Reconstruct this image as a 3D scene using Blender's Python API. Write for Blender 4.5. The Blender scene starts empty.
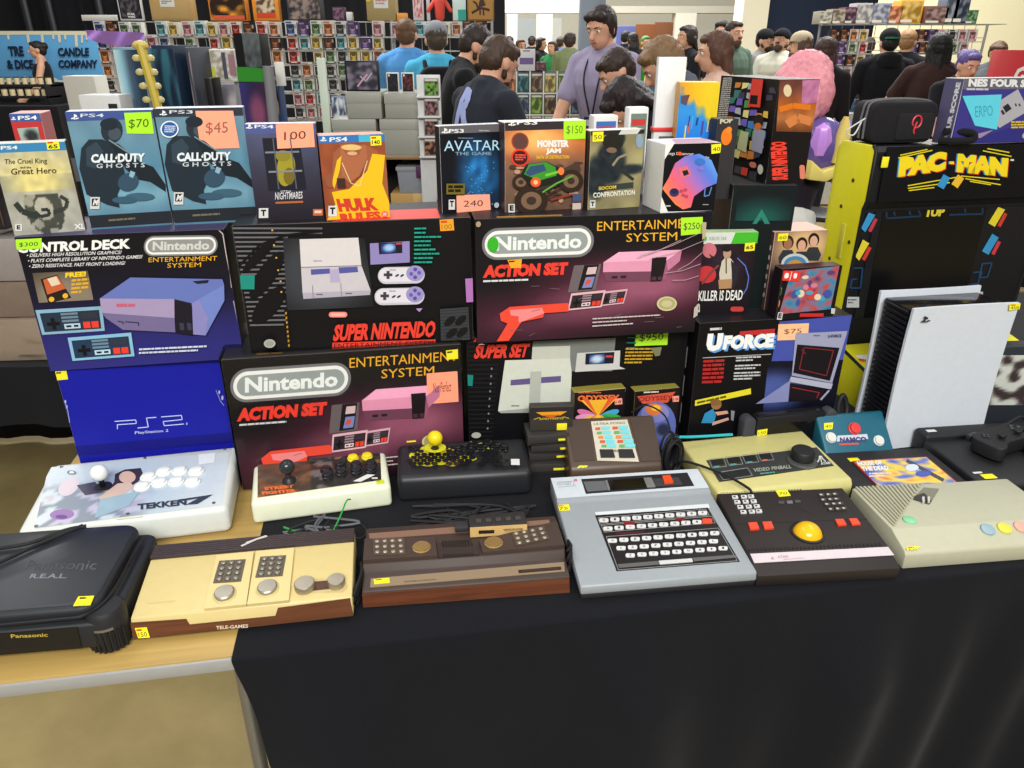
import bpy, bmesh, math, random
from mathutils import Vector, Matrix, noise as mnoise
R = math.radians
SC = bpy.context.scene
COL = SC.collection
random.seed(7)

# ---------------------------------------------------------------- camera
CAM_H, PITCH, FPX = 1.6, R(24.3), 750.0
cam = bpy.data.cameras.new('camera')
cam.sensor_width = 36.0
cam.lens = FPX * 36.0 / 1024.0
cam.clip_start, cam.clip_end = 0.05, 200
cam_o = bpy.data.objects.new('camera', cam)
COL.objects.link(cam_o)
cam_o.location = (0, 0, CAM_H)
cam_o.rotation_euler = (R(90) - PITCH, 0, 0)
SC.camera = cam_o
FW = Vector((0, math.cos(PITCH), -math.sin(PITCH)))
UP = Vector((0, math.sin(PITCH), math.cos(PITCH)))

def ray(x, y):
    return FW + Vector((1, 0, 0)) * ((x - 512) / FPX) - UP * ((y - 384) / FPX)

def at(x, y, Y):
    "world point seen at photo pixel (x, y) at distance Y down the hall"
    r = ray(x, y)
    return Vector((0, 0, CAM_H)) + r * (Y / r.y)

def onz(x, y, z):
    r = ray(x, y)
    return Vector((0, 0, CAM_H)) + r * ((z - CAM_H) / r.z)

# ---------------------------------------------------------------- materials
def lin(c):
    return tuple(((v / 255) / 12.92 if v / 255 <= 0.04045 else ((v / 255 + 0.055) / 1.055) ** 2.4) for v in c[:3]) + (1.0,)

MATS = {}
def base_mat(name, rough=0.5, spec=0.5, metal=0.0, var=0.05, scale=60, bump=0.0, bscale=300, coat=0.0, sheen=0.0):
    m = bpy.data.materials.new(name)
    m.use_nodes = True
    nt = m.node_tree
    b = nt.nodes['Principled BSDF']
    at_ = nt.nodes.new('ShaderNodeAttribute'); at_.attribute_name = 'Col'
    tc = nt.nodes.new('ShaderNodeTexCoord')
    nz = nt.nodes.new('ShaderNodeTexNoise'); nz.inputs['Scale'].default_value = scale; nz.inputs['Detail'].default_value = 2
    mr = nt.nodes.new('ShaderNodeMapRange')
    mr.inputs['To Min'].default_value = 1 - var; mr.inputs['To Max'].default_value = 1 + var
    mx = nt.nodes.new('ShaderNodeVectorMath'); mx.operation = 'SCALE'
    L = nt.links.new
    L(tc.outputs['Object'], nz.inputs['Vector']); L(nz.outputs['Fac'], mr.inputs['Value'])
    L(at_.outputs['Color'], mx.inputs[0]); L(mr.outputs['Result'], mx.inputs['Scale'])
    L(mx.outputs['Vector'], b.inputs['Base Color'])
    b.inputs['Roughness'].default_value = rough
    b.inputs['Specular IOR Level'].default_value = spec
    b.inputs['Metallic'].default_value = metal
    if coat: b.inputs['Coat Weight'].default_value = coat; b.inputs['Coat Roughness'].default_value = 0.08
    if sheen: b.inputs['Sheen Weight'].default_value = sheen
    if bump:
        n2 = nt.nodes.new('ShaderNodeTexNoise'); n2.inputs['Scale'].default_value = bscale; n2.inputs['Detail'].default_value = 3
        bp = nt.nodes.new('ShaderNodeBump'); bp.inputs['Strength'].default_value = bump; bp.inputs['Distance'].default_value = 0.002
        L(tc.outputs['Object'], n2.inputs['Vector']); L(n2.outputs['Fac'], bp.inputs['Height']); L(bp.outputs['Normal'], b.inputs['Normal'])
    MATS[name] = m
    return m
base_mat('matte', 0.8, 0.25)
base_mat('card', 0.42, 0.22, bump=0.05, bscale=60)
base_mat('satin', 0.42, 0.45)
base_mat('gloss', 0.16, 0.4)
base_mat('plastic', 0.55, 0.4, bump=0.08, bscale=900)
base_mat('metal', 0.42, 0.5, metal=0.85)
base_mat('rubber', 0.6, 0.35)
base_mat('skin', 0.55, 0.35, var=0.06, scale=25)
base_mat('hair', 0.55, 0.35, var=0.35, scale=70, bump=0.6, bscale=120)
base_mat('fabric', 0.9, 0.15, var=0.08, scale=30, bump=0.3, bscale=400, sheen=0.05)
base_mat('foam', 0.95, 0.1, bump=0.6, bscale=150)

def wood_mat(name, scale, rough, amt=0.35):
    m = base_mat(name, rough, 0.4)
    nt = m.node_tree; b = nt.nodes['Principled BSDF']
    tc = nt.nodes.new('ShaderNodeTexCoord'); mp = nt.nodes.new('ShaderNodeMapping')
    mp.inputs['Scale'].default_value = (scale * 0.06, scale, scale)
    nz = nt.nodes.new('ShaderNodeTexNoise'); nz.inputs['Scale'].default_value = 1.0; nz.inputs['Detail'].default_value = 6; nz.inputs['Distortion'].default_value = 0.8
    mr = nt.nodes.new('ShaderNodeMapRange'); mr.inputs['From Min'].default_value = .3; mr.inputs['From Max'].default_value = .7
    mr.inputs['To Min'].default_value = 1 - amt; mr.inputs['To Max'].default_value = 1 + amt * .6
    mx = nt.nodes.new('ShaderNodeVectorMath'); mx.operation = 'SCALE'
    a = [n for n in nt.nodes if n.type == 'ATTRIBUTE'][0]
    L = nt.links.new
    L(tc.outputs['Object'], mp.inputs['Vector']); L(mp.outputs['Vector'], nz.inputs['Vector']); L(nz.outputs['Fac'], mr.inputs['Value'])
    L(a.outputs['Color'], mx.inputs[0]); L(mr.outputs['Result'], mx.inputs['Scale']); L(mx.outputs['Vector'], b.inputs['Base Color'])
wood_mat('walnut', 120, 0.35)
wood_mat('tabletop', 40, 0.35, 0.18)

def concrete():
    m = base_mat('concrete', 0.45, 0.35, bump=0.08, bscale=25)
    nt = m.node_tree; b = nt.nodes['Principled BSDF']
    tc = nt.nodes.new('ShaderNodeTexCoord')
    n1 = nt.nodes.new('ShaderNodeTexNoise'); n1.inputs['Scale'].default_value = 2.2; n1.inputs['Detail'].default_value = 9; n1.inputs['Roughness'].default_value = .65
    cr = nt.nodes.new('ShaderNodeValToRGB')
    cr.color_ramp.elements[0].position = .3; cr.color_ramp.elements[0].color = lin((128, 112, 72))
    cr.color_ramp.elements[1].position = .7; cr.color_ramp.elements[1].color = lin((164, 146, 98))
    nt.links.new(tc.outputs['Object'], n1.inputs['Vector']); nt.links.new(n1.outputs['Fac'], cr.inputs['Fac'])
    nt.links.new(cr.outputs['Color'], b.inputs['Base Color'])
concrete()

def film():
    m = bpy.data.materials.new('film'); m.use_nodes = True
    nt = m.node_tree; nt.nodes.remove(nt.nodes['Principled BSDF'])
    o = [n for n in nt.nodes if n.type == 'OUTPUT_MATERIAL'][0]
    t = nt.nodes.new('ShaderNodeBsdfTransparent'); g = nt.nodes.new('ShaderNodeBsdfGlossy'); g.inputs['Roughness'].default_value = 0.08
    fr = nt.nodes.new('ShaderNodeFresnel'); fr.inputs['IOR'].default_value = 1.28
    mx = nt.nodes.new('ShaderNodeMixShader')
    tc = nt.nodes.new('ShaderNodeTexCoord'); nz = nt.nodes.new('ShaderNodeTexNoise'); nz.inputs['Scale'].default_value = 14; nz.inputs['Distortion'].default_value = 1.5
    bp = nt.nodes.new('ShaderNodeBump'); bp.inputs['Strength'].default_value = .2; bp.inputs['Distance'].default_value = .01
    L = nt.links.new
    L(tc.outputs['Object'], nz.inputs['Vector']); L(nz.outputs['Fac'], bp.inputs['Height']); L(bp.outputs['Normal'], g.inputs['Normal']); L(bp.outputs['Normal'], fr.inputs['Normal'])
    L(fr.outputs['Fac'], mx.inputs['Fac']); L(t.outputs[0], mx.inputs[1]); L(g.outputs[0], mx.inputs[2]); L(mx.outputs[0], o.inputs['Surface'])
    MATS['film'] = m
film()

def clearp():
    m = base_mat('clearbin', 0.25, 0.5)
    nt = m.node_tree; b = nt.nodes['Principled BSDF']
    b.inputs['Alpha'].default_value = 0.55
clearp()

# ---------------------------------------------------------------- mesh collector
class M:
    def __init__(s):
        s.v = []; s.f = []; s.c = []; s.m = []; s.s = []; s.T = Matrix.Identity(4)
    def add(s, vs, fs, col, mat='satin', smooth=False):
        o = len(s.v)
        T = s.T
        s.v += [T @ Vector(p) for p in vs]
        for i, f in enumerate(fs):
            s.f.append(tuple(o + k for k in f)); s.m.append(mat); s.s.append(smooth)
            s.c.append(col)
        return s
    def addv(s, vs, fs, vcols, mat='satin', smooth=False):
        "per vertex colours"
        o = len(s.v)
        s.v += [s.T @ Vector(p) for p in vs]
        for f in fs:
            s.f.append(tuple(o + k for k in f)); s.m.append(mat); s.s.append(smooth)
            s.c.append([vcols[k] for k in f])
    def build(s, name, parent=None, loc=None, rz=0.0, sharp=40):
        me = bpy.data.meshes.new(name)
        me.from_pydata([tuple(p) for p in s.v], [], s.f)
        names = []
        for n in s.m:
            if n not in names: names.append(n)
        for n in names: me.materials.append(MATS[n])
        ix = {n: i for i, n in enumerate(names)}
        me.polygons.foreach_set('material_index', [ix[n] for n in s.m])
        me.polygons.foreach_set('use_smooth', s.s)
        ca = me.color_attributes.new('Col', 'FLOAT_COLOR', 'CORNER')
        buf = []
        cache = {}
        def L_(c):
            k = tuple(c)
            if k not in cache: cache[k] = lin(k)
            return cache[k]
        for f, c in zip(s.f, s.c):
            if isinstance(c, list):
                for q in c: buf += L_(q)
            else:
                buf += L_(c) * len(f)
        ca.data.foreach_set('color', buf)
        me.update()
        if any(s.s): me.set_sharp_from_angle(angle=R(sharp))
        o = bpy.data.objects.new(name, me)
        COL.objects.link(o)
        if parent is not None: o.parent = parent
        if loc is not None: o.location = loc
        if rz: o.rotation_euler = (0, 0, rz)
        return o

def tagobj(o, label, cat, group=None, kind=None):
    if label: o['label'] = label
    if cat: o['category'] = cat
    if group: o['group'] = group
    if kind: o['kind'] = kind
    return o

def thing(name, label, cat, loc=(0, 0, 0), rz=0.0, group=None):
    o = bpy.data.objects.new(name, None); o.empty_display_size = 0.05
    COL.objects.link(o); o.location = loc; o.rotation_euler = (0, 0, rz)
    return tagobj(o, label, cat, group)

def copy_tree(o, parent=None):
    c = o.copy(); COL.objects.link(c)
    if parent is not None: c.parent = parent
    for ch in list(o.children): copy_tree(ch, c)
    return c

# ---------------------------------------------------------------- shapes
_bc = {}
def bm_into(m, bm, col, mat, smooth=False):
    bm.verts.ensure_lookup_table()
    for i, v in enumerate(bm.verts): v.index = i
    m.add([v.co.copy() for v in bm.verts], [[v.index for v in f.verts] for f in bm.faces], col, mat, smooth)
    bm.free()

def prism(m, pts, a, b, plane='xy', col=(200, 200, 200), mat='satin', bev=0.0, seg=2):
    "extrude a 2D outline between a and b along the axis normal to plane"
    bm = bmesh.new()
    def P(p, h):
        if plane == 'xy': return (p[0], p[1], h)
        if plane == 'xz': return (p[0], h, p[1])
        return (h, p[0], p[1])
    lo = [bm.verts.new(P(p, a)) for p in pts]
    hi = [bm.verts.new(P(p, b)) for p in pts]
    n = len(pts)
    bm.faces.new(lo); bm.faces.new(hi)
    for i in range(n): bm.faces.new((lo[i], lo[(i + 1) % n], hi[(i + 1) % n], hi[i]))
    bmesh.ops.recalc_face_normals(bm, faces=bm.faces)
    if bev > 0:
        es = [e for e in bm.edges if e.calc_face_angle(0) > R(25)]
        bmesh.ops.bevel(bm, geom=es, offset=bev, segments=seg, profile=0.5, affect='EDGES', clamp_overlap=True)
    bm_into(m, bm, col, mat, bev > 0)

def rbox(m, x0, x1, y0, y1, z0, z1, col, mat='satin', bev=0.003, seg=2):
    prism(m, [(x0, y0), (x1, y0), (x1, y1), (x0, y1)], z0, z1, 'xy', col, mat, bev, seg)

def rrect_pts(x0, y0, x1, y1, r, n=5):
    out = []
    for cx, cy, a0 in ((x1 - r, y0 + r, -90), (x1 - r, y1 - r, 0), (x0 + r, y1 - r, 90), (x0 + r, y0 + r, 180)):
        for i in range(n + 1):
            a = R(a0 + 90 * i / n); out.append((cx + r * math.cos(a), cy + r * math.sin(a)))
    return out

def frame_from(n):
    n = Vector(n).normalized()
    a = Vector((0, 0, 1)) if abs(n.z) < 0.9 else Vector((1, 0, 0))
    x = a.cross(n).normalized(); y = n.cross(x)
    return x, y, n

def lathe(m, c, axis, prof, col, mat='satin', seg=20, cols=None):
    "prof: list of (radius, height) along axis from point c; closed at both ends"
    x, y, n = frame_from(axis); c = Vector(c)
    vs = []; fs = []
    for r, h in prof:
        for i in range(seg):
            a = 2 * math.pi * i / seg
            vs.append(c + n * h + (x * math.cos(a) + y * math.sin(a)) * max(r, 1e-5))
    for k in range(len(prof) - 1):
        for i in range(seg):
            j = (i + 1) % seg
            fs.append((k * seg + i, k * seg + j, (k + 1) * seg + j, (k + 1) * seg + i))
    fs.append(tuple(range(seg - 1, -1, -1))); fs.append(tuple((len(prof) - 1) * seg + i for i in range(seg)))
    m.add(vs, fs, col, mat, True)

def cyl(m, c, axis, r, h, col, mat='satin', seg=20, bev=0.0):
    if bev: lathe(m, c, axis, [(r, 0), (r, h - bev), (r - bev * .4, h - bev * .3), (r - bev, h)], col, mat, seg)
    else: lathe(m, c, axis, [(r, 0), (r, h)], col, mat, seg)

def ball(m, c, r, col, mat='satin', seg=16, sc=(1, 1, 1), Rm=None):
    c = Vector(c); vs = []; fs = []; n = seg // 2
    for k in range(n + 1):
        t = math.pi * k / n
        for i in range(seg):
            a = 2 * math.pi * i / seg
            p = Vector((math.sin(t) * math.cos(a) * sc[0], math.sin(t) * math.sin(a) * sc[1], math.cos(t) * sc[2])) * r
            if Rm is not None: p = Rm @ p
            vs.append(c + p)
    for k in range(n):
        for i in range(seg):
            j = (i + 1) % seg
            fs.append((k * seg + i, (k + 1) * seg + i, (k + 1) * seg + j, k * seg + j))
    m.add(vs, fs, col, mat, True)

def smooth_path(pts, n=6):
    P = [Vector(p) for p in pts]
    if len(P) < 3: return P
    out = []
    Q = [P[0] * 2 - P[1]] + P + [P[-1] * 2 - P[-2]]
    for i in range(1, len(Q) - 2):
        for k in range(n):
            t = k / n
            a, b, c, d = Q[i - 1:i + 3]
            out.append(0.5 * ((2 * b) + (c - a) * t + (2 * a - 5 * b + 4 * c - d) * t * t + (3 * b - a - 3 * c + d) * t ** 3))
    out.append(P[-1])
    return out

def tube(m, pts, r, col, mat='rubber', seg=7, n=6):
    P = smooth_path(pts, n)
    vs = []; fs = []
    prev = None
    for i, p in enumerate(P):
        t = (P[min(i + 1, len(P) - 1)] - P[max(i - 1, 0)])
        if t.length < 1e-9: t = Vector((0, 0, 1))
        t.normalize()
        if prev is None: x, y, _ = frame_from(t)
        else:
            x = prev - t * prev.dot(t)
            if x.length < 1e-6: x, y, _ = frame_from(t)
            x.normalize(); y = t.cross(x)
        prev = x
        for k in range(seg):
            a = 2 * math.pi * k / seg
            vs.append(p + (x * math.cos(a) + y * math.sin(a)) * r)
    for i in range(len(P) - 1):
        for k in range(seg):
            j = (k + 1) % seg
            fs.append((i * seg + k, i * seg + j, (i + 1) * seg + j, (i + 1) * seg + k))
    fs.append(tuple(range(seg - 1, -1, -1))); fs.append(tuple((len(P) - 1) * seg + k for k in range(seg)))
    m.add(vs, fs, col, mat, True)

# ---------------------------------------------------------------- lettering
_txt = {}
def text_mesh(s, bold=0.0):
    k = (s, bold)
    if k in _txt: return _txt[k]
    cu = bpy.data.curves.new('lettering', 'FONT'); cu.body = s; cu.size = 1; cu.resolution_u = 2; cu.offset = bold
    o = bpy.data.objects.new('lettering', cu); COL.objects.link(o)
    dg = bpy.context.evaluated_depsgraph_get()
    me = o.evaluated_get(dg).to_mesh()
    vs = [(v.co.x, v.co.y) for v in me.vertices]
    fs = [tuple(p.vertices) for p in me.polygons]
    # make all faces counter-clockwise
    out = []
    for f in fs:
        ar = 0
        for i in range(len(f)):
            a = vs[f[i]]; b = vs[f[(i + 1) % len(f)]]; ar += a[0] * b[1] - b[0] * a[1]
        out.append(f if ar > 0 else f[::-1])
    o.evaluated_get(dg).to_mesh_clear()
    bpy.data.objects.remove(o); bpy.data.curves.remove(cu)
    x0 = min(p[0] for p in vs); x1 = max(p[0] for p in vs); y0 = min(p[1] for p in vs); y1 = max(p[1] for p in vs)
    vs = [((p[0] - x0) / (x1 - x0), (p[1] - y0) / (y1 - y0)) for p in vs]
    _txt[k] = (vs, out)
    return _txt[k]

# ---------------------------------------------------------------- flat printed surface with photo-measured layout
def solve_h(src, dst):
    import numpy as np
    A = []; B = []
    for (x, y), (u, v) in zip(src, dst):
        A.append([x, y, 1, 0, 0, 0, -u * x, -u * y]); B.append(u)
        A.append([0, 0, 0, x, y, 1, -v * x, -v * y]); B.append(v)
    h = np.linalg.solve(np.array(A, float), np.array(B, float))
    return [float(q) for q in h] + [1.0]

class Surf:
    """A rectangle O + u*U + v*V (u right, v up/back, both 0..1) on a real face; layout coordinates run over its four
    corners (TL, TR, BR, BL) and are turned into u, v by the matching homography."""
    def __init__(s, O, U, V, quad, crop=None, lift=0.00012):
        s.O = Vector(O); s.U = Vector(U); s.V = Vector(V); s.N = s.U.cross(s.V).normalized()
        s.H = solve_h(quad, [(0, 1), (1, 1), (1, 0), (0, 0)])
        s.crop = crop; s.l = lift; s.dl = lift
    def uv(s, x, y):
        if s.crop: x, y = s.crop[0] + x / s.crop[2], s.crop[1] + y / s.crop[2]
        h = s.H; w = h[6] * x + h[7] * y + 1
        return ((h[0] * x + h[1] * y + h[2]) / w, (h[3] * x + h[4] * y + h[5]) / w)
    def p(s, x, y, h=0.0, clip=True):
        u, v = s.uv(x, y)
        if clip: u = min(max(u, 0), 1); v = min(max(v, 0), 1)
        return s.O + s.U * u + s.V * v + s.N * h
    def nl(s):
        s.l += s.dl; return s.l
    def poly(s, m, pts, col, mat='card'):
        l = s.nl(); P = [s.p(x, y, l) for x, y in pts]
        nrm = Vector((0, 0, 0))
        for i in range(len(P)): nrm += (P[i] - P[0]).cross(P[(i + 1) % len(P)] - P[0])
        if nrm.dot(s.N) < 0: P.reverse()
        m.add(P, [tuple(range(len(P)))], col, mat)
    def rect(s, m, x0, y0, x1, y1, col, mat='card', rise=0.0, skew=0.0):
        s.poly(m, [(x0, y1), (x1, y1 + rise), (x1 + skew, y0 + rise), (x0 + skew, y0)], col, mat)
    def ell(s, m, cx, cy, rx, ry, col, mat='card', n=24, rot=0):
        c, q = math.cos(R(rot)), math.sin(R(rot))
        s.poly(m, [(cx + rx * math.cos(2 * math.pi * i / n) * c - ry * math.sin(2 * math.pi * i / n) * q,
                    cy + rx * math.cos(2 * math.pi * i / n) * q + ry * math.sin(2 * math.pi * i / n) * c) for i in range(n)], col, mat)
    def pill(s, m, x0, y0, x1, y1, col, rise=0.0, mat='card', r=None):
        r = r or (y1 - y0) / 2 * .98
        pts = rrect_pts(x0, y0, x1, y1, r, 7)
        s.poly(m, [(x, y + rise * (x - x0) / (x1 - x0)) for x, y in pts], col, mat)
    def line(s, m, pts, w, col, mat='card'):
        l = s.nl()
        for a, b in zip(pts, pts[1:]):
            d = Vector((b[0] - a[0], b[1] - a[1])); 
            if d.length < 1e-6: continue
            d.normalize(); n = Vector((-d.y, d.x)) * (w / 2)
            P = [s.p(a[0] + n.x, a[1] + n.y, l), s.p(b[0] + n.x, b[1] + n.y, l), s.p(b[0] - n.x, b[1] - n.y, l), s.p(a[0] - n.x, a[1] - n.y, l)]
            if (P[1] - P[0]).cross(P[2] - P[0]).dot(s.N) < 0: P.reverse()
            m.add(P, [(0, 1, 2, 3)], col, mat)
    def text(s, m, t, x0, y0, x1, y1, col, rise=0.0, bold=0.02, slant=0.0, mat='card', vert=False):
        "letters fill x0..x1 by y0..y1 (y down); rise = change of y along the line; vert = reads bottom to top"
        vs, fs = text_mesh(t, bold); l = s.nl(); P = []
        for a, b in vs:
            if vert: x = x0 + (x1 - x0) * (1 - b) ; y = y1 + (y0 - y1) * a + rise * b
            else: x = x0 + (x1 - x0) * a + slant * b; y = y1 + (y0 - y1) * b + rise * a
            P.append(s.p(x, y, l))
        m.add(P, fs, col, mat)
    def scrib(s, m, x0, y0, x1, y1, rows, col, rise=0.0, fill=0.5, seed=1, mat='card', skew=0.0):
        "rows of tiny print, too small to read"
        rg = random.Random(seed); l = s.nl(); h = (y1 - y0) / rows
        for k in range(rows):
            x = x0 + skew * k; end = x0 + skew * k + (x1 - x0) * (1 if k < rows - 1 else rg.uniform(.5, .95))
            y = y0 + h * k
            while x < end - 1:
                w = min(rg.uniform(1.2, 4.5) * h * fill, end - x)
                q = lambda xx: rise * (xx - x0) / (x1 - x0)
                P = [s.p(x, y + h * fill + q(x), l), s.p(x + w, y + h * fill + q(x + w), l), s.p(x + w, y + q(x + w), l), s.p(x, y + q(x), l)]
                m.add(P, [(0, 1, 2, 3)], col, mat)
                x += w + h * .35 * fill
    def paint(s, m, quad, nx, ny, fn, mat='card'):
        "printed picture: fn(u, v) -> colour, u right, v down, over a quad TL TR BR BL in layout units"
        l = s.nl(); vs = []; cs = []; fs = []
        (ax, ay), (bx, by), (cx, cy), (dx, dy) = quad
        for j in range(ny + 1):
            v = j / ny
            for i in range(nx + 1):
                u = i / nx
                x = (ax * (1 - u) + bx * u) * (1 - v) + (dx * (1 - u) + cx * u) * v
                y = (ay * (1 - u) + by * u) * (1 - v) + (dy * (1 - u) + cy * u) * v
                vs.append(s.p(x, y, l)); c = fn(u, v); cs.append(tuple(max(0, min(255, q)) for q in c))
        for j in range(ny):
            for i in range(nx):
                a = j * (nx + 1) + i
                fs.append((a + nx + 1, a + nx + 2, a + 1, a))
        m.addv(vs, fs, cs, mat)
    def block(s, m, pts, h, col, mat='satin', h0=0.0):
        "raised solid block over an outline"
        P0 = [s.p(x, y, h0) for x, y in pts]; P1 = [s.p(x, y, h) for x, y in pts]
        if (P0[1] - P0[0]).cross(P0[2] - P0[0]).dot(s.N) < 0: P0.reverse(); P1.reverse()
        n = len(pts)
        m.add(P0 + P1, [tuple(range(n - 1, -1, -1)), tuple(range(n, 2 * n))] + [(i, (i + 1) % n, n + (i + 1) % n, n + i) for i in range(n)], col, mat)
    def knob(s, m, x, y, r, h, col, mat='satin', seg=20, bev=0.001, h0=0.0):
        cyl(m, s.p(x, y, h0), s.N, r, h, col, mat, seg, bev)

def mix(a, b, t):
    t = max(0, min(1, t)); return tuple(a[i] + (b[i] - a[i]) * t for i in range(3))
def nz(u, v, sc=4, seed=0):
    return mnoise.noise(Vector((u * sc + seed * 7.3, v * sc - seed * 3.1, seed * 1.7))) * .5 + .5
def ramp(t, stops):
    t = max(0, min(1, t)) * (len(stops) - 1); i = min(int(t), len(stops) - 2)
    return mix(stops[i], stops[i + 1], t - i)
def blob(u, v, cx, cy, rx, ry, soft=.3):
    d = math.sqrt(((u - cx) / rx) ** 2 + ((v - cy) / ry) ** 2)
    return max(0, min(1, (1 - d) / soft + .5))

YEL = (232, 222, 40); LIME = (168, 226, 40); PEACH = (250, 160, 128); TAGTXT = (60, 60, 30)
def price_tag(S, parent, quad, col=YEL, txt=None, lines=0, txtcol=(45, 45, 40), name='price_tag', tq=None, bold=0.0, lift=0.0012):
    "a small paper sticker: solid slip with its own writing"
    m = M()
    k = S.l; S.block(m, quad, lift + .0003, col, 'matte', lift - .0006)
    S.l = lift + .0003
    (ax, ay), (bx, by), (cx, cy), (dx, dy) = quad
    w = (bx - ax + cx - dx) / 2; h = (dy - ay + cy - by) / 2
    if txt:
        sl = name == 'note_slip'; x0, y0 = ax + w * (.2 if sl else .12) + (dx - ax) * .5, ay + h * (.3 if not lines else .42)
        S.text(m, txt, x0, y0, x0 + w * (.58 if sl else .74), y0 + h * (.34 if sl else .46), txtcol, rise=(by - ay) * .75, bold=bold, mat='matte')
    if lines:
        S.scrib(m, ax + w * .1, ay + h * .1, bx - w * .1, ay + h * .32, 1, (200, 60, 30) if lines == 2 else txtcol, rise=(by - ay) * .8, fill=.8, mat='matte')
    S.l = k
    return m.build(name, parent)

def carton(name, label, cat, pose, W, H, D, quad, crop, art, sides, mat='card', parts=None, wear=True, group=None, side_art=None):
    """An upright printed carton; art(S, m) prints its front, side colours (left, right, top, back)."""
    x, y, z, yaw = pose
    t = thing(name, label, cat, (x, y, z), R(yaw), group)
    m = M()
    l, r, tp, bk = sides
    b = 0.0012
    vs = [(-W / 2, 0, 0), (W / 2, 0, 0), (W / 2, D, 0), (-W / 2, D, 0), (-W / 2, 0, H), (W / 2, 0, H), (W / 2, D, H), (-W / 2, D, H)]
    bm = bmesh.new(); bv = [bm.verts.new(v) for v in vs]
    fc = [(0, 1, 5, 4), (1, 2, 6, 5), (4, 5, 6, 7), (3, 0, 4, 7), (2, 3, 7, 6), (3, 2, 1, 0)]
    for f in fc: bm.faces.new([bv[i] for i in f])
    bmesh.ops.bevel(bm, geom=list(bm.edges), offset=b, segments=1, affect='EDGES')
    bm.verts.ensure_lookup_table()
    for i, v in enumerate(bm.verts): v.index = i
    edgec = (150, 145, 140) if wear else None
    for f in bm.faces:
        n = f.normal
        if n.y < -.9: c = bk
        elif n.x < -.9: c = l
        elif n.x > .9: c = r
        elif n.z > .9: c = tp
        elif abs(n.x) > .9 or abs(n.y) > .9 or abs(n.z) > .9: c = bk
        else: c = mix(tp, (170, 165, 158), .35) if wear else tp
        m.add([v.co.copy() for v in f.verts], [tuple(range(len(f.verts)))], c, mat)
    bm.free()
    S = Surf((-W / 2, 0, 0), (W, 0, 0), (0, 0, H), quad, crop)
    art(S, m)
    if side_art: side_art(m, W, H, D)
    m.build('printed_carton', t)
    if parts: parts(S, t)
    return t

def top_surf(W, yf, zf, yb, zb, quad, crop, Wb=None):
    return Surf((-W / 2, yf, zf), (W, 0, 0), (0, yb - yf, zb - zf), quad, crop)
# ================================================================ printed cartons on the table
cA = (0, 210, 4); cB = (220, 205, 3.938); cC = (460, 205, 3.938); cD = (680, 200, 4.655); cE = (840, 130, 4.516)
cF = (840, 280, 4.266); cG = (40, 340, 4.655); cH = (220, 330, 3.938); cI = (460, 330, 4.267); cJ = (660, 300, 4.267)
cK = (0, 430, 3.938); cL = (240, 420, 3.413); cM = (0, 510, 4.265); cN = (120, 510, 4.096); cO = (350, 470, 4.267)
cP = (550, 460, 4.655); cQ = (680, 420, 4.267); cR = (830, 430, 4.799)
c1 = (0, 0, 4); c3 = (480, 0, 3.938); c4 = (700, 0, 3.16); c5 = (0, 120, 4); c6 = (240, 100, 3.938); c7 = (430, 100, 3.531); c8 = (640, 60, 4.655)
TBL = 0.74
BLK = (17, 16, 20); WHT = (226, 226, 222); RED = (222, 62, 48); GOLD = (226, 168, 44)
TILT = R(9.4)

def ps_badge(S, m, x, y, w, col):
    "the small upright-P-on-S mark at the left of the title bars"
    S.poly(m, [(x + w * .42, y - w * .5), (x + w * .62, y - w * .45), (x + w * .62, y + w * .5), (x + w * .42, y + w * .42)], col)
    S.poly(m, [(x + w * .62, y - w * .45), (x + w * .95, y - w * .25), (x + w * .95, y), (x + w * .62, y + .02 * w)], col)
    S.ell(m, x + w * .25, y + w * .25, w * .3, w * .12, col, n=10, rot=-15)
    S.ell(m, x + w * .95, y + w * .25, w * .33, w * .12, col, n=10, rot=-15)

# ---- PS2 box
def art(S, m):
    S.rect(m, 60, 90, 905, 560, (22, 26, 148))
    S.paint(m, [(150, 500), (903, 430), (912, 478), (165, 545)], 20, 3, lambda u, v: (15, 15, 116))
    w = (190, 196, 226)
    S.line(m, [(353, 383), (452, 376), (456, 392), (366, 398), (368, 418)], 4, w)
    S.line(m, [(548, 364), (502, 367), (512, 408), (462, 413)], 4, w)
    S.line(m, [(570, 362), (664, 355), (668, 374), (580, 383), (586, 402), (676, 394)], 4, w)
    S.text(m, 'PlayStation 2', 450, 428, 606, 444, w, rise=-11, bold=.01)
    for x, y, r in ((690, 393, 3), (835, 250, 4), (850, 275, 5), (118, 292, 4), (125, 315, 4)): S.ell(m, x, y, r, r * 2.2, (170, 175, 205), n=8)
    S.line(m, [(820, 240), (842, 290), (858, 310)], 2.5, (150, 155, 190))
    S.line(m, [(112, 285), (130, 330), (142, 388)], 3, (160, 165, 200))
def parts(S, t): price_tag(S, t, [(63, 150), (117, 148), (127, 187), (72, 192)], YEL, None, 1)
carton('console_box', 'plain royal blue console box with thin outlined white logo, leftmost on the table', 'box', (-.756, 1.401, TBL, 13.2), .308, .274, .15,
       [(53, 371), (218, 359), (240, 470), (90, 488)], cG, art, ((18, 22, 130), (16, 18, 100), (30, 34, 150), (20, 24, 140)), parts=parts)

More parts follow.
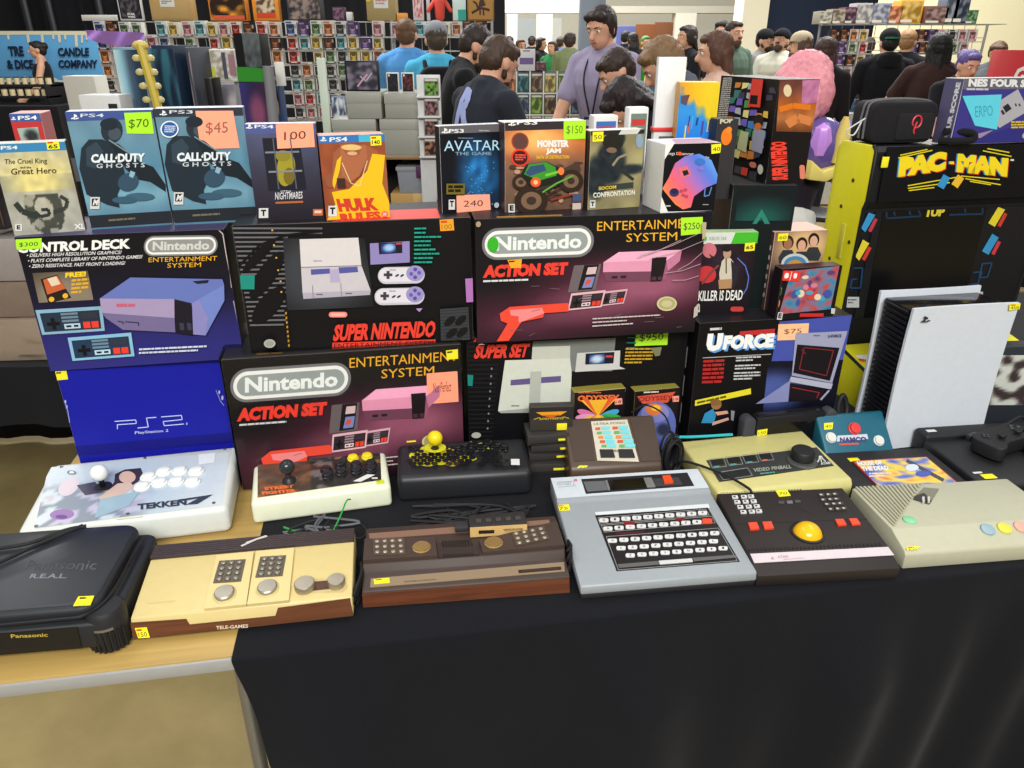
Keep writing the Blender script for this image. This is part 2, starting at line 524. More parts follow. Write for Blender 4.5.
def pill_logo(S, m, x0, y0, x1, y1, rise, rim, inner, letters):
    "grey racetrack logo with a light ring"
    S.pill(m, x0, y0, x1, y1, rim, rise)
    d = (y1 - y0) * .085
    S.pill(m, x0 + d, y0 + d, x1 - d, y1 - d, WHT, rise * .98)
    d = (y1 - y0) * .19
    S.pill(m, x0 + d, y0 + d, x1 - d, y1 - d, inner, rise * .95)
    w = x1 - x0; h = y1 - y0
    S.text(m, 'Nintendo', x0 + w * .12, y0 + h * .27 + rise * .12, x1 - w * .11, y1 - h * .28 + rise * .12, letters, rise * .77, bold=.035)

def nes_pad(S, m, quad, rim, face):
    "little picture of a two-button pad over a quad TL TR BR BL"
    def q(u, v):
        (ax, ay), (bx, by), (cx, cy), (dx, dy) = quad
        return ((ax * (1 - u) + bx * u) * (1 - v) + (dx * (1 - u) + cx * u) * v, (ay * (1 - u) + by * u) * (1 - v) + (dy * (1 - u) + cy * u) * v)
    def r(u0, v0, u1, v1, c): S.poly(m, [q(u0, v0), q(u1, v0), q(u1, v1), q(u0, v1)], c)
    r(0, 0, 1, 1, rim); r(.05, .14, .95, .9, face)
    r(.12, .52, .32, .66, BLK); r(.19, .36, .25, .82, BLK)
    for v in (.18, .32, .46): r(.36, v, .62, v + .09, mix(rim, (70, 70, 80), .45))
    r(.38, .62, .63, .82, mix(rim, (255, 255, 255), .35)); r(.41, .68, .49, .76, BLK); r(.53, .68, .6, .76, BLK)
    r(.66, .2, .92, .46, mix(face, (60, 50, 55), .5))
    for u in (.68, .81): r(u, .58, u + .11, .84, RED)

# ---- control deck box
def art(S, m):
    S.paint(m, [(45, 115), (900, 75), (1000, 590), (215, 640)], 8, 14, lambda u, v: ramp(v, [(16, 14, 18), (18, 16, 24), (24, 22, 44), (40, 38, 104), (46, 44, 118)]))
    S.text(m, 'CONTROL DECK', 62, 142, 512, 182, WHT, rise=-20, bold=.05)
    for i, t in enumerate(('\u2022 DELIVERS HIGH RESOLUTION GRAPHICS!', '\u2022 PLAYS COMPLETE LIBRARY OF NINTENDO GAMES!', '\u2022 ZERO RESISTANCE. FAST FRONT LOADING!')):
        S.text(m, t, 98 + 6 * i, 183 + 21 * i, (475, 560, 492)[i], 197 + 21 * i, (205, 205, 205), rise=(-14, -18, -14)[i], bold=.02, slant=3)
    pill_logo(S, m, 566, 112, 864, 192, -6, (120, 120, 122), (138, 138, 136), (196, 196, 192))
    S.text(m, 'ENTERTAINMENT', 588, 196, 864, 214, GOLD, rise=-7, bold=.0)
    S.text(m, 'SYSTEM', 664, 218, 800, 236, GOLD, rise=-4, bold=.0)
    S.paint(m, [(126, 258), (346, 248), (374, 362), (158, 374)], 12, 8, lambda u, v: mix((60, 52, 40), (128, 116, 100), blob(u, v, .55, .9, .8, .9, .9)))
    S.poly(m, [(160, 282), (226, 264), (286, 354), (196, 376)], (34, 28, 26))
    S.poly(m, [(170, 284), (226, 268), (262, 318), (190, 342)], (190, 92, 52)); S.poly(m, [(186, 280), (222, 270), (240, 300), (206, 310)], (214, 196, 170))
    S.text(m, 'FREE!', 258, 256, 340, 276, (236, 196, 36), rise=-6, bold=.05)
    S.scrib(m, 284, 282, 352, 344, 4, (208, 160, 44), rise=-6, fill=.6, seed=4)
    S.ell(m, 208, 360, 11, 10, GOLD); S.ell(m, 262, 346, 11, 10, GOLD)
    nes_pad(S, m, [(146, 402), (410, 386), (426, 482), (178, 498)], (130, 168, 190), (34, 48, 66))
    nes_pad(S, m, [(280, 508), (532, 488), (550, 580), (304, 598)], (130, 178, 206), (34, 54, 78))
    # picture of the console
    S.poly(m, [(402, 354), (520, 272), (890, 278), (898, 300), (770, 372)], (98, 112, 176))
    S.poly(m, [(770, 372), (898, 300), (902, 362), (832, 498), (786, 466)], (110, 126, 190))
    S.poly(m, [(402, 354), (700, 356), (704, 430), (412, 410)], (158, 142, 176)); S.poly(m, [(412, 410), (704, 430), (710, 486), (500, 476), (432, 432)], (112, 100, 140))
    S.poly(m, [(700, 356), (770, 372), (786, 466), (780, 498), (712, 488)], (26, 24, 34))
    S.poly(m, [(772, 372), (800, 360), (840, 430), (832, 498), (782, 494)], (132, 128, 182))
    for a in (724, 754): S.poly(m, [(a, 448), (a + 18, 450), (a + 22, 478), (a + 5, 476)], (58, 54, 74))
    S.poly(m, [(770, 286), (836, 280), (832, 292), (790, 296)], (30, 30, 46))
    S.line(m, [(478, 442), (500, 446), (500, 454)], 4, (50, 44, 70)); S.line(m, [(508, 444), (562, 448), (562, 460)], 4, (50, 44, 70))
    S.scrib(m, 470, 374, 600, 392, 1, (190, 90, 110), fill=.6)
    S.scrib(m, 568, 548, 838, 576, 2, (196, 200, 220), rise=-12, fill=.5, seed=8)
    S.line(m, [(868, 78), (886, 100), (905, 190), (925, 250), (930, 310)], 5, (196, 180, 176)); S.line(m, [(940, 362), (962, 440), (985, 560)], 5, (176, 166, 180))
    S.ell(m, 882, 74, 14, 9, (190, 180, 165), n=9)
def parts(S, t):
    price_tag(S, t, [(52, 128), (156, 122), (158, 162), (60, 168)], LIME, '$300', 0, bold=0)
carton('console_box', 'black and blue console box with grey console and two pads pictured, on blue box', 'box', (-.731, 1.393, 1.014, 10.4), .366, .266, .16,
       [(11, 240), (221, 231), (247, 358), (54, 370)], cA, art, ((28, 26, 48), (20, 18, 28), (62, 56, 92), BLK), parts=parts)

# ---- super console box
def art(S, m):
    S.rect(m, 40, 40, 1000, 600, (15, 14, 17))
    for k in range(22):
        y = 80 + k * 18.2; x1 = 392 - max(0, k - 1) * 3 if k < 2 else 250 + (k % 3) * 4
        S.poly(m, [(44 + k * 3.6, y + 9), (x1, y + 7), (x1, y), (44 + k * 3.6, y + 2)], (98, 98, 102))
    for (cx, cy, rx, ry, ro) in ((180, 270, 110, 36, -58), (190, 390, 90, 40, -52), (150, 190, 90, 20, -48)): S.ell(m, cx, cy, rx, ry, (14, 13, 16), rot=ro)
    S.line(m, [(70, 236), (150, 150), (250, 110), (390, 92)], 9, (14, 13, 16))
    S.rect(m, 78, 270, 134, 326, (28, 132, 118))
    S.paint(m, [(240, 124), (560, 118), (600, 396), (262, 410)], 10, 8, lambda u, v: mix((15, 14, 17), (70, 74, 80), .75 * blob(u, v, .42, .5, .62, .62, .8)))
    # console picture
    S.poly(m, [(304, 126), (534, 118), (548, 230), (312, 236)], (206, 200, 200)); S.poly(m, [(312, 236), (548, 230), (586, 330), (320, 340)], (192, 186, 192))
    S.poly(m, [(320, 340), (586, 330), (584, 348), (324, 364)], (168, 162, 176))
    S.poly(m, [(350, 246), (424, 242), (428, 262), (352, 268)], (82, 84, 150)); S.poly(m, [(458, 238), (532, 234), (536, 256), (462, 262)], (82, 84, 150))
    S.poly(m, [(424, 246), (458, 244), (466, 296), (428, 298)], (170, 160, 190)); S.line(m, [(312, 238), (548, 230)], 3, (120, 116, 130))
    S.line(m, [(468, 300), (472, 356)], 3, (130, 126, 140)); S.line(m, [(358, 310), (362, 360)], 3, (130, 126, 140))
    S.scrib(m, 374, 344, 420, 350, 1, (60, 60, 66)); S.scrib(m, 488, 340, 532, 346, 1, (60, 60, 66)); S.scrib(m, 360, 208, 420, 218, 1, (170, 164, 172))
    # cartridge picture
    S.poly(m, [(580, 140), (738, 130), (740, 216), (584, 226)], (136, 126, 178)); S.poly(m, [(614, 138), (708, 134), (710, 178), (618, 184)], (28, 24, 40))
    S.paint(m, [(624, 142), (682, 138), (684, 176), (626, 180)], 8, 6, lambda u, v: mix((30, 40, 110), (150, 190, 225), blob(u, v, .55, .45, .4, .4, .7)))
    S.rect(m, 684, 138, 706, 144, RED, rise=-1)
    # two pads
    for y in (270, 354):
        x0, x1 = (614, 800) if y < 300 else (602, 800)
        S.pill(m, x0, y - 34, x1, y + 34, (192, 188, 200), -4); S.pill(m, x0 + 5, y - 29, x1 - 5, y + 25, (212, 208, 216), -4)
        S.ell(m, 762, y - 10, 36, 32, (150, 140, 190))
        for dx, dy in ((0, -16), (0, 16), (-16, 2), (16, -3)): S.ell(m, 762 + dx, y - 10 + dy, 8, 8, (86, 74, 150) if dx == 0 else (96, 88, 168), n=10)
        cx = x0 + 40
        S.rect(m, cx - 17, y - 10, cx + 17, y + 1, (60, 58, 68)); S.rect(m, cx - 6, y - 20, cx + 6, y + 12, (60, 58, 68))
        for dx in (0, 20): S.ell(m, cx + 36 + dx, y - 2, 9, 4, (60, 58, 70), n=10, rot=-30)
        S.scrib(m, 660, y - 26, 705, y - 20, 1, (150, 120, 130))
    for k in range(9): S.scrib(m, 756, 74 + k * 17, (810, 836, 872, 868, 864, 866, 874, 878, 876)[k], 82 + k * 17, 1, (26, 150, 128), rise=-2, fill=.9, seed=k)
    S.pill(m, 424, 412, 496, 434, (226, 128, 118)); S.pill(m, 432, 417, 488, 429, (238, 170, 160))
    S.text(m, 'SUPER NINTENDO', 440, 462, 840, 530, RED, rise=-14, bold=.05, slant=10)
    S.rect(m, 440, 534, 846, 560, RED, rise=-10)
    S.text(m, 'ENTERTAINMENT SYSTEM', 446, 538, 838, 556, (40, 16, 16), rise=-10, bold=0)
    S.poly(m, [(862, 402), (976, 394), (984, 526), (868, 532)], (56, 58, 62))
    for k in range(10): S.line(m, [(864, 410 + k * 12.5), (978, 402 + k * 12.5)], 2.5, (38, 40, 44))
    for cx, cy in ((902, 450), (946, 446), (910, 498), (952, 494)): S.ell(m, cx, cy, 27, 14, (18, 18, 22), rot=-40)
    S.poly(m, [(962, 278), (992, 276), (996, 372), (968, 374)], (168, 110, 176))
    S.ell(m, 199, 534, 22, 17, (170, 172, 160)); S.ell(m, 199, 534, 16, 12, (150, 152, 142))
    S.poly(m, [(766, 398), (792, 397), (780, 412)], (170, 140, 190))
    for k in range(8): S.rect(m, 256 + k * 2, 410 + k * 18, 262 + k * 2, 420 + k * 18, (176, 130, 40))
    S.scrib(m, 150, 570, 330, 586, 1, (150, 118, 40), rise=-6, fill=.8)
    for x, y in ((200, 86), (208, 145), (218, 195), (226, 244), (236, 288), (240, 330)): S.ell(m, x, y, 4, 4, (200, 150, 70), n=7)
def sart(m, W, H, D):
    m.add([(-.04, .001, H + .0003), (.165, .001, H + .0003), (.165, D * .55, H + .0003), (-.04, D * .55, H + .0003)], [(0, 1, 2, 3)], (216, 62, 50), 'card')
    m.add([(-W / 2 - .0003, D * .4, .02), (-W / 2 - .0003, .02, .02), (-W / 2 - .0003, .02, H - .03), (-W / 2 - .0003, D * .4, H - .03)], [(0, 1, 2, 3)], (60, 60, 62), 'card')
def parts(S, t):
    m = None
    price_tag(S, t, [(858, 44), (914, 40), (918, 86), (862, 90)], (240, 150, 40), '100', 2, txtcol=(60, 120, 30))
carton('console_box', 'black console box with grey stripes, white console picture and big red title', 'box', (-.301, 1.429, 1.04, 9.8), .447, .255, .17,
       [(230, 224), (470, 213), (474, 340), (252, 352)], cB, art, ((22, 20, 22), BLK, (26, 24, 28), (15, 14, 17)), parts=parts, side_art=sart)

# ---- the two action boxes share one printed design
def action_art(S, m, q, worn):
    "q(u, v): layout point from fractions of the front (u right, v down)"
    def P(u, v): return q(u, v)
    def poly(pts, c): S.poly(m, [P(*p) for p in pts], c)
    def txt(t, u0, v0, u1, v1, c, bold=.03, slant=0.0):
        x0, y0 = P(u0, v0); x1, y1 = P(u1, v1); xr, yr = P(u1, v0)
        S.text(m, t, x0, y0, x1, y1 - (yr - y0), c, rise=yr - y0, bold=bold, slant=slant)
    S.paint(m, [P(0, 0), P(1, 0), P(1, 1), P(0, 1)], 44, 26, lambda u, v: mix((19, 17, 21), ramp(blob(u, v, .76, .58, .36, .26, 1.4) + .6 * blob(u, v, .22, .84, .34, .2, 1.3), [(19, 17, 21), (66, 30, 44), (150, 84, 108)]), .95 * min(1, max(0, (v - .2) * 5))))
    x0, y0 = P(.03, .075); x1, y1 = P(.515, .335); _, yr = P(.515, .075)
    pill_logo(S, m, x0, y0, x1, y1 - (yr - y0), yr - y0, (112, 112, 114), (142, 150, 148), (222, 226, 222))
    txt('ENTERTAINMENT', .525, .05, .985, .125, GOLD, 0); txt('SYSTEM', .655, .155, .88, .225, GOLD, 0)
    txt('ACTION SET', .03, .37, .4, .475, RED, .07, slant=5)
    a = P(.03, .492); b = P(.385, .51); S.scrib(m, a[0], a[1], b[0], a[1] + 8, 1, (206, 206, 206), rise=b[1] - a[1] - 7, fill=.9)
    # console picture
    poly([(.56, .385), (.625, .305), (.905, .305), (.885, .375), (.84, .39)], (230, 166, 192)); poly([(.56, .385), (.775, .385), (.775, .475), (.56, .465)], (214, 144, 170))
    poly([(.84, .39), (.905, .305), (.9, .4), (.85, .48)], (186, 116, 146)); poly([(.56, .465), (.775, .475), (.78, .555), (.575, .545)], (110, 64, 84))
    poly([(.775, .36), (.84, .36), (.835, .5), (.825, .56), (.775, .56)], (28, 22, 26)); poly([(.84, .39), (.85, .48), (.84, .55), (.828, .55)], (150, 86, 112))
    poly([(.78, .52), (.8, .52), (.8, .55), (.78, .55)], (74, 46, 58)); poly([(.808, .52), (.826, .52), (.826, .55), (.808, .55)], (74, 46, 58))
    for u in (.6, .64): poly([(u, .5), (u + .025, .5), (u + .025, .52), (u, .52)], (48, 30, 40))
    # cartridge picture
    poly([(.43, .4), (.55, .395), (.53, .61), (.405, .62)], (104, 92, 96)); poly([(.475, .4), (.54, .397), (.515, .6), (.45, .605)], (28, 24, 28))
    poly([(.492, .42), (.532, .418), (.526, .475), (.484, .478)], (202, 176, 176)); poly([(.484, .5), (.524, .498), (.512, .585), (.468, .588)], (120, 130, 180)); poly([(.49, .52), (.51, .52), (.5, .56), (.478, .56)], (206, 80, 60))
    # pads
    nes_pad(S, m, [P(.56, .625), P(.675, .61), P(.66, .73), P(.55, .745)], (206, 160, 170), (52, 40, 46))
    nes_pad(S, m, [P(.42, .625), P(.575, .61), P(.56, .75), P(.405, .765)], (214, 170, 178), (46, 36, 42))
    # light gun picture
    poly([(.1, .76), (.145, .71), (.405, .7), (.41, .725), (.41, .77), (.3, .775), (.295, .81), (.2, .835), (.185, .87), (.14, .985), (.085, .985), (.135, .845), (.105, .82)], (226, 72, 52))
    poly([(.145, .735), (.29, .73), (.3, .775), (.2, .835), (.185, .84), (.185, .79), (.15, .78)], (230, 132, 132))
    a = P(.855, .745); S.ell(m, a[0], a[1], 40, 29, (196, 188, 140)); S.ell(m, a[0], a[1], 33, 23, (168, 160, 112)); S.ell(m, a[0], a[1], 22, 14, (190, 182, 136))
    for k in range(3):
        a = P(.52, .835 + .03 * k); b = P((.87, .8, .72)[k], .83 + .03 * k)
        S.scrib(m, a[0], a[1], b[0], a[1] + 7, 1, (190, 186, 180), rise=b[1] - a[1], fill=.7, seed=k)
    for k in range(worn):
        rg = random.Random(k); u, v = rg.uniform(.02, .95), rg.uniform(.5, .97); a = P(u, v); d = rg.uniform(20, 60); an = rg.uniform(-.6, .6)
        S.line(m, [a, (a[0] + d * math.cos(an), a[1] - d * .5 * math.sin(an) - 8)], 1.6, (112, 104, 108))
def bil(quad):
    def q(u, v):
        (ax, ay), (bx, by), (cx, cy), (dx, dy) = quad
        return ((ax * (1 - u) + bx * u) * (1 - v) + (dx * (1 - u) + cx * u) * v, (ay * (1 - u) + by * u) * (1 - v) + (dy * (1 - u) + cy * u) * v)
    return q
QU = [(474, 219), (705, 211), (696, 332), (479, 343)]
def art(S, m):
    action_art(S, m, bil([(55, 55), (965, 24), (930, 500), (75, 543)]), 10)
    for a, b in (((690, 200), (960, 90)), ((740, 205), (960, 130)), ((800, 262), (940, 225)), ((830, 290), (935, 272)), ((700, 190), (860, 130)), ((850, 250), (945, 180))):
        S.line(m, [a, ((a[0] + b[0]) / 2, (a[1] + b[1]) / 2 + 8), b], 2.2, (176, 150, 160))
    S.poly(m, [(940, 60), (958, 60), (955, 120), (944, 130)], (180, 160, 130)); S.poly(m, [(920, 400), (938, 380), (934, 430), (918, 440)], (180, 170, 160))
    S.ell(m, 66, 70, 10, 12, (160, 140, 110), n=8); S.ell(m, 88, 546, 14, 7, (170, 160, 150), n=8)
def sart(m, W, H, D):
    l = H + .0003
    m.add([(-.02, .002, l), (.2, .002, l), (.2, .05, l), (-.02, .05, l)], [(0, 1, 2, 3)], (44, 40, 46), 'card')
    m.add([(-.19, .006, l), (-.06, .006, l), (-.06, .02, l), (-.19, .02, l)], [(0, 1, 2, 3)], (160, 118, 40), 'card')
def parts(S, t):
    price_tag(S, t, [(862, 46), (948, 42), (950, 108), (864, 116)], LIME, '$250', 0)
    price_tag(S, t, [(184, 214), (240, 210), (238, 244), (198, 246)], (236, 160, 40), None, 1)
    m = M(); k = S.l; S.l = .003; S.ell(m, 126, 152, 22, 30, (52, 168, 34), 'matte'); S.l = k
    m.build('green_sticker', t)
carton('console_box', 'black console set box with grey pill logo and orange light gun picture, on upper tier', 'box', (.160, 1.479, 1.04, 8.5), .467, .255, .33,
       QU, cC, art, ((24, 20, 24), (90, 60, 70), (36, 32, 38), (19, 17, 21)), parts=parts, side_art=sart)

QL = [(221, 360), (459, 342), (466, 470), (243, 489)]
def art(S, m): action_art(S, m, bil([(5, 118), (941, 47), (968, 551), (91, 626)]), 4)
def parts(S, t):
    price_tag(S, t, [(882, 72), (930, 66), (932, 104), (886, 108)], YEL, None, 1)
    price_tag(S, t, [(806, 164), (930, 154), (938, 276), (812, 286)], PEACH, 'Not Perfect', 0, txtcol=(110, 50, 40), name='note_slip')
    m = M(); W, H, D = .478, .306, .2; e = .003
    vs = [(-W / 2, -e, 0.001), (W / 2, -e, .001), (W / 2, D, .001), (-W / 2, D, .001), (-W / 2, -e, H), (W / 2, -e, H), (W / 2, D, H), (-W / 2, D, H)]
    m.add(vs, [(0, 1, 5, 4), (1, 2, 6, 5), (4, 5, 6, 7), (3, 0, 4, 7)], (255, 255, 255), 'film')
    m.build('clear_sleeve', t)
carton('console_box', 'black console set box in clear sleeve, with grey pill logo and peach note', 'box', (-.338, 1.401, TBL, 10.4), .472, .298, .17,
       QL, cH, art, ((24, 20, 24), (24, 20, 24), (60, 56, 60), (19, 17, 21)), parts=parts)

# ---- super set box
def art(S, m):
    S.rect(m, 0, -10, 1000, 620, (14, 13, 16))
    for k in range(26): S.line(m, [(18, 60 + k * 18), (118 if k < 6 else 150, 58 + k * 18)], 6, (28, 28, 30))
    S.text(m, 'SUPER NES', 42, 50, 150, 76, RED, rise=-4, bold=.03, slant=6)
    S.text(m, 'SUPER SET', 46, 86, 268, 142, RED, rise=-8, bold=.05, slant=10)
    S.rect(m, 0, 206, 50, 250, (26, 128, 116))
    S.poly(m, [(288, 70), (636, 52), (636, 186), (290, 190)], (116, 120, 116))
    S.poly(m, [(288, 92), (446, 86), (456, 200), (290, 200)], (190, 192, 180))
    S.poly(m, [(178, 146), (450, 136), (462, 190), (470, 322), (164, 350)], (204, 208, 194)); S.poly(m, [(164, 350), (470, 322), (468, 338), (300, 356), (176, 358)], (158, 160, 152))
    S.poly(m, [(208, 224), (292, 216), (294, 240), (208, 246)], (98, 84, 132)); S.poly(m, [(334, 212), (418, 206), (420, 230), (336, 236)], (98, 84, 132))
    S.poly(m, [(288, 190), (334, 188), (340, 340), (292, 346)], (176, 180, 168)); S.scrib(m, 218, 326, 280, 334, 1, (70, 70, 70)); S.scrib(m, 352, 316, 412, 324, 1, (40, 40, 40))
    S.poly(m, [(478, 114), (660, 102), (664, 166), (690, 176), (476, 190)], (196, 196, 192)); S.poly(m, [(514, 116), (636, 108), (636, 154), (516, 160)], (24, 26, 44))
    S.paint(m, [(530, 120), (596, 116), (598, 154), (532, 158)], 6, 5, lambda u, v: mix((36, 60, 120), (190, 210, 226), blob(u, v, .5, .5, .4, .4, .6))); S.rect(m, 600, 122, 630, 130, RED)
    for k in range(4): S.rect(m, 684, 28 + k * 20, 724, 33 + k * 20, (24, 110, 90))
    S.scrib(m, 682, 92, 800, 160, 5, (190, 150, 40), rise=-2, fill=.5, seed=3)
    S.poly(m, [(790, 90), (836, 86), (832, 120), (812, 124)], (120, 120, 90))
    for k in range(9): S.ell(m, 124, 178 + k * 30, 4, 5, (120, 120, 120), n=8)
    S.ell(m, 78, 446, 20, 12, (170, 170, 160))
def sart(m, W, H, D): pass
def parts(S, t):
    price_tag(S, t, [(722, 18), (860, 8), (862, 80), (722, 86)], LIME, '$950', 0)
carton('console_box', 'black console set box with red title and pale console picture, $950 slip, lower tier', 'box', (.147, 1.517, TBL, 9.8), .493, .299, .3,
       [(463, 345), (682, 330), (684, 445), (474, 462)], cI, art, (BLK, BLK, (24, 22, 26), (14, 13, 16)), parts=parts)

# ---- force controller box
def art(S, m):
    S.rect(m, 130, 40, 840, 620, (13, 12, 15))
    S.poly(m, [(505, 88), (825, 58), (795, 270), (470, 290)], (66, 78, 160))
    S.paint(m, [(460, 268), (795, 262), (770, 520), (440, 520)], 12, 10, lambda u, v: mix((10, 12, 26), (70, 86, 150), blob(u, v, .1, .5, .35, .3, .8)))
    S.scrib(m, 196, 116, 290, 128, 1, (200, 200, 200), fill=.9, rise=-6)
    S.poly(m, [(330, 132), (486, 120), (482, 146), (330, 152)], (180, 44, 46))
    for dx, dy, c in ((8, 8, (92, 150, 214)), (0, 0, (232, 232, 230))):
        S.text(m, 'U', 182 + dx, 142 + dy, 252 + dx, 224 + dy, c, rise=-3, bold=.09, slant=6)
        S.text(m, 'FORCE', 256 + dx, 150 + dy, 478 + dx, 216 + dy, c, rise=-10, bold=.07, slant=8)
    S.line(m, [(172, 252), (470, 236)], 3, (180, 180, 180))
    S.scrib(m, 176, 262, 268, 372, 6, (170, 40, 40), rise=-4, fill=.6, seed=2)
    for k, (a, n) in enumerate(((248, 2), (284, 2), (316, 3))): S.scrib(m, 318 - k * 3, a, 426, a + n * 13, n, (190, 190, 190), rise=-4, fill=.5, seed=k)
    # picture of the folding controller
    S.poly(m, [(575, 142), (800, 132), (730, 362), (560, 330)], (150, 152, 180)); S.poly(m, [(582, 192), (764, 208), (720, 352), (566, 318)], (20, 16, 22))
    S.line(m, [(612, 206), (738, 220), (706, 330), (592, 302), (612, 206)], 4, (120, 40, 46)); S.line(m, [(600, 214), (620, 236)], 3, (120, 40, 46))
    S.poly(m, [(556, 334), (732, 364), (724, 388), (548, 356)], (170, 172, 192)); S.poly(m, [(556, 348), (548, 440), (410, 450)], (128, 134, 178)); S.poly(m, [(552, 362), (700, 392), (672, 434), (546, 440)], (24, 16, 24))
    S.line(m, [(560, 380), (676, 402), (664, 424)], 3.5, (150, 40, 44)); S.line(m, [(716, 392), (680, 432)], 8, (150, 152, 176))
    S.scrib(m, 652, 150, 700, 158, 1, (70, 74, 110)); S.text(m, 'U-FORCE', 714, 148, 772, 162, (40, 36, 60), rise=-2, bold=.03)
    S.poly(m, [(152, 436), (386, 384), (388, 408), (152, 460)], (222, 206, 44)); S.scrib(m, 160, 442, 380, 452, 1, (90, 84, 20), rise=-49, fill=.9)
    # boy reaching, as printed
    S.ell(m, 243, 454, 22, 20, (150, 104, 70)); S.ell(m, 240, 444, 24, 14, (128, 92, 52)); S.poly(m, [(184, 530), (196, 490), (230, 470), (244, 498), (238, 530)], (44, 132, 180))
    S.poly(m, [(238, 484), (290, 478), (296, 490), (250, 498)], (206, 150, 130)); S.poly(m, [(232, 526), (296, 506), (300, 516), (230, 540)], (200, 150, 140))
    S.poly(m, [(306, 476), (322, 480), (318, 520), (308, 516)], (130, 130, 140))
def sart(m, W, H, D):
    x = -W / 2 - .0004
    for k in range(3):
        m.add([(x, D * .75, .05 + k * .07), (x, D * .2, .05 + k * .07), (x, D * .2, .1 + k * .07), (x, D * .75, .1 + k * .07)], [(0, 1, 2, 3)], (206, 206, 206), 'card')
    m.add([(x, D * .8, .02), (x, D * .7, .02), (x, D * .7, .26), (x, D * .8, .26)], [(0, 1, 2, 3)], (190, 50, 46), 'card')
def parts(S, t):
    price_tag(S, t, [(500, 100), (634, 96), (628, 170), (496, 174)], (250, 186, 140), '$75', 0, txtcol=(90, 70, 50), name='note_slip')
UFT = 1.055
carton('controller_box', 'black controller box with white block title, boy in blue shirt and folding controller picture', 'box', (.579, 1.551, TBL, 9.0), .354, UFT - TBL, .25,
       [(695, 322), (853, 314), (826, 440), (691, 452)], cJ, art, ((22, 20, 22), (40, 50, 110), (30, 28, 32), (13, 12, 15)), parts=parts, side_art=sart)

# ---- game cases along the top of the cartons
def esrb(S, m, x, y, w, h):
    S.rect(m, x, y, x + w, y + h, (200, 200, 198)); S.rect(m, x + w * .15, y + h * .12, x + w * .85, y + h * .75, (30, 30, 32))
    S.text(m, 'M', x + w * .25, y + h * .2, x + w * .75, y + h * .68, (220, 220, 220), slant=w * .15, bold=.05)

def soldier(u, v, c):
    "soft dark figure with a rifle, as printed on the cover"
    d = max(blob(u, v, .52, .2, .13, .13, .25), blob(u, v, .42, .52, .26, .3, .3), blob(u, v, .2, .7, .18, .3, .4), blob(u, v, .75, .62, .3, .07, .5))
    d *= .7 + .4 * nz(u, v, 9, 3)
    return mix(c, (22, 32, 42), d)
def ghosts(seed):
    def art(S, m):
        Q = [(250, 455 - 480), (605, 430 - 480), (695, 420), (375, 435)] if seed == 1 else [(605, -42), (976, -65), (1024, 408), (710, 416)]
        x0 = Q[0][0]
        top = (58, 78, 138) if seed == 1 else (44, 48, 60)
        S.paint(m, Q, 40, 56, lambda u, v: (mix(ramp(v, [(112, 146, 162), (106, 144, 164), (92, 142, 166), (124, 170, 188), (84, 124, 144)]), (60, 96, 118), nz(u, v, 5, seed) * .5)))
        q = bil(Q)
        S.poly(m, [q(0, 0), q(1, 0), q(1, .085), q(0, .085)], top)
        S.poly(m, [q(0, .885), q(1, .885), q(1, .985), q(0, .985)], (34, 38, 44)); a = q(.22, .935); b = q(.8, .93); S.scrib(m, a[0], a[1] - 5, b[0], a[1] + 5, 1, (110, 104, 84), rise=b[1] - a[1], fill=.7)
        a = q(.06, .045); ps_badge(S, m, a[0], a[1], 24, (220, 224, 230))
        a = q(.17, .02); b = q(.42, .065); S.text(m, 'PS4' if seed == 1 else 'PS3', a[0], a[1], b[0], b[1], (200, 206, 216), rise=-4, bold=.01)
        dx, dy = (0, 0) if seed == 1 else (344, -10); dk = (30, 42, 52)
        g = lambda *p: [(x + dx, y + dy) for x, y in p]
        S.ell(m, 440 + dx, 44 + dy, 44, 52, (34, 44, 54)); S.ell(m, 452 + dx, 58 + dy, 26, 26, (62, 74, 84)); S.ell(m, 428 + dx, 20 + dy, 36, 24, (26, 36, 46))
        S.poly(m, g((318, 200), (322, 120), (350, 84), (404, 82), (450, 104), (480, 150), (500, 230), (470, 300), (480, 352), (430, 340), (350, 300)), dk); S.poly(m, g((340, 120), (380, 92), (410, 130), (380, 200), (346, 190)), (46, 62, 74))
        S.poly(m, g((430, 90), (470, 100), (560, 172), (612, 190), (664, 262), (664, 290), (600, 250), (545, 240), (500, 200)), (24, 32, 40)); S.ell(m, 512 + dx, 252 + dy, 42, 36, (48, 74, 94), rot=-20); S.poly(m, g((520, 206), (540, 214), (530, 236), (514, 228)), (130, 170, 186)); S.line(m, g((430, 84), (520, 140), (560, 160)), 6, (110, 130, 140))
        S.ell(m, 560 + dx, 310 + dy, 60, 16, (58, 92, 110)); S.ell(m, 500 + dx, 322 + dy, 50, 14, (52, 84, 104))
        X = 362 if seed == 1 else 708
        S.text(m, 'CALL\u00b7DUTY', X, 142, X + 216, 178, (214, 222, 226), rise=-8, bold=.05); S.text(m, 'OF', X + 98, 146, X + 112, 156, (214, 222, 226), bold=.02)
        S.text(m, 'G H O S T S', X + 22, 180, X + 216, 198, (186, 196, 202), rise=-6, bold=.02)
        X = 366 if seed == 1 else 702
        esrb(S, m, X, 310 if seed == 1 else 296, 36, 46)
        if seed == 2: S.ell(m, 675, 45, 36, 36, (226, 230, 236)); S.ell(m, 675, 45, 31, 31, (44, 84, 150)); S.scrib(m, 655, 30, 698, 62, 4, (200, 214, 234), fill=.5)
    return art
def parts(S, t):
    price_tag(S, t, [(488, -30), (600, -38), (614, 54), (502, 56)], LIME, '$70', 0, txtcol=(60, 90, 30))
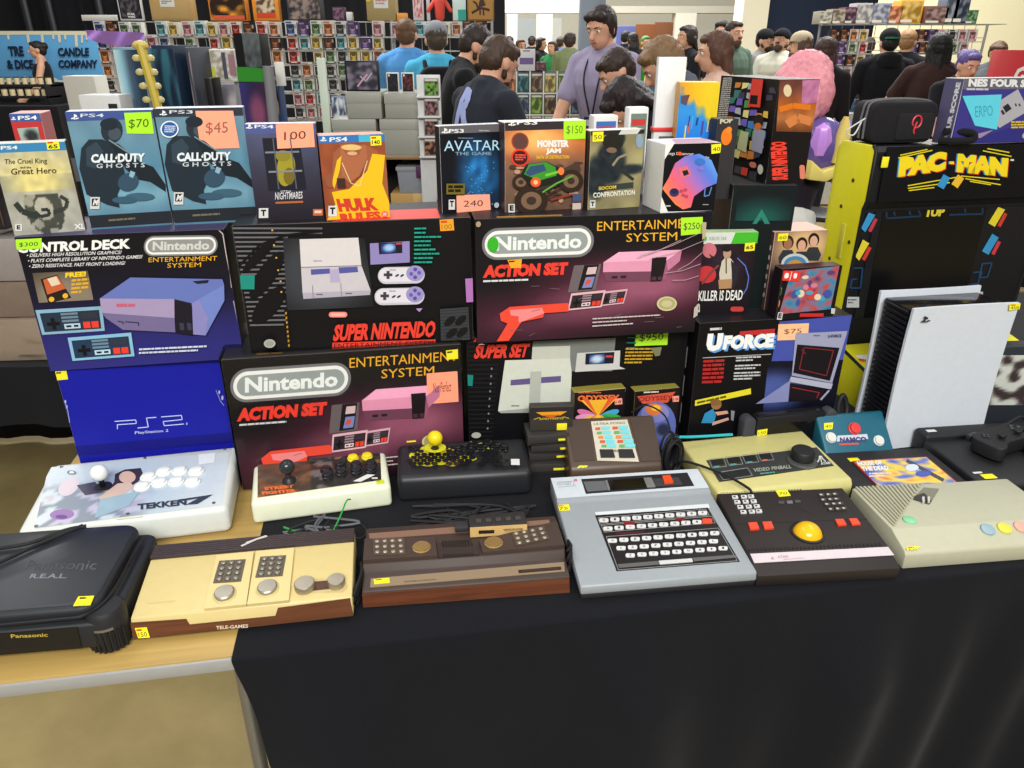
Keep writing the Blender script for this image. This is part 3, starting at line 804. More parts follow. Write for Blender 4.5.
carton('game_case', 'blue shooter game case with soldier cover and lime $70 slip', 'game case', (-.731, 1.444, 1.28, 19.9), .143, .212, .05,
       [(62.5, 113.7), (151, 108), (174, 225), (94, 229)], c5, ghosts(1), ((70, 90, 104), (60, 84, 98), (190, 196, 200), (70, 100, 120)), parts=parts)
def parts(S, t):
    price_tag(S, t, [(776, -38), (936, -46), (960, 118), (800, 126)], PEACH, '$45', 0, txtcol=(150, 90, 76), name='note_slip')
carton('game_case', 'blue shooter game case with soldier cover and peach $45 note', 'game case', (-.583, 1.482, 1.28, 14.1), .155, .214, .05,
       [(151.5, 110), (244, 104), (256, 222), (177.5, 224)], c5, ghosts(2), ((70, 90, 104), (110, 124, 132), (190, 196, 200), (70, 100, 120)), parts=parts)

def art(S, m):
    q = bil([(-40, 92), (272, 80), (330, 444), (60, 464)])
    def f(u, v):
        c = mix((196, 190, 160), (236, 220, 140), blob(u, v, .55, .4, .5, .3, 1.0)); c = mix(c, (120, 124, 124), .8 * (v > .3) * max(0, abs(u - .5) * 2 - .35))
        r = math.hypot((u - .5) * 1.0, (v - .72) * .9)
        c = mix(c, (178, 176, 170), .8 * (v > .5))
        if .12 < r < .27: c = mix(c, (40, 44, 40), (.85 if nz(u, v, 8, 2) > .38 else .2) * (v > .55))
        return mix(c, (90, 90, 70), .35 * nz(u, v, 11, 5))
    S.paint(m, [q(0, .1), q(1, .1), q(1, 1), q(0, 1)], 44, 50, f)
    S.poly(m, [q(0, 0), q(1, 0), q(1, .115), q(0, .115)], (52, 124, 170)); S.poly(m, [q(0, .0), q(1, 0), q(1, .012), q(0, .012)], (214, 214, 208))
    a = q(.14, .035); b = q(.35, .085); S.text(m, 'PS4', a[0], a[1], b[0], b[1], WHT, rise=-2)
    S.text(m, 'The Cruel King', 22, 160, 196, 188, (54, 46, 30), rise=-4, bold=.01); S.text(m, 'and the', 86, 190, 130, 200, (54, 46, 30)); S.text(m, 'Great Hero', 48, 200, 232, 226, (54, 46, 30), rise=-6, bold=.01)
    S.line(m, [(140, 372), (160, 392), (196, 384), (190, 364), (164, 366)], 12, (44, 50, 52)); S.line(m, [(64, 340), (90, 372), (150, 392)], 22, (44, 50, 48)); S.line(m, [(210, 374), (258, 360), (268, 330), (240, 312)], 14, (52, 56, 54))
    S.text(m, 'XLS', 286, 420, 344, 440, WHT, rise=-3, bold=.03); S.rect(m, 62, 420, 88, 446, (210, 210, 206)); S.text(m, 'E', 68, 424, 82, 440, (20, 20, 20), bold=.05)
def parts(S, t): price_tag(S, t, [(196, 82), (248, 78), (252, 116), (200, 120)], YEL, '65', 2, bold=.03)
carton('game_case', 'pale game case with blue top band and dark curled serpent, far left of the row', 'game case', (-.863, 1.395, 1.28, 22.6), .116, .163, .03,
       [(-10, 143), (68, 140), (82, 231), (15, 236)], c5, art, ((180, 170, 140), (120, 96, 60), (206, 204, 196), (190, 184, 160)), parts=parts)

def art(S, m):
    q = bil([(110, 385), (215, 380), (245, 530), (145, 530)])
    S.poly(m, [(110, 385), (215, 380), (285, 850), (176, 850)], (178, 50, 50)); S.poly(m, [(110, 385), (215, 380), (221, 410), (116, 416)], (50, 84, 150))
    ps_badge(S, m, 116, 402, 14, WHT); S.text(m, 'PS4', 140, 392, 206, 408, WHT, rise=-3)
    S.paint(m, [(134, 440), (206, 434), (216, 506), (150, 512)], 12, 12, lambda u, v: mix((150, 168, 160), (40, 44, 44), blob(u, v, .6, .45, .35, .35, .7) * (.5 + nz(u, v, 6))))
    S.scrib(m, 160, 494, 214, 504, 1, (200, 190, 180))
carton('game_case', 'narrow red game box with blue title band, standing behind the serpent cover case', 'game case', (-.905, 1.475, 1.28, 16), .051, .205, .075,
       [(27.5, 96), (54, 95), (72, 212), (44, 212)], c1, art, ((150, 40, 40), (196, 120, 120), (216, 160, 160), (178, 50, 50)))

def art(S, m):
    q = bil([(15, 100), (295, 85), (335, 470), (70, 475)])
    S.paint(m, [q(0, 0), q(1, 0), q(1, 1), q(0, 1)], 24, 30, lambda u, v: mix(ramp(v, [(88, 92, 128), (74, 78, 106), (58, 58, 76), (46, 42, 56), (30, 26, 34)]), (34, 32, 46), .3 * nz(u, v, 6, 4)))
    S.poly(m, [q(0, 0), q(1, 0), q(1, .1), q(0, .1)], (72, 84, 140)); ps_badge(S, m, 24, 108, 20, WHT); S.text(m, 'PS4', 56, 100, 130, 114, (210, 214, 226), rise=-2)
    S.poly(m, [(86, 152), (232, 146), (262, 352), (112, 358)], (28, 28, 40)); S.ell(m, 180, 270, 36, 70, (150, 140, 40), rot=4); S.ell(m, 168, 220, 30, 22, (132, 122, 40)); S.ell(m, 192, 300, 22, 34, (110, 96, 34))
    S.line(m, [(98, 208), (232, 202)], 7, (120, 122, 134)); S.line(m, [(112, 284), (244, 278)], 7, (126, 128, 140)); S.line(m, [(128, 152), (152, 352)], 5, (84, 86, 98)); S.line(m, [(196, 148), (222, 350)], 5, (84, 86, 98))
    S.text(m, 'LITTLE', 160, 356, 200, 362, (200, 200, 204)); S.text(m, 'NIGHTMARES', 138, 364, 246, 392, (206, 206, 210), rise=-4, bold=.01); S.rect(m, 140, 400, 248, 408, (170, 96, 50), rise=-3)
    S.rect(m, 76, 424, 112, 462, (206, 206, 204)); S.text(m, 'T', 84, 430, 104, 454, (20, 20, 24), bold=.06); S.rect(m, 288, 430, 328, 456, (196, 100, 60)); S.rect(m, 294, 436, 322, 446, (230, 200, 180))
def parts(S, t): price_tag(S, t, [(138, 96), (288, 84), (296, 182), (146, 192)], PEACH, '100', 0, txtcol=(90, 40, 34), name='note_slip')
carton('game_case', 'dark violet game case with barred window cover and peach 100 note', 'game case', (-.423, 1.439, 1.295, 10.2), .125, .175, .035,
       [(243.8, 125.4), (315, 121.6), (325, 219.4), (257.8, 220.6)], c6, art, ((60, 60, 90), (60, 50, 70), (190, 180, 190), (50, 48, 66)), parts=parts)

def art(S, m):
    q = bil([(305, 145), (570, 130), (590, 465), (345, 475)])
    S.paint(m, [q(0, 0), q(1, 0), q(1, 1), q(0, 1)], 30, 36, lambda u, v: mix((112, 52, 34), (176, 96, 56), nz(u, v, 4, 6)))
    S.poly(m, [q(0, 0), q(1, 0), q(1, .09), q(0, .09)], (46, 110, 176)); S.poly(m, [q(.6, 0), q(.78, 0), q(.78, .09), q(.6, .09)], (70, 170, 200))
    ps_badge(S, m, 314, 158, 20, WHT); S.text(m, 'PS4', 350, 150, 420, 168, WHT, rise=-4)
    # torso in a yellow tank top, cropped above the chin
    S.poly(m, [(366, 210), (400, 178), (492, 176), (540, 200), (588, 270), (592, 440), (548, 350), (470, 250), (420, 300), (360, 350)], (150, 88, 56))
    S.poly(m, [(392, 178), (494, 176), (500, 226), (470, 300), (430, 330), (400, 300), (396, 230)], (164, 98, 66))
    S.ell(m, 440, 198, 34, 26, (150, 84, 60)); S.ell(m, 440, 212, 20, 8, (206, 160, 120)); S.ell(m, 436, 188, 40, 12, (214, 180, 110))
    S.poly(m, [(362, 330), (380, 240), (398, 222), (392, 276), (372, 352)], (226, 178, 34)); S.poly(m, [(362, 364), (430, 352), (500, 280), (520, 212), (572, 216), (560, 330), (588, 400), (590, 462), (346, 470), (376, 410)], (232, 180, 30))
    S.line(m, [(400, 250), (436, 330), (470, 340), (500, 240)], 3, (220, 200, 150)); S.poly(m, [(330, 300), (362, 290), (366, 350), (344, 344)], (140, 80, 54)); S.poly(m, [(380, 310), (412, 312), (416, 348), (384, 350)], (60, 40, 36))
    S.text(m, 'HULK', 392, 390, 548, 440, (196, 60, 40), rise=-4, bold=.07, slant=-14); S.text(m, 'RULES', 398, 446, 556, 476, (200, 64, 40), rise=-8, bold=.06, slant=-6)
    S.rect(m, 350, 416, 382, 456, (206, 206, 204)); S.text(m, 'T', 356, 422, 376, 448, (20, 20, 24), bold=.06); S.ell(m, 570, 450, 14, 12, (220, 100, 90)); S.text(m, '2K', 562, 445, 578, 455, WHT)
def parts(S, t): price_tag(S, t, [(512, 140), (556, 138), (558, 176), (514, 180)], YEL, '140', 2, bold=.02)
carton('game_case', 'orange wrestling game case showing a yellow tank top', 'game case', (-.295, 1.445, 1.295, 16.3), .120, .155, .05,
       [(317.5, 137), (384.7, 133), (390, 218), (327.6, 220.6)], c6, art, ((130, 50, 34), (120, 80, 60), (206, 140, 120), (140, 70, 44)), parts=parts)

def art(S, m):
    q = bil([(32, 95), (250, 80), (258, 385), (45, 400)])
    S.paint(m, [q(0, 0), q(1, 0), q(1, 1), q(0, 1)], 40, 50, lambda u, v: mix((17, 19, 27), (40, 130, 206), blob(u, v, .62 + .1 * (v - .5), .58, .28, .32, 1.2) * (.3 + .95 * nz(u, v, 7, 3))))
    S.poly(m, [q(0, 0), q(1, 0), q(1, .09), q(0, .09)], (92, 90, 96)); ps_badge(S, m, 40, 110, 20, WHT); S.text(m, 'PS3', 64, 104, 116, 117, WHT, rise=-2); S.scrib(m, 168, 104, 235, 112, 1, (160, 160, 160))
    S.text(m, 'AVATAR', 48, 144, 244, 180, (168, 206, 230), rise=-6, bold=.0); S.text(m, 'THE GAME', 86, 182, 214, 194, (120, 150, 170), rise=-2); S.scrib(m, 96, 132, 190, 138, 1, (110, 130, 150))
    for k in range(40):
        rg = random.Random(k); S.ell(m, rg.uniform(120, 225), rg.uniform(215, 375), 1.6, 1.6, (120, 196, 240), n=6)
    S.rect(m, 54, 292, 118, 330, (112, 98, 36)); S.scrib(m, 60, 298, 112, 326, 2, (30, 26, 14), fill=.7)
    S.rect(m, 62, 348, 84, 384, (206, 206, 204)); S.text(m, 'T', 66, 352, 80, 374, (20, 20, 24), bold=.06); S.ell(m, 232, 370, 9, 10, (170, 180, 190))
def parts(S, t): price_tag(S, t, [(92, 334), (210, 332), (215, 396), (94, 402)], (250, 166, 136), '240', 0, txtcol=(96, 44, 40), name='note_slip')
carton('game_case', 'dark game case with blue glow and thin pale title, peach 240 note', 'game case', (-.079, 1.524, 1.295, 23.7), .129, .165, .03,
       [(439, 127), (500.8, 122.7), (503, 209), (442.7, 213.3)], c7, art, ((30, 30, 36), (30, 30, 36), (200, 200, 200), (17, 19, 27)), parts=parts)

def art(S, m):
    q = bil([(265, 85), (548, 65), (545, 385), (265, 395)])
    S.paint(m, [q(0, 0), q(1, 0), q(1, 1), q(0, 1)], 40, 44, lambda u, v: mix(ramp(v, [(150, 60, 30), (190, 110, 60), (120, 86, 70), (110, 84, 70), (92, 66, 52)]), (250, 190, 110), .8 * blob(u, v, .4, .18, .35, .16, 1.2) + .25 * nz(u, v, 10, 2) - .1))
    S.poly(m, [q(0, 0), q(1, 0), q(1, .09), q(0, .09)], (52, 44, 48)); ps_badge(S, m, 276, 86, 20, WHT); S.text(m, 'PS3', 304, 76, 374, 90, WHT, rise=-3)
    S.text(m, 'MONSTER', 374, 140, 486, 166, WHT, rise=-4, bold=.06); S.text(m, 'JAM', 404, 168, 458, 190, WHT, rise=-2, bold=.06); S.text(m, 'PATH OF DESTRUCTION', 372, 194, 488, 206, (236, 190, 40), rise=-4, bold=.02)
    S.pill(m, 286, 116, 344, 176, (150, 60, 50)); S.ell(m, 315, 146, 24, 26, (90, 60, 54)); S.pill(m, 284, 172, 346, 232, (220, 60, 40)); S.pill(m, 290, 178, 340, 226, (60, 26, 26)); S.scrib(m, 298, 190, 334, 214, 3, (226, 80, 60), fill=.6)
    # big-wheeled truck
    for k in range(30):
        rg = random.Random(k + 9); S.ell(m, rg.uniform(285, 530), rg.uniform(215, 380), rg.uniform(6, 22), rg.uniform(3, 9), ((84, 62, 50), (150, 112, 88), (70, 52, 44), (176, 140, 112))[k % 4], n=9)
    S.poly(m, [(440, 250), (520, 210), (530, 240), (470, 290)], (74, 54, 46))
    for cx, cy, r in ((316, 286, 30), (494, 282, 46), (352, 352, 58)):
        S.ell(m, cx, cy, r, r * .9, (48, 36, 30)); S.ell(m, cx, cy, r * .62, r * .55, (118, 92, 70)); S.ell(m, cx, cy, r * .3, r * .26, (60, 46, 40))
    S.poly(m, [(312, 262), (334, 224), (404, 212), (452, 236), (462, 292), (410, 322), (352, 304)], (30, 34, 28)); S.poly(m, [(326, 258), (342, 224), (402, 214), (436, 232), (440, 262), (380, 280)], (58, 140, 44)); S.poly(m, [(330, 256), (346, 230), (394, 222), (404, 244), (346, 264)], (50, 76, 110)); S.line(m, [(400, 262), (448, 248)], 9, (110, 190, 60)); S.line(m, [(366, 312), (440, 296)], 10, (60, 48, 44))
    S.ell(m, 366, 286, 18, 17, (230, 84, 40)); S.ell(m, 366, 286, 8, 8, (250, 190, 130)); S.ell(m, 456, 246, 11, 14, (232, 120, 60)); S.line(m, [(390, 322), (440, 290), (500, 262)], 6, (96, 160, 60)); S.line(m, [(404, 336), (470, 300)], 5, (60, 40, 34)); S.line(m, [(420, 350), (500, 330)], 7, (140, 50, 40))
    S.rect(m, 272, 362, 294, 392, (206, 206, 204)); S.text(m, 'E', 276, 366, 290, 386, (20, 20, 24), bold=.06); S.rect(m, 500, 328, 532, 358, (70, 80, 110)); S.rect(m, 500, 362, 532, 388, (200, 180, 170))
def parts(S, t): price_tag(S, t, [(466, 66), (546, 62), (546, 130), (466, 136)], LIME, '$150', 0, txtcol=(80, 120, 30))
carton('game_case', 'big truck game case with green monster truck and lime $150 slip', 'game case', (.066, 1.531, 1.295, 16.4), .166, .171, .05,
       [(505, 124), (585.2, 118.4), (584.3, 209), (505, 212)], c7, art, ((60, 46, 46), (60, 46, 46), (206, 206, 200), (120, 80, 60)), parts=parts)

def art(S, m):
    q = bil([(565, 115), (755, 95), (740, 380), (560, 385)])
    S.paint(m, [q(0, 0), q(1, 0), q(1, 1), q(0, 1)], 36, 46, lambda u, v: soldier(u * .9 + .08, v * 1.05 + .08, mix((168, 158, 112), (112, 104, 76), nz(u, v, 4, 9))))
    S.poly(m, [q(0, 0), q(1, 0), q(1, .06), q(0, .06)], (40, 38, 36)); S.poly(m, [q(.55, 0), q(.92, 0), q(.86, .06), q(.5, .06)], (196, 196, 190)); S.scrib(m, 580, 106, 660, 114, 1, (150, 146, 140))
    S.ell(m, 640, 150, 36, 30, (36, 34, 30)); S.ell(m, 636, 178, 18, 10, (120, 96, 76)); S.line(m, [(600, 190), (660, 240), (716, 282)], 11, (44, 46, 46)); S.line(m, [(640, 232), (660, 204), (690, 190)], 8, (140, 132, 110))
    S.poly(m, [(590, 304), (716, 290), (716, 312), (590, 322)], (52, 60, 56)); S.text(m, 'SOCOM', 594, 306, 654, 318, (210, 180, 60), rise=-5, bold=.04)
    S.text(m, 'CONFRONTATION', 576, 326, 722, 344, (222, 222, 206), rise=-8, bold=.03); S.rect(m, 566, 352, 584, 378, (206, 206, 204)); S.text(m, 'T', 569, 356, 581, 372, (20, 20, 24), bold=.06)
    S.ell(m, 735, 140, 14, 26, (130, 150, 170))
def parts(S, t): price_tag(S, t, [(570, 118), (606, 114), (606, 148), (570, 152)], YEL, '50', 0)
carton('game_case', 'khaki game case with crouching soldier, right of the monster truck case', 'game case', (.209, 1.553, 1.295, 17.9), .116, .153, .04,
       [(590, 132.6), (643.8, 127), (639.6, 207.6), (588.6, 209)], c7, art, ((44, 42, 40), (44, 42, 40), (206, 200, 190), (140, 132, 96)), parts=parts)

# ---- handheld/controller box, rainbow pad on black
def art(S, m):
    S.rect(m, 60, 380, 380, 720, (224, 224, 222))
    S.poly(m, [(146, 392), (366, 386), (326, 706), (118, 710), (86, 640), (72, 560), (88, 470)], (16, 14, 20))
    S.text(m, 'Sega Dreamcast', 118, 432, 236, 450, (220, 214, 210), rise=2, bold=.0); S.ell(m, 172, 440, 10, 9, (226, 80, 40)); S.text(m, 'controller', 248, 452, 310, 462, (200, 196, 192))
    body = [(92, 604), (120, 556), (150, 486), (196, 452), (262, 440), (318, 470), (346, 540), (340, 580), (290, 600), (236, 640), (222, 690), (186, 700), (150, 676)]
    def f(u, v): return ramp(u * .62 + (1 - v) * .45, [(240, 176, 40), (236, 120, 84), (226, 96, 120), (160, 110, 190), (80, 120, 214), (110, 170, 230)])
    xs = [p[0] for p in body]; ys = [p[1] for p in body]; x0, x1, y0, y1 = min(xs), max(xs), min(ys), max(ys)
    # colour bands clipped to the pad outline
    bm = bmesh.new(); l = S.nl()
    bm.faces.new([bm.verts.new((x, y, 0)) for x, y in body]); bmesh.ops.triangulate(bm, faces=bm.faces)
    bmesh.ops.subdivide_edges(bm, edges=bm.edges, cuts=4, use_grid_fill=True); bmesh.ops.triangulate(bm, faces=bm.faces)
    bm.verts.ensure_lookup_table()
    for i, v in enumerate(bm.verts): v.index = i
    fs = []
    for fc in bm.faces: fs.append(tuple(v.index for v in fc.verts))
    P = [S.p(v.co.x, v.co.y, l) for v in bm.verts]
    fs = [f_ if (P[f_[1]] - P[f_[0]]).cross(P[f_[2]] - P[f_[0]]).dot(S.N) > 0 else f_[::-1] for f_ in fs]
    m.addv(P, fs, [f((v.co.x - x0) / (x1 - x0), (v.co.y - y0) / (y1 - y0)) for v in bm.verts], 'card'); bm.free()
    S.poly(m, [(166, 508), (206, 498), (222, 540), (182, 556)], (214, 110, 110)); S.poly(m, [(182, 522), (206, 516), (214, 536), (190, 546)], (30, 30, 40))
    S.ell(m, 146, 622, 22, 20, (56, 50, 96)); S.ell(m, 146, 616, 15, 13, (40, 34, 70))
    for x, y in ((178, 616), (196, 610), (186, 634), (200, 640)): S.ell(m, x, y, 9, 8, (180, 70, 90), n=10)
    S.ell(m, 264, 478, 24, 16, (60, 110, 190)); S.ell(m, 270, 510, 14, 10, (130, 110, 200)); S.line(m, [(286, 600), (282, 640), (304, 634), (316, 596)], 5, (90, 130, 190))
    S.scrib(m, 106, 680, 146, 692, 1, (180, 180, 180)); S.scrib(m, 274, 676, 322, 682, 1, (170, 170, 170))
def sart(m, W, H, D):
    m.add([(-W * .3, .004, H + .0003), (W * .49, .004, H + .0003), (W * .49, D * .8, H + .0003), (-W * .1, D * .8, H + .0003)], [(0, 1, 2, 3)], (190, 150, 170), 'card')
def parts(S, t): price_tag(S, t, [(318, 396), (366, 390), (364, 434), (318, 440)], YEL, '40', 0)
carton('controller_box', 'white controller box with rainbow game pad on black curve', 'box', (.352, 1.517, 1.295, 14.0), .117, .132, .09,
       [(663, 145), (718.4, 142.7), (710, 211.5), (658, 214)], c8, art, (WHT, (60, 60, 66), (214, 208, 214), WHT), parts=parts, side_art=sart)

# ---- games on the force controller box
def art(S, m):
    q = bil([(105, 150), (355, 145), (320, 525), (65, 530)])
    S.paint(m, [q(0, .1), q(1, .1), q(1, 1), q(0, 1)], 24, 30, lambda u, v: mix((24, 18, 24), (70, 40, 60), .8 * blob(u, v, .3, .3, .5, .4, 1) * nz(u, v, 5, 2)))
    S.poly(m, [q(0, 0), q(1, 0), q(1, .13), q(0, .13)], (206, 210, 204)); S.poly(m, [q(.58, 0), q(1, 0), q(1, .13), q(.52, .13)], (66, 176, 44)); S.ell(m, 112, 174, 10, 12, (90, 170, 60)); S.text(m, 'XBOX 360', 130, 166, 210, 182, (150, 156, 150), rise=-2)
    S.line(m, [(262, 260), (300, 296), (318, 350), (312, 400), (296, 430)], 5, (86, 110, 190)); S.ell(m, 134, 226, 32, 34, (196, 110, 120)); S.ell(m, 122, 336, 44, 40, (190, 52, 56)); S.line(m, [(100, 380), (150, 318), (180, 290)], 10, (120, 60, 60))
    S.poly(m, [(190, 276), (206, 258), (230, 260), (246, 280), (250, 330), (236, 400), (186, 400), (180, 330)], (196, 188, 170)); S.poly(m, [(232, 270), (270, 300), (262, 360), (240, 420), (238, 330)], (40, 36, 46)); S.poly(m, [(130, 240), (190, 276), (186, 300), (150, 270)], (40, 36, 44))
    S.ell(m, 214, 238, 18, 26, (176, 140, 116)); S.ell(m, 212, 218, 20, 14, (30, 26, 30)); S.line(m, [(210, 262), (212, 330)], 5, (36, 32, 40)); S.poly(m, [(176, 360), (240, 356), (238, 400), (180, 404)], (170, 130, 90))
    S.text(m, 'KILLER IS DEAD', 82, 412, 290, 462, (226, 226, 222), rise=-4, bold=.02, slant=4); S.pill(m, 236, 490, 300, 514, (190, 60, 60)); S.rect(m, 66, 478, 90, 516, (200, 200, 200)); S.text(m, 'M', 70, 484, 86, 506, (20, 20, 20), bold=.05)
def parts(S, t): price_tag(S, t, [(294, 194), (340, 190), (338, 226), (292, 230)], YEL, '65', 0, bold=.03)
carton('game_case', 'dark game case with white and green top band and suited fighter', 'game case', (.465, 1.585, UFT, 3.9), .121, .183, .03,
       [(702.5, 232), (756, 231), (749, 313), (694, 314)], cD, art, ((50, 44, 44), (80, 80, 80), (170, 200, 150), (24, 18, 24)), parts=parts)
def art(S, m):
    q = bil([(430, 170), (680, 150), (640, 520), (400, 530)])
    S.paint(m, [q(0, 0), q(1, 0), q(1, 1), q(0, 1)], 24, 30, lambda u, v: mix((60, 44, 52), (206, 170, 120), blob(u, v, .6, .2, .6, .3, 1)))
    for cx, cy, hc, sk in ((490, 222, (60, 40, 30), (150, 104, 80)), (556, 228, (44, 28, 24), (206, 156, 130)), (612, 206, (40, 28, 24), (206, 160, 136))):
        S.ell(m, cx, cy - 8, 27, 32, hc); S.ell(m, cx, cy, 19, 26, sk); S.poly(m, [(cx - 40, cy + 62), (cx - 22, cy + 28), (cx + 22, cy + 26), (cx + 42, cy + 62), (cx + 30, cy + 90), (cx - 36, cy + 90)], (50, 52, 56))
    S.ell(m, 530, 310, 66, 46, (190, 196, 190)); S.ell(m, 530, 314, 54, 38, (70, 130, 170)); S.ell(m, 530, 320, 38, 26, (196, 140, 60))
def sart(m, W, H, D):
    x = -W / 2 - .0004
    for k, c in enumerate(((170, 60, 54), (60, 90, 120), (180, 140, 70), (70, 120, 150), (60, 50, 50))):
        z = H * (.85 - .18 * k); m.add([(x, D * .9, z - .02), (x, D * .35, z - .02), (x, D * .35, z + .012), (x, D * .9, z + .012)], [(0, 1, 2, 3)], c, 'card')
    for k in range(6):
        z = H * (.8 - .12 * k); m.add([(x, D * .28, z - .006), (x, D * .08, z - .006), (x, D * .08, z + .004), (x, D * .28, z + .004)], [(0, 1, 2, 3)], (200, 196, 190), 'card')
def parts(S, t): price_tag(S, t, [(442, 176), (488, 172), (484, 206), (440, 210)], YEL, '60', 0)
carton('game_case', 'thick game case showing three people, pink top edge, behind the small blue game box', 'game case', (.629, 1.62, UFT, 10.9), .125, .178, .085,
       [(772, 236.5), (826, 232), (818, 312), (766, 314)], cD, art, ((90, 60, 54), (180, 180, 176), (224, 170, 150), (60, 44, 52)), parts=parts, side_art=sart)
def art(S, m):
    q = bil([(440, 305), (720, 300), (690, 525), (450, 555)])
    S.rect(m, 430, 290, 780, 560, (18, 16, 22))
    S.paint(m, [(485, 318), (722, 300), (690, 500), (462, 528)], 30, 26, lambda u, v: ramp(nz(u, v, 6, 3) * 1.1 + .15 * nz(u, v, 17, 8), [(30, 50, 90), (46, 96, 140), (60, 130, 160), (120, 110, 140), (180, 70, 70), (60, 60, 110)]))
    for k in range(16):
        rg = random.Random(k + 5); S.ell(m, rg.uniform(500, 690), rg.uniform(330, 480), rg.uniform(9, 22), rg.uniform(9, 20), ((196, 60, 60), (70, 150, 180), (214, 196, 170), (60, 80, 150), (90, 60, 110), (200, 120, 140))[k % 6], n=12)
    S.poly(m, [(440, 312), (532, 318), (526, 372), (434, 366)], (222, 52, 46)); S.line(m, [(486, 318), (482, 366)], 3, WHT); S.pill(m, 450, 326, 472, 354, WHT, r=8); S.pill(m, 498, 328, 516, 356, WHT, r=8)
    S.text(m, 'CUP', 440, 398, 450, 440, (100, 150, 60), vert=True); S.ell(m, 438, 480, 14, 24, (220, 130, 50))
    S.rect(m, 556, 520, 660, 534, (190, 40, 44), rise=-4); S.rect(m, 452, 518, 476, 550, (200, 200, 200)); S.text(m, 'E', 456, 522, 472, 544, (20, 20, 20), bold=.05); S.rect(m, 690, 494, 718, 516, (190, 190, 190))
def parts(S, t): price_tag(S, t, [(742, 300), (764, 296), (762, 336), (740, 340)], YEL, None, 1)
carton('game_case', 'small blue cartoon game box with red and white badge in its corner', 'game case', (.642, 1.56, UFT, 12.1), .140, .114, .035,
       [(774.5, 265.5), (838, 264), (831, 313), (776.7, 319)], cD, art, ((30, 24, 30), (26, 22, 24), (60, 30, 34), (18, 16, 22)), parts=parts)

# ---- dark green box and the big tilted-view console box on it
def art(S, m):
    S.rect(m, 425, 570, 730, 1000, (12, 22, 24))
    S.paint(m, [(450, 600), (720, 600), (690, 745), (440, 745)], 20, 14, lambda u, v: mix((11, 20, 23), (22, 74, 68), blob(u, v, .45, 1.0, .5, .6, 1.0)))
    S.poly(m, [(520, 760), (560, 690), (600, 760), (575, 760), (560, 728), (540, 760)], (40, 120, 104))
carton('game_box', 'tall dark green collector game box under the tilted console box', 'box', (.538, 1.622, UFT, -2), .135, 1.33 - UFT, .17,
       [(732, 183.5), (794.7, 184.6), (781, 310), (722, 310)], c8, art, ((14, 26, 27), (10, 18, 20), (46, 52, 52), (12, 22, 24)))

def art(S, m):
    S.rect(m, 560, 60, 900, 600, (22, 18, 18))
    S.paint(m, [(668, 95), (850, 95), (815, 340), (640, 330)], 26, 30, lambda u, v: mix(ramp(v, [(110, 60, 56), (140, 80, 56), (196, 104, 40), (206, 130, 70), (120, 64, 30)]), (60, 34, 26), .55 * nz(u, v, 4, 7)))
    S.paint(m, [(770, 98), (848, 98), (832, 200), (760, 210)], 8, 10, lambda u, v: mix((150, 80, 110), (190, 130, 170), nz(u, v, 4, 2)))
    S.ell(m, 700, 144, 18, 28, (206, 190, 150)); S.line(m, [(660, 230), (720, 214), (800, 224)], 26, (206, 110, 30)); S.line(m, [(690, 300), (740, 270), (800, 290)], 40, (196, 120, 66))
    S.text(m, 'SUPER NINTENDO', 610, 378, 684, 556, RED, vert=True, bold=.06, rise=0); S.pill(m, 736, 490, 760, 556, (206, 120, 100), r=10)
def sart(m, W, H, D):
    # back cover collage on the left side
    S = Surf((-W / 2, D, 0), (0, -D, 0), (0, 0, H), [(720.6, 72), (783.5, 80), (764.6, 183.5), (716, 166)], c8)
    S.rect(m, 340, 40, 680, 590, (18, 16, 18))
    S.scrib(m, 385, 70, 430, 300, 22, (190, 188, 180), fill=.55, seed=5, skew=-.9)
    rg = random.Random(12); PAL = ((110, 96, 186), (70, 130, 196), (220, 186, 70), (80, 150, 80), (206, 130, 60), (170, 176, 190), (60, 60, 80), (226, 216, 140), (60, 120, 110), (96, 110, 60))
    for j in range(8):
        for i in range(6):
            x = 448 + i * 33 - j * 9 + rg.uniform(-6, 6); y = 95 + j * 44 + i * 7 + rg.uniform(-8, 8)
            if 520 < x < 600 and y < 240: continue
            S.poly(m, [(x, y), (x + rg.uniform(22, 34), y + 3), (x + rg.uniform(18, 32), y + rg.uniform(28, 44)), (x - 5, y + rg.uniform(24, 40))], rg.choice(PAL))
    S.poly(m, [(540, 82), (596, 88), (576, 236), (518, 228)], (212, 62, 50)); S.poly(m, [(532, 170), (568, 174), (562, 220), (526, 214)], (14, 12, 14))
    S.poly(m, [(370, 434), (436, 458), (424, 514), (360, 492)], (206, 60, 48)); S.poly(m, [(462, 490), (488, 498), (484, 524), (458, 518)], (70, 70, 74)); S.poly(m, [(490, 498), (518, 506), (512, 536), (486, 528)], (206, 70, 56))
    S.pill(m, 524, 478, 554, 502, (206, 120, 100), 6); S.ell(m, 571, 514, 12, 20, (200, 196, 180)); S.poly(m, [(524, 516), (556, 524), (550, 560), (520, 548)], (56, 56, 60))
    S.poly(m, [(548, 330), (600, 350), (580, 450), (530, 430)], (150, 150, 170)); S.ell(m, 570, 300, 24, 30, (36, 30, 30)); S.ell(m, 566, 326, 16, 16, (206, 110, 50)); S.poly(m, [(486, 342), (524, 352), (510, 440), (470, 420)], (190, 196, 150))
    m.add([(-W / 2 + .002, .002, H + .0003), (W / 2 - .002, .002, H + .0003), (W / 2 - .002, D - .002, H + .0003), (-W / 2 + .002, D - .002, H + .0003)], [(0, 1, 2, 3)], (118, 112, 108), 'card')
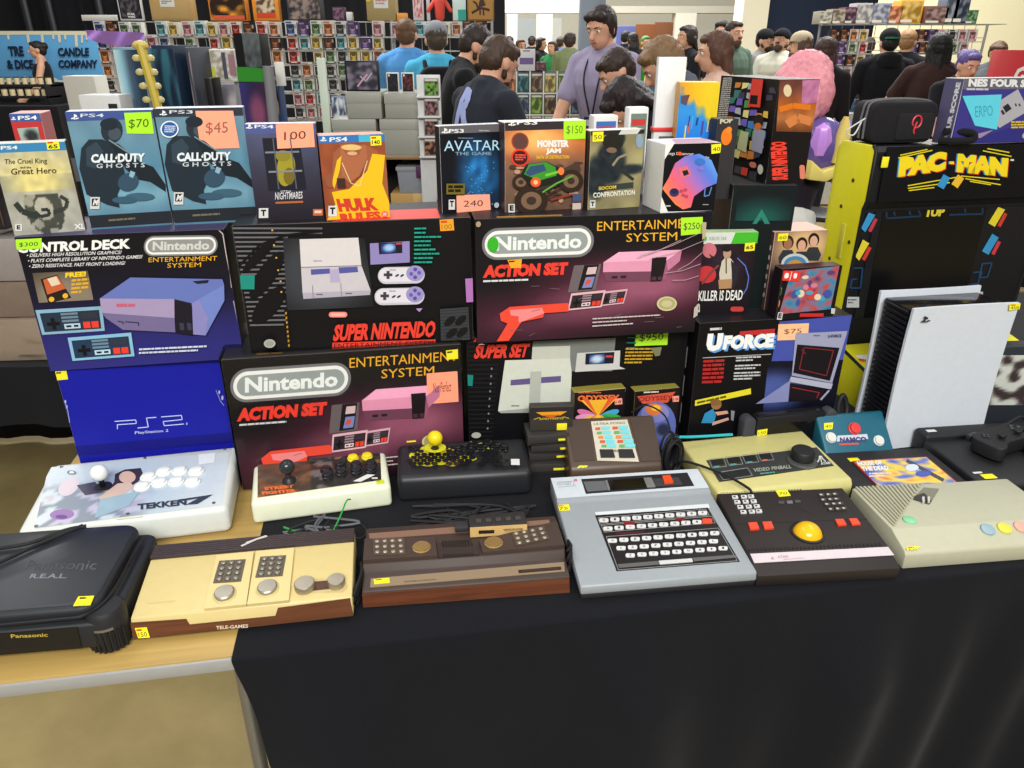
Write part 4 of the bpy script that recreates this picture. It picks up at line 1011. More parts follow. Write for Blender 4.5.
carton('console_box', 'large worn console box with colourful picture collage, red sideways title on its narrow face', 'box', (.584, 1.640, 1.33, 13.5), .092, .207, .244,
       [(783.5, 80), (822.6, 80.4), (802, 183.5), (764.6, 183.5)], c8, art, ((18, 16, 18), (22, 18, 18), (118, 112, 108), (22, 18, 18)), side_art=sart)

# ---- smaller things behind the top row
def plain_art(fn):
    def a(S, m): fn(S, m)
    return a
c8b = (640, 50, 7.68)
def art(S, m):
    S.rect(m, 60, 560, 520, 700, (22, 20, 24)); S.rect(m, 170, 590, 300, 680, (84, 30, 36))
carton('game_box', 'low black and maroon box carrying the bright paint splash box', 'box', (.392, 1.70, 1.295, 6), .105, .118, .09,
       [(662, 126), (700, 127), (698, 175), (660, 175)], c8b, art, ((70, 28, 34), BLK, (40, 38, 42), (26, 22, 26)))
def art(S, m):
    q = bil([(185, 200), (446, 215), (425, 612), (160, 545)])
    def f(u, v):
        d = .75 - .9 * u + .25 * math.sin(u * 23) * .25 - (1 - v) * 1.0 + .45 * v + .3 * (nz(u, v, 7, 2) - .5)
        base = ramp(u, [(240, 150, 30), (246, 176, 30), (226, 190, 34), (214, 190, 30)])
        return mix(base, ramp(v, [(40, 120, 200), (50, 140, 210), (30, 120, 214)]), max(0, min(1, (d + .15) * 4)))
    S.paint(m, [q(0, 0), q(1, 0), q(1, 1), q(0, 1)], 44, 48, f)
    for k in range(10):
        rg = random.Random(k); x = rg.uniform(190, 420); y = rg.uniform(400, 480); S.line(m, [(x, y), (x - 8, y + rg.uniform(40, 110))], rg.uniform(6, 14), ((70, 60, 150), (220, 196, 50), (60, 170, 220), (190, 90, 60), (30, 60, 140))[k % 5])
    S.poly(m, [(190, 280), (240, 276), (220, 340), (186, 320)], (90, 70, 80))
def sart(m, W, H, D):
    x = W / 2 + .0004
    m.add([(x, .004, .03), (x, D - .004, .03), (x, D - .004, H * .45), (x, .004, H * .45)], [(0, 1, 2, 3)], (110, 40, 60), 'card')
carton('game_box', 'bright yellow and blue paint splash box beside the white board', 'box', (.398, 1.705, 1.413, -3), .083, .116, .06,
       [(664, 76), (698, 78), (695.3, 129.7), (661, 121)], c8b, art, ((210, 150, 40), (226, 170, 40), (246, 206, 110), (220, 170, 40)), side_art=sart)
def art(S, m):
    S.rect(m, 440, 460, 600, 700, (50, 48, 50)); S.ell(m, 512, 620, 34, 66, (236, 120, 30)); S.ell(m, 524, 570, 20, 26, (236, 130, 40)); S.text(m, 'POP', 466, 478, 546, 516, (196, 190, 160), bold=.05)
carton('figure_box', 'small dark grey box with an orange bird figure on its front', 'box', (.452, 1.655, 1.295, 6), .045, .165, .045,
       [(699, 112), (716, 114), (712, 195), (695, 195)], c8b, art, ((44, 42, 44), (44, 42, 44), (70, 66, 66), (50, 48, 50)))
t = thing('display_board', 'tall white board with red tape around it, behind the khaki game case', 'board', (.35, 1.775, 1.295), R(5))
m = M(); rbox(m, -.031, .031, 0, .02, 0, .282, (214, 216, 216), 'card', .0015); m.build('board', t)
m = M(); rbox(m, -.034, .034, -.003, .023, .128, .137, (206, 50, 48), 'satin', .001); rbox(m, .026, .0345, -.0035, .005, .112, .137, (206, 50, 48), 'satin', .001); m.build('tape', t)
def cupbox(name, label, x, y, w, h, body, band):
    t = thing(name, label, 'box', (x, y, 1.295), R(12))
    m = M(); rbox(m, -w / 2, w / 2, 0, w * .7, 0, h, body, 'card', .004)
    m.add([(-w * .4, -.0004, h * .3), (w * .4, -.0004, h * .3), (w * .4, -.0004, h * .93), (-w * .4, -.0004, h * .93)], [(0, 1, 2, 3)], band, 'card')
    m.add([(-w * .34, -.0008, h * .8), (w * .34, -.0008, h * .8), (w * .34, -.0008, h * .87), (-w * .34, -.0008, h * .87)], [(0, 1, 2, 3)], (190, 60, 60), 'card')
    m.build('carton', t)
cupbox('game_box', 'little white box with blue label peeking over the monster truck case', .2, 1.68, .055, .17, (214, 210, 206), (60, 110, 180))
cupbox('game_box', 'little white box with grey green label peeking over the khaki soldier case', .272, 1.70, .045, .185, (216, 216, 212), (110, 130, 116))
# ================================================================ tables and cloth
TO = Vector((-.888, .81, 0)); CT, ST_ = math.cos(TILT), math.sin(TILT)
def tl(x, y, z=0.0): return Vector((TO.x + x * CT - y * ST_, TO.y + x * ST_ + y * CT, z))
def folding_table(x0, x1, y0, y1, label, z=.7385):
    p = tl(x0, y0)
    t = thing('folding_table', label, 'table', (p.x, p.y, 0), TILT)
    W, D = x1 - x0, y1 - y0
    m = M(); rbox(m, 0, W, 0, D, z - .022, z, (172, 142, 80), 'tabletop', .004); m.build('table_top', t)
    m = M()
    prism(m, [(-.004, -.004), (W + .004, -.004), (W + .004, D + .004), (-.004, D + .004)], z - .027, z - .0035, 'xy', (150, 150, 148), 'satin', .003)
    m.build('edge_band', t)
    for lx in (.438, W - .3):
        for ly in (.116, D - .08):
            m = M(); tube(m, [(lx, ly, z - .034), (lx, ly, 0.012)], .013, (150, 152, 156), 'metal', 10); 
            cyl(m, (lx, ly, 0), (0, 0, 1), .017, .03, (40, 40, 42), 'rubber', 10); m.build('leg', t)
        m = M(); tube(m, [(lx, .116, .2), (lx, D - .08, .2)], .01, (150, 152, 156), 'metal', 8); m.build('leg_brace', t)
    return t
folding_table(0, 1.72, 0, .76, 'folding table with bare wood top and pale edge showing at its left end')
folding_table(1.735, 3.2, 0, .76, 'folding table under the right half of the black cloth')
folding_table(1.735, 3.2, .775, 1.45, 'folding table at the back right under the arcade cabinet')

m = M()
def cloth_sheet():
    XL, XR = .461, 3.22
    prof = []          # (y, z, drop parameter)
    for k in range(9): prof.append((.77 - .775 * k / 8, .74, 0))
    for k in range(1, 5):
        a = R(90 * k / 4); prof.append((-.006 - .006 * math.sin(a), .74 - .006 * (1 - math.cos(a)), 0))
    n = 34
    for k in range(1, n + 1): prof.append((-.012, .734 - .70 * k / n, k / n))
    nx = 150; vs = []; fs = []; 
    for (y, z, d) in prof:
        for i in range(nx + 1):
            xl = XL + .17 * (.74 - z) + .004 * math.sin(z * 22) * (d > 0)
            x = xl + (XR - xl) * i / nx
            fold = 0
            if d > 0:
                g = min(1, d * 3.5)
                fold = g * (.014 + .024 * math.sin(x * 13 + .7 * math.sin(x * 5)) + .012 * math.sin(x * 31 + 2 * math.sin(x * 3 + d * 2)) + .02 * mnoise.noise(Vector((x * 4, d * 1.5, 0))))
                fold += .03 * d * (1 + math.sin(x * 7.3 + 1)) * .6
            zz = z + (.0012 * mnoise.noise(Vector((x * 14, y * 14, 2))) if d == 0 and y > .02 else 0)
            p = tl(x, y - max(fold, -.004 * 0 - .0), zz) if d > 0 else tl(x, y, min(zz, .7402) if zz < .7402 else .7402)
            vs.append(p)
    w = nx + 1
    for j in range(len(prof) - 1):
        for i in range(nx): fs.append((j * w + i, (j + 1) * w + i, (j + 1) * w + i + 1, j * w + i + 1))
    m.add(vs, fs, (17, 18, 23), 'fabric', True)
    # back part over the rear table
    a = [tl(1.74, .77, .7395), tl(3.21, .77, .7395), tl(3.21, 1.46, .7395), tl(1.74, 1.46, .7395)]
    m.add(a, [(0, 1, 2, 3)], (20, 21, 25), 'fabric')
cloth_sheet()
tagobj(m.build('tablecloth', sharp=80), 'black tablecloth hanging in soft folds over the long front table', 'tablecloth')

# ================================================================ consoles and controllers on the table
def px_pt(S, x, y): return S.p(x, y)
Z0 = .7405

# ---- white arcade stick with pale print (far left)
t = thing('arcade_stick', 'large white arcade stick with pale floral print and eight white buttons', 'arcade stick', (-.722, 1.167, Z0), R(12.7))
W, D, hf, hb = .366, .226, .053, .069
m = M(); prism(m, [(-.002, 0), (D, 0), (D, hb), (.006, hf)], -W / 2, W / 2, 'yz', (204, 208, 202), 'satin', .011, 3); m.build('body', t)
S = top_surf(W, .006, hf, D, hb, [(68.5, 461), (245, 442), (223.5, 508.7), (15, 531.6)], cK)
m = M()
def f(u, v):
    c = mix((206, 212, 214), (166, 186, 204), .8 * blob(u, v, .45, .5, .35, .6, 1.2)); n = nz(u * 1.6, v, 5, 4)
    if u < .62 and v > .25: c = mix(c, ((150, 110, 150), (190, 170, 200), (96, 100, 116), (206, 214, 216), (200, 170, 176))[int(n * 4.99)], .55 * max(0, min(1, (.62 - u) * 6)) * min(1, (v - .25) * 5))
    if u > .8: c = mix(c, (190, 202, 214), .6 * blob(u, v, .92, .5, .12, .35, 1))
    return c
S.paint(m, [(250, 135), (925, 75), (860, 300), (130, 385)], 40, 20, f, 'gloss')
S.ell(m, 245, 330, 46, 22, (150, 120, 170), 'gloss', rot=-8); S.ell(m, 240, 340, 22, 9, (110, 80, 140), 'gloss'); S.ell(m, 300, 215, 50, 26, (210, 196, 204), 'gloss', rot=-40)
S.poly(m, [(470, 196), (480, 164), (520, 146), (580, 140), (584, 170), (556, 198), (500, 230), (440, 262), (430, 240)], (56, 44, 52), 'gloss')
S.ell(m, 522, 178, 32, 24, (206, 172, 156), 'gloss', rot=-20); S.poly(m, [(480, 204), (530, 200), (536, 220), (470, 262), (400, 280), (396, 262)], (206, 178, 164), 'gloss'); S.poly(m, [(402, 268), (556, 236), (500, 300), (360, 350)], (150, 176, 190), 'gloss')
S.poly(m, [(330, 210), (400, 196), (420, 240), (350, 252)], (70, 66, 84), 'gloss')
S.poly(m, [(806, 86), (872, 80), (860, 122), (800, 128)], (226, 232, 234), 'gloss')
S.text(m, 'TEKKEN', 528, 292, 720, 318, (54, 62, 74), rise=-18, bold=.05, slant=6, mat='gloss'); S.poly(m, [(692, 276), (832, 256), (764, 296), (716, 300), (770, 272), (700, 284)], (54, 62, 74), 'gloss')
S.ell(m, 326, 158, 16, 8, (110, 112, 120), 'gloss'); S.ell(m, 326, 158, 9, 4.5, (226, 230, 232), 'gloss')
m.build('art_panel', t)
for x, y in ((296, 134), (604, 100), (910, 64), (828, 292), (488, 334), (138, 378)):
    m = M(); S.knob(m, x, y, .0032, .0022, (120, 122, 126), 'metal', 10, .0005); m.build('screw', t)
for x, y in ((600, 180), (662, 158), (722, 156), (784, 158), (568, 220), (636, 204), (700, 200), (762, 202)):
    m = M(); lathe(m, S.p(x, y, .0003), S.N, [(.0158, 0), (.0158, .003), (.0135, .0042), (.0122, .0035), (.0122, .0075), (.010, .0088), (.001, .0090)], (232, 234, 230), 'gloss', 22); m.build('button', t)
m = M(); S.knob(m, 424, 216, .0165, .002, (28, 28, 30), 'satin', 22, .0006); m.build('dust_washer', t)
b = S.p(424, 216)
m = M(); cyl(m, b, S.N, .005, .03, (40, 40, 42), 'metal', 12); m.build('shaft', t)
m = M(); ball(m, b + S.N * .034, .0165, (230, 232, 228), 'gloss', 22); m.build('ball_top', t)
price_tag(S, t, [(428, 378), (524, 368), (522, 386), (430, 396)], YEL, None, 2)

# ---- pale fighting stick with dark art and black ball
t = thing('arcade_stick', 'white sided arcade stick with dark art, black ball and two yellow buttons', 'arcade stick', (-.377, 1.266, Z0), R(13.9))
W, D, hf, hb = .272, .128, .045, .06
m = M(); prism(m, [(-.003, 0), (D, 0), (D, hb), (.004, hf)], -W / 2, W / 2, 'yz', (218, 222, 196), 'satin', .008, 3); m.build('body', t)
S = top_surf(W, .004, hf, D, hb, [(265, 464), (389, 448), (392, 487), (250, 503.5)], cL)
m = M()
def f(u, v):
    n = nz(u * 2, v, 5, 11); c = mix((58, 50, 44), (30, 28, 28), u)
    if u < .42: c = mix(c, (186, 116, 66) if n > .5 else (120, 84, 60), .75 * nz(u, v, 8, 3))
    if .42 < u < .6: c = mix(c, (140, 130, 130), .6 * (n > .52))
    if u > .6 and v < .35: c = mix(c, (190, 130, 60), .6 * (n > .5))
    return c
S.paint(m, [(98, 148), (492, 102), (486, 206), (62, 264)], 40, 18, f, 'gloss')
S.text(m, 'STREET', 92, 226, 186, 238, (222, 104, 50), rise=-8, bold=.06, mat='gloss'); S.text(m, 'FIGHTER', 80, 242, 190, 254, (222, 104, 50), rise=-8, bold=.06, mat='gloss')
S.poly(m, [(384, 210), (438, 184), (466, 186), (412, 212)], (214, 214, 210), 'gloss'); S.scrib(m, 452, 196, 490, 204, 1, (200, 196, 190), fill=.8, mat='gloss')
m.build('art_panel', t)
for x, y in ((302, 170), (352, 152), (404, 152), (455, 148), (303, 190), (350, 178), (402, 172), (452, 168)):
    m = M(); lathe(m, S.p(x, y, .0003), S.N, [(.0125, 0), (.0125, .003), (.0105, .004), (.0098, .0035), (.0098, .0085), (.008, .0095), (.001, .0098)], (34, 36, 40), 'gloss', 20); m.build('button', t)
for x, y in ((397, 128), (445, 122)):
    m = M(); lathe(m, S.p(x, y, .0003), S.N, [(.0118, 0), (.0118, .003), (.0098, .004), (.0098, .0075), (.008, .0085), (.001, .0088)], (232, 206, 40), 'gloss', 20); m.build('yellow_button', t)['label'] = 'yellow button'
b = S.p(176, 206)
m = M(); lathe(m, b, S.N, [(.014, 0), (.013, .004), (.007, .009), (.0055, .012), (.005, .03)], (36, 36, 38), 'satin', 18); m.build('shaft', t)
m = M(); ball(m, b + S.N * .037, .0155, (44, 50, 52), 'gloss', 20); m.build('ball_top', t)
price_tag(S, t, [(466, 210), (494, 206), (496, 220), (468, 224)], (196, 206, 50), None, 1)

# ---- black stick with yellow honeycomb
t = thing('arcade_stick', 'black arcade stick with yellow honeycomb print and yellow ball', 'arcade stick', (-.096, 1.325, Z0), R(6.5))
W, D, hf, hb = .278, .118, .055, .075
m = M(); prism(m, [(-.004, 0), (D, 0), (D, hb), (.004, hf)], -W / 2, W / 2, 'yz', (30, 31, 35), 'satin', .012, 3); m.build('body', t)
S = top_surf(W, .004, hf, D, hb, [(397, 442), (526, 438), (530, 468), (398, 478.6)], cL)
m = M()
Y2 = (196, 190, 34)
for (cx, cy, rx, ry) in ((610, 120, 26, 14), (625, 140, 34, 14), (680, 104, 60, 22), (740, 112, 40, 18), (742, 146, 24, 10), (700, 140, 30, 12), (810, 100, 34, 10), (850, 92, 40, 12), (790, 130, 36, 10), (880, 88, 22, 8), (655, 150, 30, 8)):
    S.ell(m, cx, cy, rx, ry, Y2, 'gloss', n=14)
def hexa(cx, cy, r, c):
    S.poly(m, [(cx + r * math.cos(R(60 * k)), cy + r * .5 * math.sin(R(60 * k))) for k in range(6)], c, 'gloss')
for j in range(6):
    for i in range(13):
        x = 590 + i * 26 + (13 if j % 2 else 0); y = 96 + j * 12
        if abs(x - 680) < 40 and abs(y - 104) < 14: continue
        if nz(x / 300, y / 300, 9, 3) > .36: hexa(x, y, 13, (22, 22, 24))
S.ell(m, 682, 104, 40, 17, (206, 200, 40), 'gloss'); S.ell(m, 682, 106, 16, 7, (60, 58, 20), 'gloss')
S.rect(m, 930, 140, 955, 158, (206, 206, 206), 'gloss'); S.rect(m, 574, 70, 610, 86, (226, 216, 40), 'gloss', rise=-2)
m.build('art_panel', t)
for x, y in ((745, 122), (790, 108), (838, 100), (884, 94), (770, 104), (815, 90), (862, 84), (908, 100)):
    m = M(); lathe(m, S.p(x, y, .0003), S.N, [(.0125, 0), (.0125, .003), (.0105, .004), (.0098, .0035), (.0098, .008), (.008, .009), (.001, .0093)], (20, 20, 22), 'gloss', 20); m.build('button', t)
b = S.p(684, 106)
m = M(); cyl(m, b, S.N, .0055, .03, (30, 30, 32), 'satin', 12); m.build('shaft', t)
m = M(); ball(m, b + S.N * .036, .0165, (226, 206, 30), 'gloss', 22); m.build('ball_top', t)['label'] = 'yellow ball'

# ---- cream console with brown front and ribbed back
t = thing('game_console', 'cream console with brown front strip, ribbed dark back and docked keypad controllers', 'game console', (-.429, .941, Z0), R(8.7))
W, D = .35, .166; hf, hb = .04, .058
CR = (202, 183, 124)
m = M()
prism(m, [(.0, .006), (D, .006), (D, hb), (D - .036, hb), (.006, hf), (-.004, .012)], -W / 2 + .004, W / 2 - .004, 'yz', CR, 'satin', .0025)
m.build('body', t)
m = M(); rbox(m, -W / 2 + .012, W / 2 - .012, .004, D - .004, 0, .008, (36, 30, 26), 'matte', .002); m.build('base', t)
S = top_surf(W - .008, .006, hf, D, hf + (hb - hf) * (D - .006) / (D - .042), [(167.6, 541.7), (356.8, 523.4), (350.7, 599), (134.6, 617.4)], cN)
m = M()
for k in range(6):
    y0 = D - .036 + k * .006; rbox(m, -W / 2 + .004, W / 2 - .004, y0, y0 + .0052, hb - .003, hb + .006, (58, 48, 48), 'satin', .0012)
S2 = Surf((-W / 2 + .004, D - .036, hb + .0065), (W - .008, 0, 0), (0, .036, 0), [(167.6, 541.7), (356.8, 523.4), (357, 541.7), (160, 559)], cN)
S2.line(m, [(500, 154), (560, 116), (604, 98)], 9, (196, 190, 186), 'matte'); S2.line(m, [(520, 134), (600, 96)], 5, (206, 200, 196), 'matte')
m.build('ribbed_back', t)
# front strip
m = M(); F = Surf((-W / 2 + .004, -.0045, .007), (W - .008, 0, 0), (0, .009, hf - .008), [(134.6, 617.4), (350.7, 599), (357, 614.5), (131, 638.5)], cN)
F.block(m, [(58, 452), (318, 436), (330, 458), (684, 424), (690, 396), (938, 366), (972, 424), (52, 528)], .0015, (96, 56, 34), 'walnut')
F.text(m, 'TELE-GAMES', 446, 460, 580, 474, (206, 186, 160), rise=-8, bold=.02, mat='satin') if True else None
F2 = F; m.build('front_strip', t)
m = M(); F.l = .002; F.text(m, 'TELE-GAMES', 446, 462, 580, 476, (214, 196, 170), rise=-8, bold=.02, mat='satin'); m.build('front_lettering', t)
price_tag(F, t, [(76, 472), (134, 468), (138, 512), (80, 516)], YEL, '150', 2, lift=.003)
for quad, kp, dial in (([(416, 184), (560, 168), (502, 428), (336, 438)], [(424, 210), (526, 204), (498, 300), (390, 306)], (429, 356)),
                       ([(570, 166), (720, 154), (676, 412), (506, 424)], [(584, 194), (686, 188), (664, 278), (556, 284)], (600, 334))):
    m = M(); S.block(m, quad, .006, (208, 189, 130), 'satin'); c = m.build('keypad_controller', t)
    m = M(); S.block(m, kp, .0075, (86, 78, 66), 'satin', .005)
    q = bil(kp)
    for r_ in range(4):
        for k in range(3):
            a = q(.2 + .3 * k, .14 + .24 * r_); S.knob(m, a[0], a[1], .0046, .011, (150, 144, 130), 'metal', 12, .001)
    m.build('keypad', c)
    m = M(); S.knob(m, dial[0], dial[1], .0185, .0075, (196, 178, 124), 'satin', 24, .001); lathe(m, S.p(dial[0], dial[1], .0075), S.N, [(.0155, 0), (.0155, .005), (.014, .0065), (.001, .0068)], (170, 164, 150), 'metal', 26); m.build('disc', c)
m = M(); S.poly(m, rrect_pts(706, 280, 928, 346, 32), (190, 170, 116), 'satin'); S.poly(m, [(760, 296), (888, 286), (880, 326), (764, 338)], (84, 52, 36), 'walnut'); m.build('knob_recess', t)
for x, y, r in ((750, 320, .0165), (882, 306, .0145)):
    m = M(); lathe(m, S.p(x, y, .0006), S.N, [(r, 0), (r, .010), (r * .9, .012), (.001, .0122)], (176, 168, 152), 'metal', 24); m.build('knob', t)
m = M(); S.scrib(m, 130, 372, 320, 384, 1, (196, 176, 116), rise=-12, fill=.6, mat='satin'); m.build('worn_lettering', t)

# ---- brown woodgrain console with two keypads
t = thing('game_console', 'brown woodgrain console with gold discs and keypads in its sloped deck', 'game console', (-.075, 1.012, Z0), R(6.6))
W, D = .352, .158
BRN = (62, 49, 43)
m = M(); prism(m, [(0, .0), (D, 0), (D, .05), (.052, .05), (.044, .036), (.004, .030)], -W / 2, W / 2, 'yz', BRN, 'plastic', .003); m.build('body', t)
m = M(); F = Surf((-W / 2, -.001, 0), (W, 0, 0), (0, .004, .03), [(364, 590.7), (568, 577.8), (570, 588), (364, 606)], cO)
F.block(m, [(62, 520), (928, 464), (938, 504), (62, 576)], .0016, (100, 56, 36), 'walnut'); m.build('woodgrain_front', t)
TPQ = [(374.6, 519), (554, 507.5), (568, 577.8), (364, 590.7)]
S = Surf((-W / 2, .004, .030), (W, 0, 0), (0, D - .004, .020), TPQ, cO)
Lo = Surf((-W / 2, .004, .0302), (W, 0, 0), (0, .040, .006), [(366, 561), (558.6, 546), (568, 577.8), (364, 590.7)], cO)
m = M(); Lo.block(m, [(96, 428), (886, 352), (900, 424), (92, 490)], .0016, (134, 114, 90), 'satin')
Lo.l = .0018; Lo.text(m, 'INTELLIVISION', 222, 456, 344, 466, (60, 46, 36), rise=-9, bold=.02, mat='satin'); m.build('gold_plate', t)
m = M(); Lo.block(m, [(686, 404), (876, 388), (882, 412), (690, 428)], .0022, (36, 26, 22), 'satin', .0012); Lo.block(m, [(700, 410), (866, 396), (868, 404), (702, 419)], .0024, (96, 76, 56), 'metal', .002); m.build('cartridge_slot', t)
price_tag(Lo, t, [(106, 436), (164, 430), (166, 464), (108, 470)], YEL, None, 1, lift=.0022)
Up = Surf((-W / 2, .052, .0502), (W, 0, 0), (0, D - .052, 0), [(374.6, 519), (554, 507.5), (558.6, 541), (368, 559)], cO)
m = M(); Up.block(m, [(114, 238), (846, 180), (848, 196), (600, 226), (116, 264)], .0014, (128, 98, 80), 'satin'); m.build('copper_strip', t)
m = M(); Up.block(m, [(404, 282), (570, 264), (572, 362), (406, 374)], .003, (50, 40, 36), 'plastic')
for r_ in range(2):
    for k in range(11):
        x = 426 + k * 11.5; y = 276 + r_ * 60 - k * .6; Up.block(m, [(x, y), (x + 6, y - .5), (x + 8, y + 28), (x + 2, y + 29)], .0034, (16, 13, 12), 'satin', .002)
m.build('vent_grille', t)
for quad, kp, dc, order in (([(84, 276), (398, 268), (402, 374), (80, 376)], [(132, 280), (270, 272), (272, 350), (128, 356)], (340, 315), 0),
                            ([(576, 280), (872, 196), (888, 296), (584, 354)], [(700, 248), (824, 220), (840, 276), (712, 308)], (630, 292), 1)):
    m = M(); Up.block(m, quad, .007, (66, 52, 46), 'plastic'); c = m.build('hand_controller', t)
    m = M(); Up.block(m, kp, .0084, (120, 104, 84), 'metal', .006); q = bil(kp)
    for r_ in range(3):
        for k in range(4):
            u0, v0 = .03 + .245 * k, .04 + .33 * r_
            Up.block(m, [q(u0, v0), q(u0 + .2, v0), q(u0 + .2, v0 + .26), q(u0, v0 + .26)], .0094, (84, 74, 62), 'satin', .008)
            a = q(u0 + .1, v0 + .13); Up.knob(m, a[0], a[1], .0036, .0104, (206, 200, 186), 'metal', 10, .0006)
    m.build('keypad', c)
    m = M(); lathe(m, Up.p(dc[0], dc[1], .0065), Up.N, [(.0165, 0), (.0165, .002), (.0145, .0026), (.0145, .0045), (.001, .005)], (186, 160, 104), 'metal', 28); m.build('disc', c)['label'] = 'gold disc'

# ---- little gold fronted box resting on its back edge
t = thing('adapter_box', 'small gold fronted black adapter box resting on the brown woodgrain console', 'adapter', (-.024, 1.125, Z0 + .0505), R(7))
m = M(); rbox(m, -.052, .052, 0, .04, 0, .022, (40, 38, 38), 'plastic', .002)
rbox(m, -.078, -.053, .012, .034, .004, .014, (46, 46, 48), 'plastic', .0015); m.build('body', t)
m = M(); F = Surf((-.052, -.0004, .001), (.104, 0, 0), (0, 0, .021), [(461, 500), (521, 493.5), (521, 506.5), (461, 511.5)], cO)
F.block(m, [(474, 128), (728, 104), (730, 156), (474, 176)], .0012, (206, 170, 110), 'satin'); F.l = .0015; F.rect(m, 508, 140, 574, 158, (40, 30, 26), 'satin', rise=-4); F.text(m, 'VIDEOPLEXER', 614, 130, 708, 142, (70, 50, 34), rise=-6, bold=.03, mat='satin'); F.scrib(m, 620, 146, 706, 152, 1, (150, 116, 70), rise=-6, mat='satin'); m.build('gold_face', t)
m = M()
for k in range(5): rbox(m, -.04 + k * .018, -.03 + k * .018, .012, .022, .0215, .025, (64, 62, 60), 'satin', .0008)
m.build('switch_row', t)

# ---- silver keyboard console
t = thing('game_console', 'silver keyboard console with black membrane keys and red button', 'game console', (.270, 1.026, Z0), R(6.9))
W, D = .312, .31
m = M(); prism(m, [(.004, 0), (D, 0), (D, .02), (.0, .014)], -W / 2 + .002, W / 2 - .002, 'yz', (46, 44, 46), 'plastic', .003); m.build('base', t)
m = M(); prism(m, [(0, .013), (D, .018), (D, .055), (.235, .052), (.228, .047), (.003, .03)], -W / 2, W / 2, 'yz', (142, 148, 152), 'satin', .004); m.build('upper_shell', t)
TQ = [(560.7, 479.3), (708, 470.7), (756, 575), (581, 589)]
S = Surf((-W / 2, .003, .0302), (W, 0, 0), (0, .225, .0168), [(563.5, 504), (715.5, 493.3), (756, 575), (581, 589)], cP)
B = Surf((-W / 2, .235, .0523), (W, 0, 0), (0, .075, .003), [(560.7, 479.3), (708, 470.7), (715.5, 493.3), (563.5, 504)], cP)
m = M(); B.block(m, [(52, 92), (734, 52), (764, 148), (66, 200)], .0008, (198, 206, 212), 'satin'); 
B.l = .001; B.text(m, 'ODYSSEY 2', 74, 112, 160, 132, (110, 124, 134), rise=-4, bold=.0, slant=4, mat='satin'); B.line(m, [(80, 142), (166, 134)], 2, (130, 140, 150), 'satin'); B.ell(m, 170, 105, 8, 7, (220, 110, 120), 'satin'); m.build('light_band', t)
m = M(); B.block(m, [(196, 100), (684, 72), (702, 140), (206, 178)], .0014, (34, 34, 38), 'satin'); B.block(m, [(204, 116), (304, 112), (312, 160), (214, 168)], .0022, (96, 100, 104), 'satin', .001)
B.block(m, [(306, 112), (316, 110), (322, 160), (312, 162)], .003, (190, 192, 192), 'metal', .001); B.block(m, [(316, 110), (484, 100), (492, 148), (322, 160)], .0026, (14, 12, 12), 'gloss', .001); B.block(m, [(484, 100), (520, 98), (530, 146), (492, 148)], .003, (196, 198, 198), 'metal', .001)
B.block(m, [(526, 104), (640, 96), (652, 134), (532, 142)], .002, (110, 112, 116), 'metal', .001); m.build('cartridge_bay', t)
m = M(); B.block(m, [(568, 96), (604, 92), (612, 128), (572, 132)], .006, (226, 80, 40), 'gloss', .001); m.build('red_button', t)['label'] = 'red orange button'
m = M(); S.poly(m, [(232, 246), (752, 206), (758, 226), (238, 268)], (206, 212, 214), 'satin'); S.block(m, [(232, 262), (748, 226), (880, 486), (314, 530)], .0008, (17, 16, 17), 'satin')
S.l = .001
for pts in ([(244, 274), (738, 234), (752, 262), (252, 306)], [(256, 312), (764, 268), (778, 300), (268, 344)], [(276, 366), (790, 326), (868, 484), (322, 526)]): S.line(m, pts + [pts[0]], 2.2, (150, 150, 150), 'satin')
S.rect(m, 360, 296, 410, 312, (120, 20, 20), 'satin', rise=-3); S.rect(m, 596, 280, 640, 292, (110, 20, 20), 'satin', rise=-3); S.rect(m, 320, 348, 450, 358, (70, 20, 22), 'satin', rise=-8)
S.poly(m, [(320, 500), (506, 484), (510, 502), (326, 518)], (90, 88, 88), 'satin'); S.poly(m, [(664, 470), (862, 456), (868, 470), (668, 488)], (90, 88, 88), 'satin'); m.build('keyboard_panel', t)
kid = 0
ROWS = [(270, 288, 722, 253, 10), (286, 328, 694, 297, 9), (303, 386, 772, 351, 10), (340, 422, 764, 390, 9), (380, 457, 806, 424, 9)]
ALPH = ['0123456789', '+-*/=YN?.', 'QWERTYUIOP', 'ASDFGHJKL', 'ZXCVBNM.-']
for (x0, y0, x1, y1, n), al in zip(ROWS, ALPH):
    for k in range(n):
        x = x0 + (x1 - x0) * k / (n - 1); y = y0 + (y1 - y0) * k / (n - 1)
        m = M(); S.block(m, rrect_pts(x - 21, y - 9, x + 21, y + 9, 6, 3), .0022, (206, 206, 204), 'satin', .0006)
        sv = S.l; S.l = .0023; S.text(m, al[k], x - 5, y - 5, x + 5, y + 5, (50, 50, 54), mat='satin'); S.l = sv
        m.build('key', t)
m = M(); S.block(m, rrect_pts(718, 281, 764, 305, 8, 3), .0024, (216, 70, 40), 'satin', .0006); k = m.build('key', t); k['label'] = 'red key'
m = M(); S.block(m, [(508, 484), (660, 473), (664, 489), (512, 501)], .0022, (196, 196, 194), 'satin', .0006); m.build('space_bar', t)
price_tag(S, t, [(60, 214), (116, 210), (120, 238), (66, 242)], YEL, '75', 2)

